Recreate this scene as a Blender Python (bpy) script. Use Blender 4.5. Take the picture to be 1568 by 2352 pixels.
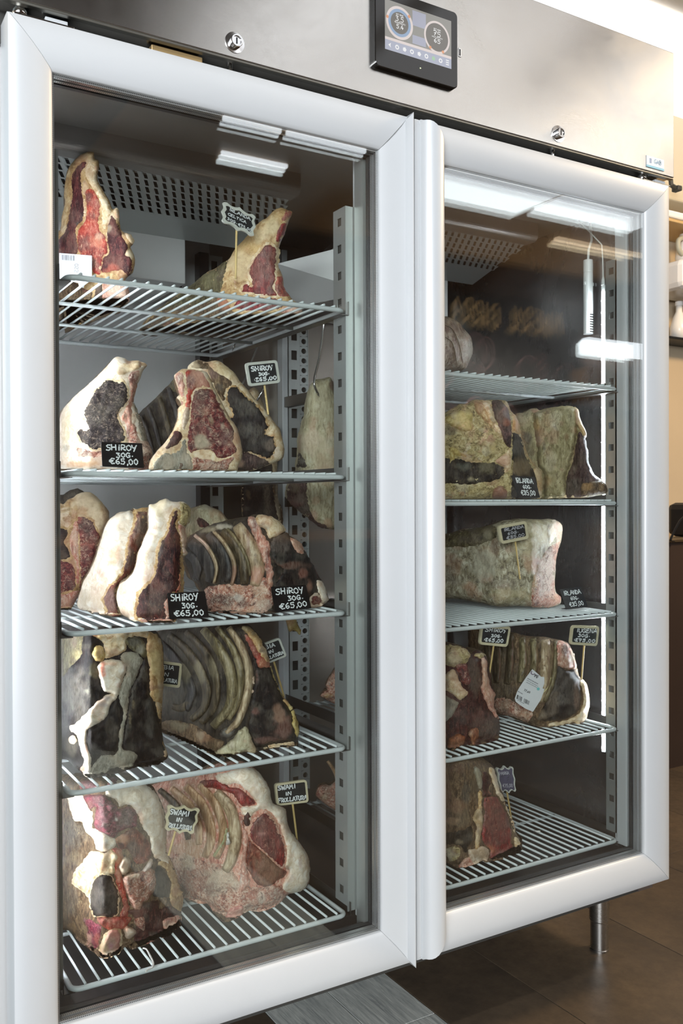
import bpy, bmesh, math, random
import numpy as np
from mathutils import Vector, Matrix, noise
from mathutils.geometry import delaunay_2d_cdt
random.seed(7)
SC = bpy.context.scene
COL = SC.collection
for _o in list(bpy.data.objects):
    bpy.data.objects.remove(_o)

# ------------------------------------------------------------------ camera
CAM_F = 2079.876                       # focal length in pixels of the 1568-wide frame
CAM_P = np.array([-0.2721, -1.4067, 1.095])
YAW, PITCH, ROLL = 0.5411, -0.0092, -0.0035
def cam_axes():
    cy, sy = math.cos(YAW), math.sin(YAW); cp, sp = math.cos(PITCH), math.sin(PITCH)
    f = np.array([sy*cp, cy*cp, sp]); r = np.array([cy, -sy, 0.0]); u = np.cross(r, f)
    cr, sr = math.cos(ROLL), math.sin(ROLL)
    return r*cr+u*sr, -r*sr+u*cr, f
CR, CU, CF = cam_axes()
cam = bpy.data.cameras.new('camera'); camo = bpy.data.objects.new('camera', cam); COL.objects.link(camo)
cam.sensor_fit = 'HORIZONTAL'; cam.sensor_width = 36.0; cam.lens = CAM_F/1568*36.0
cam.clip_start = 0.05; cam.clip_end = 60
mw = Matrix.Identity(4)
for i in range(3):
    mw[i][0] = CR[i]; mw[i][1] = CU[i]; mw[i][2] = -CF[i]; mw[i][3] = CAM_P[i]
camo.matrix_world = mw
cam.dof.use_dof = True; cam.dof.focus_distance = 1.85; cam.dof.aperture_fstop = 16.0
SC.camera = camo

# ------------------------------------------------------------------ world, lights, exposure
SC.view_settings.view_transform = 'Standard'; SC.view_settings.look = 'None'
SC.view_settings.gamma = 1.0; SC.view_settings.use_curve_mapping = False
SC.view_settings.exposure = 0.0
SC.cycles.transparent_max_bounces = 24
SC.cycles.max_bounces = 8; SC.cycles.diffuse_bounces = 3; SC.cycles.glossy_bounces = 4
SC.cycles.sample_clamp_indirect = 4.0
SC.cycles.caustics_reflective = False; SC.cycles.caustics_refractive = False
W = bpy.data.worlds.new('world'); SC.world = W; W.use_nodes = True
wn = W.node_tree.nodes; wn['Background'].inputs[0].default_value = (0.80, 0.88, 1.0, 1)
wn['Background'].inputs[1].default_value = 1.0

def area(name, loc, size, energy, col, target):
    l = bpy.data.lights.new(name, 'AREA'); l.shape = 'RECTANGLE'; l.size, l.size_y = size
    l.energy = energy; l.color = col
    o = bpy.data.objects.new(name, l); COL.objects.link(o); o.location = loc
    o.rotation_euler = (Vector(target)-Vector(loc)).to_track_quat('-Z', 'Y').to_euler()
    return o
# daylight through the shop window behind the photographer, left
area('window_light', (-3.15, -4.15, 2.05), (4.2, 1.4), 560, (0.92, 0.96, 1.0), (-3.15, 0, 1.9))
# added spots: one brightens the planks before the doors, one the wood ceiling
def spot(name, loc, energy, col, target, ang, rad=0.05):
    l = bpy.data.lights.new(name, 'SPOT'); l.energy = energy; l.color = col; l.spot_size = math.radians(ang); l.spot_blend = 0.6; l.shadow_soft_size = rad
    o = bpy.data.objects.new(name, l); COL.objects.link(o); o.location = loc
    o.rotation_euler = (Vector(target)-Vector(loc)).to_track_quat('-Z', 'Y').to_euler(); return o
spot('ceiling_spot', (0.9, -1.25, 2.93), 90, (1.0, 0.93, 0.82), (0.85, -1.1, 0), 60)  # added fill spot for the planks, not a ceiling fitting
spot('ceiling_fill_spot', (4.3, -3.7, 1.2), 170, (1.0, 0.90, 0.76), (4.2, -3.1, 3), 120, 0.02)
# warm pendant lamps over the aisle on the right
area('aisle_lamp', (3.3, -0.5, 2.9), (0.5, 0.5), 75, (1.0, 0.72, 0.42), (2.5, 0.5, 0))

# ------------------------------------------------------------------ helpers
def lin(c):
    def f(v):
        v = v/255.0
        return v/12.92 if v <= 0.04045 else ((v+0.055)/1.055)**2.4
    return (f(c[0]), f(c[1]), f(c[2]), 1.0)

def ray(px, py):
    return CF + CR*((px-784)/CAM_F) - CU*((py-1176)/CAM_F)
def on(px, py, ax, v):
    d = ray(px, py); t = (v-CAM_P[ax])/d[ax]
    return CAM_P + d*t
def on_y_arr(px, py, y):
    d = CF[None]+CR[None]*((px-784)/CAM_F)[:, None]-CU[None]*((py-1176)/CAM_F)[:, None]
    t = (y-CAM_P[1])/d[:, 1]
    return CAM_P[None]+d*t[:, None]

ORIG = {}
def thing(name, label, cat, loc, group=None):
    o = bpy.data.objects.new(name, None); COL.objects.link(o); o.location = tuple(loc)
    o.empty_display_size = 0.05
    o['label'] = label; o['category'] = cat
    if group: o['group'] = group
    ORIG[o] = np.array(loc, float)
    return o
def link(name, me, parent=None, mats=(), smooth=False, kind=None, label=None):
    o = bpy.data.objects.new(name, me); COL.objects.link(o)
    if len(me.materials) == 0:
        for m in mats: me.materials.append(m)
    if smooth:
        me.polygons.foreach_set('use_smooth', [True]*len(me.polygons))
    if parent is not None:
        o.parent = parent
        ORIG[o] = ORIG.get(parent, np.zeros(3))
    if kind: o['kind'] = kind
    if label: o['label'] = label
    return o
def mesh(name, V, F, mats, parent=None, smooth=False, kind=None, label=None, mi=None):
    off = ORIG.get(parent, np.zeros(3)) if parent is not None else np.zeros(3)
    V = np.asarray(V, float).reshape(-1, 3)-off
    me = bpy.data.meshes.new(name); me.from_pydata([tuple(v) for v in V], [], [tuple(f) for f in F])
    if not isinstance(mats, (list, tuple)): mats = [mats]
    o = link(name, me, parent, mats, smooth, kind, label)
    if mi is not None: me.polygons.foreach_set('material_index', mi)
    me.update()
    return o
def toplevel(o, label, cat, group=None):
    o['label'] = label; o['category'] = cat
    if group: o['group'] = group
    return o

class MB:
    """collects shapes into one mesh"""
    def __init__(s): s.V = []; s.F = []
    def add(s, V, F):
        n = len(s.V); s.V += [tuple(v) for v in V]; s.F += [tuple(i+n for i in f) for f in F]; return s
    def box(s, x0, x1, y0, y1, z0, z1, b=0.0):
        if b <= 0:
            V = [(x, y, z) for z in (z0, z1) for y in (y0, y1) for x in (x0, x1)]
            F = [(0, 2, 3, 1), (4, 5, 7, 6), (0, 1, 5, 4), (2, 6, 7, 3), (0, 4, 6, 2), (1, 3, 7, 5)]
            return s.add(V, F)
        bm = bmesh.new(); bmesh.ops.create_cube(bm, size=1)
        for v in bm.verts:
            v.co = ((x0+x1)/2+v.co.x*(x1-x0), (y0+y1)/2+v.co.y*(y1-y0), (z0+z1)/2+v.co.z*(z1-z0))
        bmesh.ops.bevel(bm, geom=bm.edges[:], offset=b, segments=2, affect='EDGES', profile=0.5)
        bm.verts.index_update()
        s.add([v.co[:] for v in bm.verts], [[v.index for v in f.verts] for f in bm.faces]); bm.free()
        return s
    def quad(s, a, b, c, d): return s.add([a, b, c, d], [(0, 1, 2, 3)])
    def prism(s, prof, axis, a, b):
        """closed profile (2D) extruded along axis 'x','y','z' from a to b"""
        n = len(prof)
        def mk(p, t):
            return {'x': (t, p[0], p[1]), 'y': (p[0], t, p[1]), 'z': (p[0], p[1], t)}[axis]
        V = [mk(p, a) for p in prof]+[mk(p, b) for p in prof]
        F = [(i, (i+1) % n, n+(i+1) % n, n+i) for i in range(n)]
        F += [tuple(reversed(range(n))), tuple(range(n, 2*n))]
        return s.add(V, F)
    def tube(s, pts, r, k=8, closed=False, caps=True):
        P = [np.array(p, float) for p in pts]; n = len(P); V = []; F = []
        rs = r if isinstance(r, (list, tuple)) else [r]*n
        up = np.array([0.0, 0, 1])
        prev = None
        for i in range(n):
            a = P[i-1] if (i > 0 or closed) else P[i]; b = P[(i+1) % n] if (i < n-1 or closed) else P[i]
            t = b-a; t = t/(np.linalg.norm(t)+1e-12)
            if prev is None:
                ref = up if abs(t[2]) < 0.9 else np.array([1.0, 0, 0])
                u = np.cross(t, ref)
            else:
                u = prev-t*(prev@t)
            u = u/(np.linalg.norm(u)+1e-12); prev = u
            w = np.cross(t, u)
            for j in range(k):
                an = 2*math.pi*j/k
                V.append(P[i]+(u*math.cos(an)+w*math.sin(an))*rs[i])
        m = n if closed else n-1
        for i in range(m):
            i2 = (i+1) % n
            for j in range(k):
                F.append((i*k+j, i*k+(j+1) % k, i2*k+(j+1) % k, i2*k+j))
        if caps and not closed:
            F.append(tuple(reversed(range(k)))); F.append(tuple(range((n-1)*k, n*k)))
        return s.add(V, F)
    def lathe(s, prof, c, axis='z', k=20):
        """prof: (r, t) along axis, c = centre"""
        V = []; F = []; n = len(prof)
        for (r, t) in prof:
            for j in range(k):
                a = 2*math.pi*j/k; p = (r*math.cos(a), r*math.sin(a))
                V.append({'z': (c[0]+p[0], c[1]+p[1], c[2]+t), 'y': (c[0]+p[0], c[1]+t, c[2]+p[1]), 'x': (c[0]+t, c[1]+p[0], c[2]+p[1])}[axis])
        for i in range(n-1):
            for j in range(k):
                F.append((i*k+j, i*k+(j+1) % k, (i+1)*k+(j+1) % k, (i+1)*k+j))
        F.append(tuple(reversed(range(k)))); F.append(tuple(range((n-1)*k, n*k)))
        return s.add(V, F)
    def build(s, name, mats, parent=None, **kw):
        o = mesh(name, s.V, s.F, mats, parent, **kw)
        bm = bmesh.new(); bm.from_mesh(o.data); bmesh.ops.recalc_face_normals(bm, faces=bm.faces); bm.to_mesh(o.data); bm.free()
        return o

# ------------------------------------------------------------------ materials
def newmat(name):
    m = bpy.data.materials.new(name); m.use_nodes = True
    nt = m.node_tree
    return m, nt, nt.nodes['Principled BSDF']
def nd(nt, t, **kw):
    n = nt.nodes.new(t)
    for k, v in kw.items():
        if k.startswith('i_'):
            key = k[2:]
            n.inputs[int(key) if key.isdigit() else key].default_value = v
        else: setattr(n, k, v)
    return n
def mathn(nt, op, a, b=None, clamp=False):
    n = nt.nodes.new('ShaderNodeMath'); n.operation = op; n.use_clamp = clamp
    for i, v in enumerate((a, b)):
        if v is None: continue
        if isinstance(v, (int, float)): n.inputs[i].default_value = v
        else: nt.links.new(v, n.inputs[i])
    return n.outputs[0]
def mixc(nt, fac, a, b, mode='MIX'):
    n = nt.nodes.new('ShaderNodeMix'); n.data_type = 'RGBA'; n.blend_type = mode
    for inp, v in ((n.inputs[0], fac), (n.inputs[6], a), (n.inputs[7], b)):
        if isinstance(v, (int, float)): inp.default_value = v
        elif isinstance(v, tuple): inp.default_value = v
        else: nt.links.new(v, inp)
    return n.outputs[2]
def noise_tex(nt, vec, scale, detail=4, rough=0.6, dist=0.0):
    n = nt.nodes.new('ShaderNodeTexNoise'); n.inputs['Scale'].default_value = scale
    n.inputs['Detail'].default_value = detail; n.inputs['Roughness'].default_value = rough
    n.inputs['Distortion'].default_value = dist
    nt.links.new(vec, n.inputs['Vector']); return n.outputs['Fac']
def mapr(nt, v, a, b, c=0.0, d=1.0):
    n = nt.nodes.new('ShaderNodeMapRange'); n.clamp = True
    nt.links.new(v, n.inputs[0])
    for i, x in enumerate((a, b, c, d)): n.inputs[i+1].default_value = x
    return n.outputs[0]
def objcoord(nt, scale=(1, 1, 1), rot=(0, 0, 0)):
    t = nt.nodes.new('ShaderNodeTexCoord'); m = nt.nodes.new('ShaderNodeMapping')
    m.inputs['Scale'].default_value = scale; m.inputs['Rotation'].default_value = rot
    nt.links.new(t.outputs['Object'], m.inputs['Vector']); return m.outputs[0]

def plain(name, col, rough=0.5, metal=0.0, bump=0.0, bscale=200, var=0.0, vscale=8, spec=0.5, stretch=(1, 1, 1)):
    m, nt, b = newmat(name)
    c = lin(col)
    b.inputs['Base Color'].default_value = c; b.inputs['Roughness'].default_value = rough
    b.inputs['Metallic'].default_value = metal; b.inputs['Specular IOR Level'].default_value = spec
    v = objcoord(nt, stretch)
    if var > 0:
        f = noise_tex(nt, v, vscale, 5, 0.6)
        d = tuple(x*(1-var) for x in c[:3])+(1,); l = tuple(min(1, x*(1+var*0.6)) for x in c[:3])+(1,)
        nt.links.new(mixc(nt, mapr(nt, f, 0.3, 0.7), d, l), b.inputs['Base Color'])
    if bump > 0:
        f = noise_tex(nt, v, bscale, 3, 0.6)
        bn = nd(nt, 'ShaderNodeBump', i_Strength=bump, i_Distance=0.002); nt.links.new(f, bn.inputs['Height'])
        nt.links.new(bn.outputs[0], b.inputs['Normal'])
    return m
def steel(name, col, rough=0.3, along=(1, 60, 60), var=0.12, metal=1.0, aniso=0.0, smudge=0.0):
    """brushed stainless steel: fine grain stretched along one axis"""
    m, nt, b = newmat(name)
    c = lin(col); b.inputs['Metallic'].default_value = metal
    v = objcoord(nt, along)
    f = noise_tex(nt, v, 14, 4, 0.7)
    d = tuple(x*(1-var) for x in c[:3])+(1,); l = tuple(min(1, x*(1+var)) for x in c[:3])+(1,)
    nt.links.new(mixc(nt, f, d, l), b.inputs['Base Color'])
    v2 = objcoord(nt); f2 = noise_tex(nt, v2, 3.5, 5, 0.65, 0.8)
    r = mathn(nt, 'ADD', mathn(nt, 'MULTIPLY', f, 0.08), mapr(nt, f2, 0.3, 0.75, rough-0.04, rough+0.06+smudge))
    nt.links.new(r, b.inputs['Roughness'])
    b.inputs['Anisotropic'].default_value = aniso
    bn = nd(nt, 'ShaderNodeBump', i_Strength=0.06, i_Distance=0.001); nt.links.new(f, bn.inputs['Height'])
    nt.links.new(bn.outputs[0], b.inputs['Normal'])
    return m
def emit(name, col, strength, base=(255, 255, 255)):
    m, nt, b = newmat(name)
    b.inputs['Base Color'].default_value = lin(base); b.inputs['Emission Color'].default_value = lin(col)
    b.inputs['Emission Strength'].default_value = strength; return m
def glass_mat():
    m = bpy.data.materials.new('door_glass'); m.use_nodes = True; nt = m.node_tree; nt.nodes.clear()
    out = nd(nt, 'ShaderNodeOutputMaterial'); geo = nd(nt, 'ShaderNodeNewGeometry')
    dot = nd(nt, 'ShaderNodeVectorMath', operation='DOT_PRODUCT')
    nt.links.new(geo.outputs['Normal'], dot.inputs[0]); nt.links.new(geo.outputs['Incoming'], dot.inputs[1])
    c = mathn(nt, 'ABSOLUTE', dot.outputs['Value'])
    p = mathn(nt, 'POWER', mathn(nt, 'SUBTRACT', 1.0, c, True), 5.0)
    f = mathn(nt, 'ADD', mathn(nt, 'MULTIPLY', p, 0.96), 0.040)
    tr = nd(nt, 'ShaderNodeBsdfTransparent'); tr.inputs[0].default_value = (0.985, 0.992, 0.988, 1)
    gl = nd(nt, 'ShaderNodeBsdfGlossy'); gl.inputs['Roughness'].default_value = 0.003
    mx = nd(nt, 'ShaderNodeMixShader'); nt.links.new(f, mx.inputs[0])
    nt.links.new(tr.outputs[0], mx.inputs[1]); nt.links.new(gl.outputs[0], mx.inputs[2])
    nt.links.new(mx.outputs[0], out.inputs[0]); return m

M_GLASS = glass_mat()
M_ALU = plain('anodised_aluminium', (206, 209, 211), 0.38, 0.12, 0.05, 900, 0.03, 3)
M_STEEL = steel('brushed_steel', (205, 203, 199), 0.16, (2, 60, 160), 0.05, 1.0, 0.0, 0.05)
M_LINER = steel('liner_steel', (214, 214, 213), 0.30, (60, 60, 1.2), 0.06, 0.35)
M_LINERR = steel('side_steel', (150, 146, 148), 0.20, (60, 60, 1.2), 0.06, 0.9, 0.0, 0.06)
M_LINERDIM = steel('back_steel', (140, 132, 124), 0.30, (60, 60, 1.2), 0.08, 0.85)  # dimmer copy of the liner: shade of the right back put into the colour
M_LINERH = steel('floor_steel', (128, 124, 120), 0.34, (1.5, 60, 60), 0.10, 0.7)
M_POST = steel('pilaster_steel', (186, 190, 188), 0.38, (60, 60, 1), 0.06, 0.7)
M_DARKM = plain('added_dark_plate', (58, 57, 54), 0.6)
M_BLACK = plain('black_gasket', (22, 24, 28), 0.45)
M_CHROME = plain('chrome', (225, 225, 225), 0.12, 1.0)
M_WIRE = plain('grey_coated_wire', (206, 213, 213), 0.38, 0.0, 0.1, 500, 0.05, 20)
M_WHITEP = plain('white_plastic', (225, 228, 226), 0.4)
# ================================================================== ROOM
def tile_mat(name, c1, c2, rough, scale):
    m, nt, b = newmat(name)
    v = objcoord(nt); f = noise_tex(nt, v, scale, 6, 0.65, 0.6); f2 = noise_tex(nt, v, scale*14, 4, 0.7)
    c = mixc(nt, mapr(nt, f, 0.3, 0.7), lin(c1), lin(c2))
    c = mixc(nt, mapr(nt, f2, 0.35, 0.7, 0, 0.35), c, lin((20, 18, 16)))
    nt.links.new(c, b.inputs['Base Color'])
    nt.links.new(mapr(nt, f2, 0.2, 0.8, rough-0.1, rough+0.1), b.inputs['Roughness'])
    bn = nd(nt, 'ShaderNodeBump', i_Strength=0.15, i_Distance=0.002); nt.links.new(f2, bn.inputs['Height'])
    nt.links.new(bn.outputs[0], b.inputs['Normal']); return m
M_TILE = tile_mat('dark_stone_tile', (66, 58, 50), (96, 82, 66), 0.42, 2.2)
M_PLANK = None
def plank_mat():
    m, nt, b = newmat('grey_plank_tile')
    v = objcoord(nt, (22, 1.6, 22)); f = noise_tex(nt, v, 3.2, 6, 0.7, 1.2); f2 = noise_tex(nt, objcoord(nt, (90, 5, 90)), 3, 4, 0.7)
    c = mixc(nt, mapr(nt, f, 0.32, 0.7), lin((136, 140, 138)), lin((206, 208, 200)))
    c = mixc(nt, mapr(nt, f2, 0.45, 0.75, 0, 0.5), c, lin((84, 88, 88)))
    nt.links.new(c, b.inputs['Base Color']); b.inputs['Roughness'].default_value = 0.5
    bn = nd(nt, 'ShaderNodeBump', i_Strength=0.25, i_Distance=0.001); nt.links.new(f2, bn.inputs['Height'])
    nt.links.new(bn.outputs[0], b.inputs['Normal']); return m
M_PLANK = plank_mat()
M_GROUT = plain('grout', (40, 36, 32), 0.8)
M_CEIL = plain('white_ceiling', (238, 236, 230), 0.7, 0, 0.02, 60)
M_WALL = plain('beige_wall', (196, 182, 158), 0.7, 0, 0.1, 40, 0.05, 3)
M_WALLD = plain('dark_brick_wall', (92, 72, 60), 0.75, 0, 0.3, 30, 0.25, 9)
M_WOODC = plain('wood_ceiling', (150, 118, 84), 0.5, 0, 0.1, 30, 0.25, 5, 0.5, (1, 12, 1))

floor = MB().box(-6, 8, -8, 6, -0.06, -0.004).build('floor', M_GROUT, kind='structure')
# stone tiles, 0.413 m wide courses, and the strip of grey wood-look plank tiles
def tile_obj(x0, x1, y0, y1, m, nm, me_cache={}):
    key = (round(x1-x0, 4), round(y1-y0, 4), nm)
    if key not in me_cache:
        w, d = key[0]/2-0.0012, key[1]/2-0.0012
        t = MB().box(-w, w, -d, d, -0.004, 0.0, 0.0008)
        me = bpy.data.meshes.new(nm); me.from_pydata(t.V, [], t.F); me.materials.append(m); me_cache[key] = me
    o = bpy.data.objects.new(nm, me_cache[key]); COL.objects.link(o); o.parent = floor
    o.location = ((x0+x1)/2, (y0+y1)/2, 0.0)
    return o
xs = [-2.165, -1.752, -1.339, -0.926, -0.513, -0.1, 0.242, 0.584]
for i in range(len(xs)-1):
    for j in range(-8, 3): tile_obj(xs[i], xs[i+1], 0.479+(j-1)*0.826, 0.479+j*0.826, M_TILE, 'floor_tile')
for i in range(2):
    for j in range(-5, 3):
        y0 = -0.25+0.4*i+j*0.9
        tile_obj(0.584+0.155*i, 0.739+0.155*i, y0, y0+0.9, M_PLANK, 'floor_plank')
xs = [0.894, 1.14]+[1.14+0.413*i for i in range(1, 11)]
for i in range(len(xs)-1):
    for j in range(-6, 4): tile_obj(xs[i], xs[i+1], 0.479+(j-1)*0.826, 0.479+j*0.826, M_TILE, 'floor_tile')

ceil = MB().box(1.08, 8, -2.5, 6, 3.0, 3.12).build('ceiling', M_CEIL, kind='structure')
MB().box(-6, 1.08, -4.1, 6, 3.0, 3.12).build('ceiling', plain('dark_wood_ceiling', (58, 48, 40), 0.5, 0, 0.1, 30, 0.25, 5, 0.5, (1, 12, 1)), kind='structure')
MB().box(1.08, 8, -4.1, -2.5, 3.0, 3.12).build('ceiling', M_WOODC, kind='structure')
wf = MB()
for (x0, x1, z0, z1) in ((-6, -5.4, 0, 3), (-5.4, -0.9, 0, 1.3), (-5.4, -0.9, 2.8, 3), (-0.9, 8, 0, 3)):
    wf.box(x0, x1, -4.1, -4.0, z0, z1)
wallf = wf.build('wall_front', M_WALLD, kind='structure')
win = MB().box(-5.4, -0.9, -4.07, -4.03, 1.3, 1.36).box(-5.4, -0.9, -4.07, -4.03, 2.74, 2.8)
for x in (-5.4, -3.92, -2.44, -0.96): win.box(x, x+0.06, -4.07, -4.03, 1.3, 2.8)
win.build('window_1', plain('white_frame', (225, 225, 220), 0.5), kind='structure')
MB().box(-6, 8, 6, 6.1, 0, 3.0).build('wall_back', M_WALL, kind='structure')
MB().box(-6.1, -6, -4.1, 6, 0, 3.0).build('wall_left', M_WALLD, kind='structure')
MB().box(8, 8.1, -4.1, 6, 0, 3.0).build('wall_right', M_WALL, kind='structure')
MB().box(-6, 1.62, 0.9, 1.0, 0, 3.0).build('wall_back', M_WALL, kind='structure')
# lamps of the room: luminous panels and tubes in the ceiling
M_PANEL = emit('lamp_panel', (244, 248, 255), 1.05)
M_TUBE = emit('lamp_tube', (240, 248, 255), 10.0)
M_WINP = emit('skylight_panel', (240, 248, 255), 6.0)
M_WARMT = emit('warm_tube', (255, 226, 186), 4.0)
for (x0, x1, y0, y1, m) in ((1.16, 1.70, -2.35, -0.95, M_PANEL), (1.86, 2.52, -2.35, -0.95, M_PANEL), (2.74, 3.7, -2.35, -0.95, M_PANEL), (1.9, 4.4, 0.95, 3.4, M_PANEL),
        (1.53, 1.85, -2.68, -2.66, M_TUBE), (1.88, 2.36, -2.68, -2.66, M_TUBE), (1.70, 2.10, -3.09, -3.07, M_TUBE),
        (2.9, 3.74, -3.02, -2.58, M_WINP), (3.80, 4.7, -2.92, -2.62, M_WINP), (4.4, 5.5, -3.36, -3.31, M_WARMT)):
    MB().box(x0, x1, y0, y1, 2.975, 3.0, 0.004).build('lamp_panel', m, ceil)
# things on the opposite wall that the door glass mirrors
M_BOARD = plain('dark_board', (48, 40, 36), 0.6, 0, 0, 1, 0.2, 6)
MB().box(3.75, 5.35, -4.0, -3.97, 1.45, 2.72, 0.004).build('wall_board', M_BOARD, wallf)
MB().box(5.3, 6.2, -4.0, -3.88, 2.34, 2.46, 0.02).build('wall_lamp', M_TUBE, wallf)
MB().box(5.2, 6.6, -4.0, -3.8, 1.9, 2.2, 0.01).box(0.9, 3.2, -4.0, -3.75, 0.86, 0.92, 0.005).build('wall_shelf', plain('oak_shelf', (170, 132, 92), 0.5, 0, 0, 1, 0.2, 6), wallf)

def beam(a, b, w):
    a, b = np.array(a), np.array(b); t = (b-a)/np.linalg.norm(b-a); n = np.array((-t[1], t[0]))*w/2
    P = [a-n, b-n, b+n, a+n]; V = [(p[0], p[1], z) for z in (2.93, 2.999) for p in P]
    return mesh('ceiling_beam', V, [(0, 3, 2, 1), (4, 5, 6, 7), (0, 1, 5, 4), (1, 2, 6, 5), (2, 3, 7, 6), (3, 0, 4, 7)], M_WOODC, ceil)
beam((1.90, -0.97), (2.98, -2.37), 0.07); beam((2.28, -0.90), (3.28, -2.45), 0.11)
# ================================================================== REFRIGERATOR
FR = thing('refrigerator', 'tall two-door stainless steel glass-front dry-ageing refrigerator on short metal legs', 'refrigerator', (0.73, 0.4, 0.0))
# --- cabinet shell
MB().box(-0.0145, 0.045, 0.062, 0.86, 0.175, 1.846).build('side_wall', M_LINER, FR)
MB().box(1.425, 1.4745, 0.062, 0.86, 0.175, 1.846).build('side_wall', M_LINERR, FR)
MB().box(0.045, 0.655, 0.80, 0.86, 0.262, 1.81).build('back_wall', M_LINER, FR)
MB().box(0.655, 1.425, 0.80, 0.86, 0.262, 1.81).build('back_wall', M_LINERDIM, FR)  # same liner as the left half, its shade is in the colour
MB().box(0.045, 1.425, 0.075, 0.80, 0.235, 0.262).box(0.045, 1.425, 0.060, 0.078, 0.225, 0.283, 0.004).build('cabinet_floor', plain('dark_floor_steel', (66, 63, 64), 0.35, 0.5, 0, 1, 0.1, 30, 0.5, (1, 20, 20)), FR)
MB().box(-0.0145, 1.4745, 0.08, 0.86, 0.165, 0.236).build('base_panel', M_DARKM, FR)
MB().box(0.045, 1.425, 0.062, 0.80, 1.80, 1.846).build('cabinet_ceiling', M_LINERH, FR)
# face frame behind the doors, centre post
MB().box(0.045, 0.066, 0.058, 0.075, 0.262, 1.80).box(1.405, 1.425, 0.058, 0.075, 0.262, 1.80) \
    .box(0.045, 1.425, 0.058, 0.075, 1.775, 1.80).build('door_gasket', M_BLACK, FR)
MB().box(0.662, 0.816, 0.064, 0.095, 0.262, 1.80).build('centre_post', M_POST, FR)
for (xa, xb) in ((0.676, 0.700), (0.778, 0.802)):
    MB().box(xa, xb, 0.056, 0.064, 0.262, 1.80, 0.002).build('door_gasket', M_BLACK, FR)
for (x0, x1) in ((0.664, 0.676), (0.802, 0.814), (1.394, 1.404)):
    MB().box(x0, x1, 0.070, 0.104, 0.285, 1.775, 0.001).build('gasket_strip', M_ALU, FR)
# --- header panel
hd = MB()
hd.box(-0.0145, 1.4745, 0.0, 0.86, 1.8475, 2.135, 0.0012)
HDR = hd.build('header_panel', M_STEEL, FR)
MB().box(-0.0145, 1.4745, 0.05, 0.07, 1.80, 1.8475).build('header_recess', M_DARKM, FR)
MB().box(-0.0145, 1.4745, 0.0015, 0.012, 1.8435, 1.8476, 0.0008).build('header_lip', steel('lip_steel', (150, 148, 140), 0.35), HDR)

# --- doors
def loft(name, profs, mats, parent, smooth=True, caps=True, kind=None):
    """profs: list of rings (same length) -> skin"""
    n = len(profs[0]); V = [p for r in profs for p in r]; F = []
    for k in range(len(profs)-1):
        for i in range(n):
            F.append((k*n+i, k*n+(i+1) % n, (k+1)*n+(i+1) % n, (k+1)*n+i))
    if caps: F.append(tuple(reversed(range(n)))); F.append(tuple(range((len(profs)-1)*n, len(profs)*n)))
    o = mesh(name, V, F, mats, parent)
    bm = bmesh.new(); bm.from_mesh(o.data); bmesh.ops.recalc_face_normals(bm, faces=bm.faces); bm.to_mesh(o.data); bm.free()
    if smooth:
        o.data.polygons.foreach_set('use_smooth', [True]*len(o.data.polygons))
        o.data.set_sharp_from_angle(angle=math.radians(28))
    return o
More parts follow.
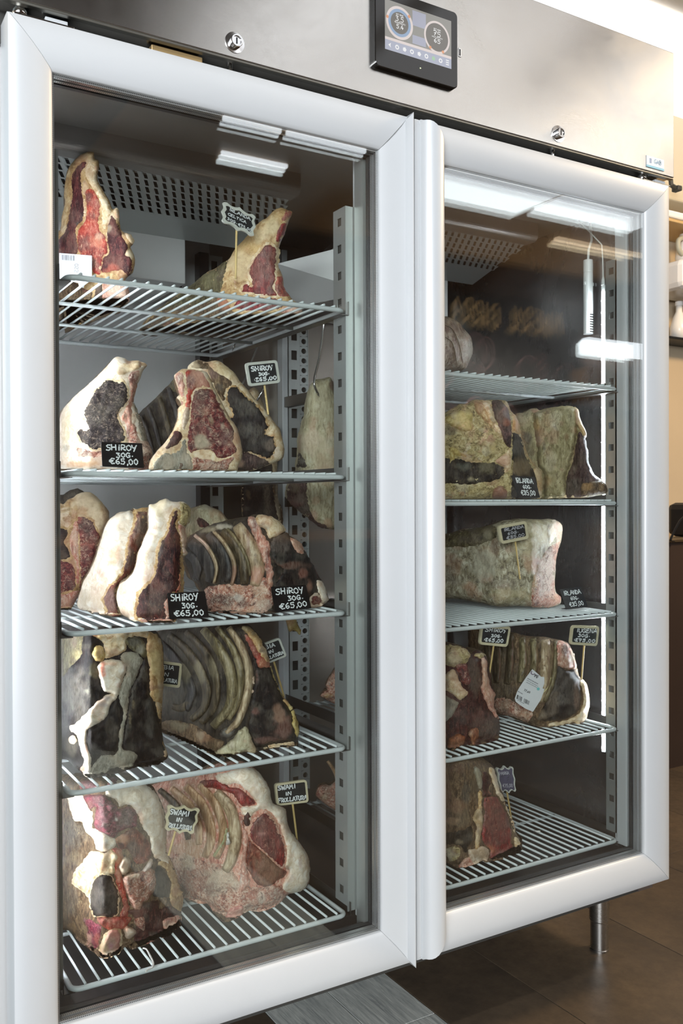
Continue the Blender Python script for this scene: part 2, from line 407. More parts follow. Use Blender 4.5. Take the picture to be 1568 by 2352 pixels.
# cross section of a rail: (inset from the outer edge, y)
RAIL = [(0.0, 0.054), (0.0, 0.004), (0.0012, 0.0012), (0.004, 0.0), (0.020, -0.0008), (0.036, 0.0012), (0.050, 0.0050), (0.062, 0.0105), (0.0672, 0.0142), (0.0684, 0.0165), (0.0684, 0.050)]
DZ0, DZ1 = 0.2183, 1.8269
M_PRINT = None
def door(x0, x1, side):
    root = mesh('door', [(x0+0.02, 0.05, DZ0+0.02), (x1-0.02, 0.05, DZ0+0.02), (x1-0.02, 0.053, DZ0+0.02)], [(0, 1, 2)], M_ALU, FR)
    il, ir = 0.0684, 0.0684
    def P(i, y, which):
        pass
    # the rail next to the other door carries the grip profile
    if side == 'L':
        grip = [(0.0, 0.054), (0.0, -0.0130), (-0.0004, -0.0150), (0.0015, -0.0150), (0.0046, -0.0105), (0.0072, -0.003), (0.0080, 0.0006), (0.012, 0.0018), (0.022, 0.0042), (0.036, 0.0074), (0.048, 0.0110), (0.0563, 0.0142), (0.0578, 0.0165), (0.0578, 0.050)]
    else:
        grip = [(0.0, 0.054), (0.0, 0.0008), (0.0008, 0.0), (0.0095, 0.0), (0.0102, 0.0012), (0.0110, -0.0006)]
        for k in range(11):
            a = math.pi*(0.06+0.82*k/10); grip.append((0.038-0.027*math.cos(a), 0.0005-0.0235*math.sin(a)))
        grip += [(0.0655, -0.001), (0.0672, 0.004), (0.0735, 0.0105), (0.0752, 0.0142), (0.0760, 0.0165), (0.0760, 0.050)]
    gi = grip[-1][0]
    lp, rp = (RAIL, grip) if side == 'L' else (grip, RAIL)
    wl, wr = lp[-1][0], rp[-1][0]
    ht = RAIL[-1][0]
    g = 0.0004
    def zin(i, w): return i/w*ht          # mitre: same fraction across the rail
    # left and right rails
    for (prof, w, xs, sgn) in ((lp, wl, x0, 1), (rp, wr, x1, -1)):
        top = []; bot = []
        for (i, y) in prof:
            ii = min(max(i, 0), w)
            if side == 'R' and sgn > 0:   # rounded grip runs past the mitre with a rounded end
                m = 0.0012 if i < 0.012 else (0.004+0.05*max(0, (i-0.012)/0.056)**2.2 if i < 0.067 else zin(ii, w))
            elif side == 'L' and sgn < 0 and i < 0.009:
                m = -0.003+0.0012*(i/0.009)+0.010*(i/0.008)
            else: m = zin(ii, w)
            top.append((xs+sgn*i, y, DZ1-m-g)); bot.append((xs+sgn*i, y, DZ0+m+g))
        loft('frame_rail', [bot, top], M_ALU, root)
    for (zs, sgn) in ((DZ1, -1), (DZ0, 1)):
        a = []; b = []
        for (i, y) in RAIL:
            fr = i/ht
            a.append((x0+max(wl*fr, 0.0)+g, y, zs+sgn*i)); b.append((x1-wr*fr-g, y, zs+sgn*i))
        loft('frame_rail', [a, b], M_ALU, root)
    gx0, gx1, gz0, gz1 = x0+wl-0.006, x1-wr+0.006, DZ0+ht-0.006, DZ1-ht+0.006
    for y, dy in ((0.0175, 0.0), (0.0300, 0.0028), (0.0425, 0.0056)):
        g_ = MB().box(gx0, gx1, y, y+0.004, gz0, gz1)
        g_.V = [(v[0], v[1]+dy*((v[2]-gz0)/(gz1-gz0)-0.5), v[2]) for v in g_.V]     # panes lean a hair, as glazing units do
        g_.build('glass_pane', M_GLASS, root)
    # dotted spacer bars between the panes
    for y in (0.0218, 0.0343):
        s = MB()
        a, bb = 0.0095, 0.0045
        for (xa, xb, za, zb) in ((gx0, gx0+a, gz0, gz1), (gx1-a, gx1, gz0, gz1), (gx0+a, gx1-a, gz0, gz0+a), (gx0+a, gx1-a, gz1-a, gz1)):
            s.box(xa, xb, y, y+0.0078, za, zb)
        s.build('glass_spacer', M_SPACER, root)
    s = MB()
    for (xa, xb, za, zb) in ((gx0, gx0+0.010, gz0, gz1), (gx1-0.010, gx1, gz0, gz1), (gx0+0.01, gx1-0.01, gz0, gz0+0.010), (gx0+0.01, gx1-0.01, gz1-0.010, gz1)):
        s.box(xa, xb, 0.0468, 0.0555, za, zb)
    s.build('inner_gasket', M_BLACK, root)
    return root
def spacer_mat():
    m, nt, b = newmat('dotted_spacer')
    v = objcoord(nt, (330, 330, 330)); n = nd(nt, 'ShaderNodeTexVoronoi', i_Scale=1.0); n.inputs['Randomness'].default_value = 0.0
    nt.links.new(v, n.inputs['Vector'])
    nt.links.new(mixc(nt, mapr(nt, n.outputs['Distance'], 0.28, 0.4), lin((50, 50, 50)), lin((205, 205, 205))), b.inputs['Base Color'])
    b.inputs['Metallic'].default_value = 0.8; b.inputs['Roughness'].default_value = 0.3; return m
M_SPACER = spacer_mat()
door(0.0, 0.725, 'L'); door(0.7384, 1.46, 'R')

# --- slotted pilasters (posts) inside
def holed_strip(mb, o, u, v, w, pitch, n, hw, hh, rnd=False, n0=0.0):
    """plate w wide running along v from o, one hole per pitch"""
    o, u, v = (np.array(a, float) for a in (o, u, v))
    K = 12 if rnd else 8
    for k in range(n):
        c = o+v*(pitch*(k+0.5)); out = []; inn = []
        for j in range(K):
            if rnd:
                a = 2*math.pi*(j+0.5)/K; ca, sa = math.cos(a), math.sin(a)
                inn.append(c+u*ca*hw/2+v*sa*hh/2); t = min(w/2/max(abs(ca), 1e-6), pitch/2/max(abs(sa), 1e-6)); out.append(c+u*ca*t+v*sa*t)
            else:
                sx, sy = [(-1, -1), (0, -1), (1, -1), (1, 0), (1, 1), (0, 1), (-1, 1), (-1, 0)][j]
                inn.append(c+u*sx*hw/2+v*sy*hh/2); out.append(c+u*sx*w/2+v*sy*pitch/2)
        if rnd:
            cs = [c+u*sx*w/2+v*sy*pitch/2 for sx, sy in ((1, 1), (-1, 1), (-1, -1), (1, -1))]
        F = [(j, (j+1) % K, K+(j+1) % K, K+j) for j in range(K)]
        V = out+inn
        if rnd:
            # corner fillers
            for q, cc in enumerate(cs):
                an = [math.pi/4, 3*math.pi/4, 5*math.pi/4, 7*math.pi/4][q]
                j = int((an/(2*math.pi))*K-0.5) % K
                V.append(cc); F.append((j, (j+1) % K, 2*K+q))
        mb.add(V, F)
        # hole walls give the plate thickness
        nrm = np.cross(u, v)*0.002
        mb.add(list(inn)+[p-nrm for p in inn], [(j, (j+1) % K, K+(j+1) % K, K+j) for j in range(K)])
Z0P, PIT = 0.308, 0.0525
def front_pilaster(xf, sgn, w=0.045, zt=1.723, z0=Z0P):
    """side face at x=xf facing -sgn..., front face at y=.10"""
    n = int((zt-z0)/PIT); zt = z0+n*PIT
    m = MB(); holed_strip(m, (xf, 0.1+w/2, z0), (0, -1, 0), (0, 0, 1), w, PIT, n, 0.016, 0.016)
    fwd = 0.03 if xf > 0.2 else 0.012
    m.box(min(xf, xf+sgn*fwd), max(xf, xf+sgn*fwd), 0.0985, 0.1, z0-0.01, zt)
    m.box(min(xf+sgn*0.012, xf+sgn*0.03), max(xf+sgn*0.012, xf+sgn*0.03), 0.1005, 0.100+w-0.001, z0, zt)
    p = m.build('pilaster', M_POST, FR)
    MB().box(min(xf+sgn*0.004, xf+sgn*0.006), max(xf+sgn*0.004, xf+sgn*0.006), 0.101, 0.1+w-0.001, z0, zt).build('pilaster_back', M_DARKM, p)  # added dark plate so the holes look dark inside
front_pilaster(0.6435, 1); front_pilaster(1.394, 1, 0.032); front_pilaster(0.0965, -1); front_pilaster(0.862, -1)
def back_pilaster(x0, w1, w2, wd):
    m = MB(); n = 27
    holed_strip(m, (x0+w1/2, 0.78, Z0P), (1, 0, 0), (0, 0, 1), w1, 0.053, n, 0.017, 0.026)
    if w2: holed_strip(m, (x0+w1+w2/2, 0.7795, Z0P), (1, 0, 0), (0, 0, 1), w2, 0.0265, n*2, 0.015, 0.015, True)
    m.box(x0-0.0015, x0, 0.775, 0.80, Z0P, Z0P+n*0.053).box(x0+w1+w2, x0+w1+w2+0.0015, 0.777, 0.80, Z0P, Z0P+n*0.053)
    p = m.build('pilaster', M_POST, FR)
    MB().box(x0+0.001, x0+w1+w2-0.001, 0.794, 0.7995, Z0P, Z0P+n*0.053).build('pilaster_back', M_DARKM, p)  # dark plate added behind the rear holes as well
back_pilaster(0.640, 0.040, 0.0, 0); back_pilaster(0.875, 0.036, 0.023, 0); back_pilaster(0.060, 0.04, 0, 0); back_pilaster(1.37, 0.04, 0, 0)
MB().box(0.614, 0.640, 0.768, 0.80, 0.30, 1.74).build('post_cover', M_BLACK, FR)
MB().box(0.852, 0.868, 0.77, 0.80, 0.29, 1.78, 0.001).build('post_trim', M_ALU, FR)

# --- evaporator housings under the cabinet ceiling
def evaporator(x0, x1):
    prof = [(0.30, 1.80), (0.30, 1.787)]
    for k in range(7):
        a = math.pi/2*k/6; prof.append((0.30-0.012*math.sin(a)*0+0.014-0.014*math.cos(a), 1.772-0.016*math.sin(a)))
    prof += [(0.335, 1.756), (0.36, 1.7575), (0.36, 1.80)]
    e = MB().prism([(p[0], p[1]) for p in prof], 'x', x0, x1).build('evaporator_housing', M_LINERH, FR)
    # perforated bottom panel: slanted slots cut in a sheet that falls to the back
    y0, z0, y1, z1 = 0.345, 1.757, 0.56, 1.700
    rows, cols = 6, int((x1-x0-0.04)/0.0175)
    m = MB(); sx = 0.0078; dark = MB()
    cw = (x1-x0)/cols; dv = 1.0/rows
    def S(u, v): return (x0+u, y0+(y1-y0)*v, z0+(z1-z0)*v)
    for r in range(rows):
        for c in range(cols):
            sh = 0.011
            V = []
            ua, ub, va, vb = c*cw, (c+1)*cw, r*dv*0.62, (r+1)*dv*0.62
            off = (r % 2)*cw*0.5-cw*0.25
            um = (ua+ub)/2+off; vm = (va+vb)/2
            out = [S(ua+off, va), S(ub+off, va), S(ub+off, vb), S(ua+off, vb)]
            hw, hv = cw*0.28, dv*0.62*0.39
            inn = [S(um-hw-sh*.6, vm-hv), S(um+hw-sh*.6, vm-hv), S(um+hw+sh*.6, vm+hv), S(um-hw+sh*.6, vm+hv)]
            m.add(out+inn, [(0, 1, 5, 4), (1, 2, 6, 5), (2, 3, 7, 6), (3, 0, 4, 7)])
    m.quad(S(0, .62), S(x1-x0, .62), S(x1-x0, 1.0), S(0, 1.0))
    m.build('perforated_panel', M_POST, FR, kind='stuff')
    dark.quad((x0, 0.362, 1.765), (x1, 0.362, 1.765), (x1, 0.57, 1.715), (x0, 0.57, 1.715)).build('evaporator_core', M_BLACK, FR)
    MB().box(x0, x0+0.40, 0.56, 0.79, 1.60, 1.72, 0.002).build('drip_tray', M_LINER, FR)
    MB().tube([(x0+0.46, 0.75, 1.74), (x0+0.46, 0.75, 1.62), (x0+0.50, 0.75, 1.60)], 0.004).build('drain_tube', M_BLACK, FR)
evaporator(0.095, 0.655); evaporator(0.85, 1.335)
# folded air baffle between the compartments
MB().add([(0.70, 0.50, 1.66), (0.86, 0.34, 1.70), (0.86, 0.34, 1.58), (0.70, 0.62, 1.56), (0.70, 0.78, 1.62), (0.70, 0.78, 1.52)],
         [(0, 1, 2, 3), (0, 3, 5, 4)]).build('air_baffle', M_LINER, FR)
MB().box(0.70, 0.86, 0.74, 0.79, 1.60, 1.72, 0.002).build('fan_box', M_LINER, FR)

# --- LED strips, one added fill strip, and sensor tube
M_LED = emit('led_strip_light', (236, 244, 255), 90.0)
M_LEDL = emit('led_strip_light_warm', (244, 246, 255), 90.0)
M_LEDFILL = emit('fill_strip_rear', (244, 246, 255), 50.0)
M_LEDB = emit('led_spot', (240, 246, 255), 300.0)
def led_strip(x, y, z0, z1, ang, m):
    """ang: heading of the light in the plan, 0 = +x, 90 = +y"""
    ca, sa = math.cos(math.radians(ang)), math.sin(math.radians(ang))
    def T(mb): 
        mb.V = [(x+v[0]*ca-v[1]*sa, y+v[0]*sa+v[1]*ca, v[2]) for v in mb.V]; return mb
    h = T(MB().box(-0.007, 0.0, -0.0050, 0.0050, z0, z1, 0.001)).build('led_strip', M_WHITEP, FR)
    T(MB().box(0.0002, 0.0022, -0.0032, 0.0032, z0+0.004, z1-0.016)).build('led_diffuser', m, h)
    mb = MB(); n = int((z1-z0)/0.0285)
    for k in range(n): mb.lathe([(0.0036, 0.002), (0.0036, 0.0040), (0.002, 0.0052)], (0, 0, z0+0.012+k*0.0285), 'x', 8)
    T(mb).build('led_spot', M_LEDB, h, kind='stuff')
    MB().lathe([(0.005, 0.0), (0.004, 0.012), (0.0018, 0.020)], (x, y, z1), 'z', 10).build('end_cap', M_WHITEP, h)
    if ang > 100: MB().tube([(x, y, z1+0.018), (x+0.002, y+0.003, z1+0.06), (x+0.004, y+0.008, z1+0.10), (x-0.03, y+0.05, z1+0.165)], 0.0016, 6).build('cable', M_WHITEP, h)
led_strip(1.4045, 0.150, 0.488, 1.622, 205, M_LED)
led_strip(0.0530, 0.470, 0.34, 1.66, 0, M_LEDFILL)  # added unseen strip, fill for the back wall and the meat
led_strip(0.0880, 0.151, 0.34, 1.70, 5, M_LEDL)
tb = MB().lathe([(0.0118, 0), (0.0118, 0.150), (0.0112, 0.152), (0.0118, 0.154), (0.0118, 0.178), (0.0112, 0.182), (0.003, 0.183)], (1.406, 0.20, 1.512), 'z', 18).build('sensor_tube', M_WHITEP, FR, smooth=False)
m = MB()
for k in range(8): m.box(1.400, 1.412, 0.1872, 0.1885, 1.515+k*0.006, 1.5175+k*0.006)
m.build('sensor_slot', M_BLACK, tb)
MB().tube([(1.406, 0.20, 1.694), (1.408, 0.20, 1.72), (1.418, 0.20, 1.745), (1.424, 0.21, 1.79)], 0.003, 8).build('cable', M_WHITEP, tb)
MB().box(1.392, 1.423, 0.197, 0.203, 1.632, 1.640, 0.001).build('clip', M_WHITEP, tb)

# --- legs
M_LEG = steel('leg_steel', (190, 188, 184), 0.22, (1, 1, 80))
for (x, y) in ((1.405, 0.165), (0.055, 0.165), (1.405, 0.78), (0.055, 0.78)):
    lg = MB().lathe([(0.024, 0.166), (0.024, 0.075), (0.0215, 0.072), (0.0215, 0.006), (0.023, 0.004), (0.023, 0.0)], (x, y, 0.0), 'z', 28).build('leg', M_LEG, FR, smooth=True)
    lg.data.set_sharp_from_angle(angle=0.5)
    MB().lathe([(0.022, 0.0), (0.022, 0.005)], (x, y, 0.0), 'z', 20).build('leg_foot', M_BLACK, lg)
# --- locks
for (px, py) in ((540, 97), (1283, 307)):
    c = on(px, py, 1, -0.002)
    k = MB().lathe([(0.0175, 0.0022), (0.0175, 0.0008), (0.0108, 0.0004), (0.0108, -0.0075), (0.0098, -0.0088), (0.0078, -0.0088), (0.0074, -0.0066), (0.0, -0.0066)], c, 'y', 28).build('lock', M_CHROME, HDR, smooth=True)
    k.data.set_sharp_from_angle(angle=0.4)
    MB().box(c[0]-0.0012, c[0]+0.0012, c[1]-0.0072, c[1]-0.0064, c[2]-0.0052, c[2]+0.0052).build('keyhole', M_BLACK, HDR)
# bolts, hinges and strike plates in the gap above the doors
for (px, py) in ((527, 148), (1268, 346)):
    c = on(px, py, 1, 0.022)
    MB().lathe([(0.005, -0.02), (0.005, 0.016)], c, 'z', 12).build('lock_bolt', M_CHROME, FR)
for (a, b) in (((345, 110), (462, 138)),):
    p, q = on(*a, 1, 0.022), on(*b, 1, 0.022)
    MB().box(p[0], q[0], 0.016, 0.040, p[2]-0.006, p[2]+0.004, 0.0015).build('strike_plate', plain('brass_plate', (206, 176, 126), 0.3, 0.7), FR)
for x in (0.03, 1.40):
    s = 1 if x < 0.5 else 1
    MB().box(x-0.02, x+0.07, 0.006, 0.045, DZ1+0.0006, DZ1+0.004, 0.001).build('hinge_plate', M_CHROME, FR)
    MB().box(x+0.028, x+0.062, 0.014, 0.036, DZ1+0.004, DZ1+0.0135, 0.001).build('hinge_bracket', M_ALU, FR)
    MB().lathe([(0.012, 0.0), (0.011, 0.010), (0.006, 0.018)], (x-0.008, 0.022, DZ1+0.004), 'z', 16).build('hinge_knuckle', M_CHROME, FR, smooth=True)
for (px, py) in ((665, 184), (748, 205)):
    c = on(px, py, 1, 0.049); MB().lathe([(0.0022, 0.001), (0.0016, -0.001)], c, 'y', 8).build('screw', M_CHROME, FR)
# --- control display
bx0, bx1, bz0, bz1 = 0.642, 0.833, 1.899, 2.046
def rrect(x0, x1, z0, z1, r, k=6):
    P = []
    for (cx, cz, a0) in ((x1-r, z1-r, 0), (x0+r, z1-r, 90), (x0+r, z0+r, 180), (x1-r, z0+r, 270)):
        for j in range(k+1):
            a = math.radians(a0+90*j/k); P.append((cx+r*math.cos(a), cz+r*math.sin(a)))
    return P
M_BEZEL = plain('glossy_black_bezel', (26, 24, 22), 0.10, 0, 0, 1, 0, 1, 0.6)
dsp = mesh('control_display', [], [], M_BEZEL, FR)
def rr_solid(x0, x1, z0, z1, r, ya, yb):
    P = rrect(x0, x1, z0, z1, r); n = len(P)
    P2 = rrect(x0+0.0012, x1-0.0012, z0+0.0012, z1-0.0012, r)
    return ([(p[0], yb, p[1]) for p in P]+[(p[0], ya+0.0015, p[1]) for p in P]+[(p[0], ya, p[1]) for p in P2],
            [(i, (i+1) % n, n+(i+1) % n, n+i) for i in range(n)]+[(n+i, n+(i+1) % n, 2*n+(i+1) % n, 2*n+i) for i in range(n)]+[tuple(range(2*n, 3*n)), tuple(reversed(range(n)))])
V, F = rr_solid(bx0, bx1, bz0, bz1, 0.009, -0.0115, 0.0)
off = ORIG[FR]; me = dsp.data; me.from_pydata([tuple(np.array(v)-off) for v in V], [], F); me.update()
def screen_mat(name, col, e): 
    m, nt, b = newmat(name); b.inputs['Base Color'].default_value = (0.02, 0.02, 0.02, 1); b.inputs['Roughness'].default_value = 0.12
    b.inputs['Emission Color'].default_value = lin(col); b.inputs['Emission Strength'].default_value = e; return m
sx0, sx1, sz0, sz1 = 0.6632, 0.8168, 1.9335, 2.0255
MB().box(sx0, sx1, -0.01195, -0.0115, sz0, sz1).build('display_screen', screen_mat('screen_bg', (150, 148, 142), 0.9), dsp)
def ring(cx, cz, r0, r1, y, nm, m, a0=0, a1=360, k=48):
    V = []; F = []
    for j in range(k+1):
        a = math.radians(a0+(a1-a0)*j/k)
        V += [(cx+r0*math.cos(a), y, cz+r0*math.sin(a)), (cx+r1*math.cos(a), y, cz+r1*math.sin(a))]
    for j in range(k): F.append((2*j, 2*j+1, 2*j+3, 2*j+2))
    return mesh(nm, V, F, m, dsp)
ME_P, ME_B, ME_G, ME_O, ME_W = (screen_mat('screen_'+a, c, e) for a, c, e in (('pink', (226, 214, 210), 0.9), ('blue', (150, 172, 200), 0.9), ('dark', (118, 114, 108), 0.9), ('orange', (226, 160, 120), 0.9), ('white', (236, 236, 236), 0.95)))
MB().box(sx0, sx1, -0.01215, -0.01195, sz0+0.0185, sz0+0.0235).build('screen_bar', ME_P, dsp)
MB().box(sx0, sx1, -0.01210, -0.01195, sz0, sz0+0.0185).build('screen_toolbar', screen_mat('screen_bluegrey', (176, 180, 196), 0.9), dsp)
MB().box(sx0+0.062, sx0+0.093, -0.01215, -0.01195, sz1-0.032, sz1-0.004).box(sx0+0.062, sx0+0.093, -0.01215, -0.01195, sz0+0.026, sz0+0.042).build('screen_panel', screen_mat('screen_lilac', (172, 174, 190), 0.9), dsp)
g1 = (sx0+0.0325, sz1-0.0365); g2 = (sx1-0.0345, sz1-0.0405)
ring(*g1, 0.0, 0.0235, -0.0122, 'gauge_face', ME_G); ring(*g1, 0.020, 0.0255, -0.0123, 'gauge_ring', ME_B); ring(*g1, 0.0255, 0.0305, -0.0124, 'gauge_ring', ME_P)
ring(*g2, 0.0, 0.0265, -0.0122, 'gauge_face', ME_G); ring(*g2, 0.0265, 0.0305, -0.0124, 'gauge_ring', ME_P)
for (g, a) in ((g1, 40), (g1, 170), (g2, 235), (g2, 300)):
    ring(g[0]+0.028*math.cos(math.radians(a)), g[1]+0.028*math.sin(math.radians(a)), 0, 0.003, -0.0126, 'gauge_marker', ME_O, k=12)
for k in range(9):
    cx = sx0+0.010+k*0.0168; 
    if k == 0: MB().add([(cx+0.003, -0.0123, sz0+0.014), (cx-0.003, -0.0123, sz0+0.0095), (cx+0.003, -0.0123, sz0+0.005), (cx+0.0018, -0.0123, sz0+0.0095)], [(0, 1, 2, 3)]).build('screen_icon', ME_W, dsp)
    elif k == 8:
        m = MB()
        for j in range(3): m.box(cx-0.004, cx+0.003, -0.0124, -0.0122, sz0+0.005+j*0.004, sz0+0.0068+j*0.004)
        m.build('screen_icon', ME_W, dsp)
    else: ring(cx, sz0+0.0095, 0.0022 if k % 2 else 0.0, 0.0045, -0.0123, 'screen_icon', ME_W if k != 6 else screen_mat('screen_green', (170, 205, 170), 0.9), k=10 if k % 2 else 5)
ring(0.7435, 1.9175, 0, 0.0012, -0.0117, 'status_light', emit('status_green', (190, 230, 60), 3.0), k=10)
# USB socket
c = on(1055, 121, 1, 0.0); MB().box(c[0]-0.0035, c[0]+0.0035, -0.0012, 0.001, c[2]-0.0085, c[2]+0.0085, 0.0004).build('usb_socket', M_CHROME, HDR)
MB().box(c[0]-0.0018, c[0]+0.0018, -0.0014, -0.0011, c[2]-0.0065, c[2]+0.0065).build('usb_slot', M_BLACK, HDR)
# maker's sticker
STK = MB().box(1.381, 1.4395, -0.0012, 0.0, 1.8555, 1.8815, 0.0003).build('sticker', plain('sticker_white', (232, 238, 240), 0.4), HDR)
MB().box(1.381, 1.4395, -0.0016, -0.0010, 1.8555, 1.8605).build('sticker_stripe', plain('sticker_blue', (120, 190, 215), 0.4), HDR)
# ================================================================== HANDWRITING (strokes in a unit cell, y down)
FONT = {
 'A': [[(0, 1), (.42, 0), (.8, 1)], [(.16, .62), (.66, .6)]],
 'B': [[(.08, 0), (.08, 1)], [(.05, .03), (.5, .05), (.62, .25), (.45, .45), (.1, .48), (.55, .52), (.7, .75), (.5, .97), (.05, 1)]],
 'C': [[(.7, .12), (.4, 0), (.12, .25), (.05, .6), (.25, .97), (.7, .9)]],
 'D': [[(.08, .02), (.08, 1)], [(.04, .03), (.5, .1), (.68, .5), (.48, .9), (.05, .98)]],
 'V': [[(.05, 0), (.36, 1), (.7, 0)]],
 'E': [[(.62, .02), (.08, .05), (.06, .95), (.65, .97)], [(.08, .5), (.5, .46)]],
 'F': [[(.7, .02), (.1, .06), (.08, 1)], [(.08, .5), (.55, .46)]],
 'G': [[(.68, .12), (.4, 0), (.1, .3), (.06, .7), (.3, 1), (.66, .85), (.68, .58), (.42, .6)]],
 'H': [[(.08, 0), (.06, 1)], [(.68, 0), (.68, 1)], [(.06, .52), (.68, .48)]],
 'I': [[(.3, 0), (.28, 1)]],
 'i': [[(.3, .3), (.28, 1)], [(.32, .02), (.32, .06)]],
 'K': [[(.08, 0), (.08, 1)], [(.65, 0), (.1, .55), (.68, 1)]],
 'L': [[(.1, 0), (.08, .97), (.62, .95)]],
 'M': [[(.03, 1), (.14, 0), (.42, .6), (.7, 0), (.84, 1)]],
 'N': [[(.05, 1), (.1, 0), (.62, 1), (.7, 0)]],
 'O': [[(.4, .02), (.1, .25), (.06, .7), (.35, 1), (.68, .75), (.7, .3), (.4, .02)]],
 'P': [[(.08, 1), (.1, 0), (.6, .08), (.64, .4), (.1, .55)]],
 'R': [[(.08, 1), (.1, .02), (.55, .05), (.64, .3), (.5, .48), (.12, .52), (.72, 1)]],
 'S': [[(.66, .06), (.3, .02), (.1, .22), (.3, .46), (.62, .6), (.64, .85), (.35, 1), (.04, .92)]],
 'T': [[(.02, .04), (.75, 0)], [(.4, .03), (.38, 1)]],
 'U': [[(.08, 0), (.06, .7), (.3, 1), (.6, .85), (.68, 0)]],
 'W': [[(.02, .05), (.2, 1), (.42, .3), (.6, 1), (.85, 0)]],
 'Y': [[(.05, 0), (.2, .42), (.55, .4), (.75, 0)], [(.68, .1), (.3, 1.15)]],
 '0': [[(.36, .02), (.1, .25), (.08, .7), (.34, 1), (.6, .75), (.62, .3), (.36, .02)]],
 '3': [[(.08, .05), (.58, .05), (.3, .42), (.62, .6), (.5, .95), (.06, .97)]],
 '4': [[(.45, 0), (.05, .65), (.7, .65)], [(.5, .4), (.5, 1)]],
 '5': [[(.62, .02), (.15, .05), (.12, .42), (.5, .42), (.62, .7), (.42, 1), (.05, .94)]],
 '6': [[(.5, 0), (.15, .35), (.08, .75), (.35, 1), (.6, .8), (.5, .55), (.12, .65)]],
 '7': [[(.06, .04), (.62, .04), (.28, 1)], [(.2, .5), (.55, .48)]],
 '8': [[(.58, .15), (.3, 0), (.12, .2), (.55, .6), (.6, .85), (.32, 1), (.08, .8), (.55, .35), (.58, .15)]],
 '2': [[(.1, .2), (.35, 0), (.6, .2), (.5, .5), (.06, .97), (.66, .95)]],
 '1': [[(.1, .25), (.35, 0), (.34, 1)]],
 '9': [[(.55, .3), (.3, .5), (.1, .3), (.3, 0), (.56, .15), (.5, 1)]],
 'E_': [[(.8, .1), (.45, .0), (.2, .3), (.2, .7), (.45, 1), (.8, .9)], [(.0, .38), (.6, .36)], [(.0, .6), (.55, .58)]],
 ',': [[(.3, .9), (.2, 1.2)]], '.': [[(.25, .68), (.3, .74)]], '-': [[(.1, .55), (.4, .53)]], '_': [[(.15, .96), (.2, 1.0)]],
}
FONT['\u20ac'] = FONT['E_']
ADV = {'I': .55, 'i': .55, ',': .45, '.': .5, '_': .4, '-': .55, 'M': 1.0, 'W': 1.0, 'A': .92, '\u20ac': .98, ' ': .5}
def smooth_line(P, n=4):
    P = [np.array(p, float) for p in P]
    if len(P) < 3: return [P[0]+(P[-1]-P[0])*t for t in (0, .5, 1)]
    out = []
    for i in range(len(P)-1):
        p0 = P[max(i-1, 0)]; p1 = P[i]; p2 = P[i+1]; p3 = P[min(i+2, len(P)-1)]
        for k in range(n):
            t = k/n; m1 = (p2-p0)*0.38; m2 = (p3-p1)*0.38
            t2, t3 = t*t, t*t*t
            out.append(p1*(2*t3-3*t2+1)+m1*(t3-2*t2+t)+p2*(-2*t3+3*t2)+m2*(t3-t2))
    out.append(P[-1]); return out
def write(lines, width, jit=0.03, seed=1):
    """lines: (text, u0, u1, v, h[, slope]) in plate units -> list of (ribbon left points, ribbon right points) in (u, v)"""
    rnd = random.Random(seed); rib = []
    for L in lines:
        txt, u0, u1, v, h = L[:5]; sl = L[5] if len(L) > 5 else 0.0
        tot = sum(ADV.get(c, .85) for c in txt); sc = (u1-u0)/tot; u = u0
        for c in txt:
            dy = rnd.uniform(-.06, .06)*h; sh = rnd.uniform(-.02, .06)
            for st in FONT.get(c, []):
                pts = smooth_line([(p[0]+rnd.uniform(-jit, jit), p[1]+rnd.uniform(-jit, jit)) for p in st])
                Q = [np.array((u+(p[0]+(1-p[1])*sh)*sc, v+dy+p[1]*h+sl*(u-u0))) for p in pts]
                rib.append(Q)
            u += ADV.get(c, .85)*sc
    return rib
def ribbons(mb, rib, w, au, av, place):
    """rib in plate units (u, v); au, av = plate size in metres; place(u, v) -> 3D"""
    for Q in rib:
        n = len(Q); M = [np.array((q[0]*au, q[1]*av)) for q in Q]; V = []
        for i in range(n):
            t = M[min(i+1, n-1)]-M[max(i-1, 0)]; t = t/(np.linalg.norm(t)+1e-9); nn = np.array((-t[1], t[0]))
            ww = w*(0.85+0.25*math.sin(i*1.7))/2
            for s in (-1, 1):
                p = M[i]+nn*s*ww
                if i == 0: p = p-t*ww*.6
                if i == n-1: p = p+t*ww*.6
                V.append(place(p[0]/au, p[1]/av))
        mb.add(V, [(2*i, 2*i+1, 2*i+3, 2*i+2) for i in range(n-1)])
# digits and words on the display, the sticker, and the board mirrored in the glass
def flat_text(name, lines, w, x0, x1, z0, z1, y, mat, parent, jit=0.0, flip=False):
    m = MB(); au, av = x1-x0, z1-z0
    pl = (lambda u, v: (x1-u*au, y, z1-v*av)) if flip else (lambda u, v: (x0+u*au, y, z1-v*av))
    ribbons(m, write(lines, 1, jit), w, au, av, pl)
    return mesh(name, m.V, m.F, mat, parent)
for (g, a, b, dot) in ((g1, '35', '54', True), (g2, '75', '65', False)):
    def sp(s): return s[0]+'_'+s[1] if dot else s
    flat_text('screen_digits', [(sp(a), .22, .80, .20, .27), (sp(b), .28, .76, .62, .22)], 0.0016, g[0]-0.017, g[0]+0.017, g[1]-0.016, g[1]+0.018, -0.0128, ME_W, dsp)
    flat_text('screen_caption', [('SET TEMP' if dot else 'SET HUM', .25, .75, .06, .08), ('TEMPERATURE'[:9] if dot else 'HUMIDITY', .14, .88, .51, .07)], 0.0006, g[0]-0.017, g[0]+0.017, g[1]-0.016, g[1]+0.018, -0.0128, ME_W, dsp)
flat_text('sticker_print', [('GAB', .42, .86, .2, .34)], 0.0020, 1.381, 1.4395, 1.8555, 1.8815, -0.00165, plain('sticker_print', (128, 168, 198), 0.4), STK)
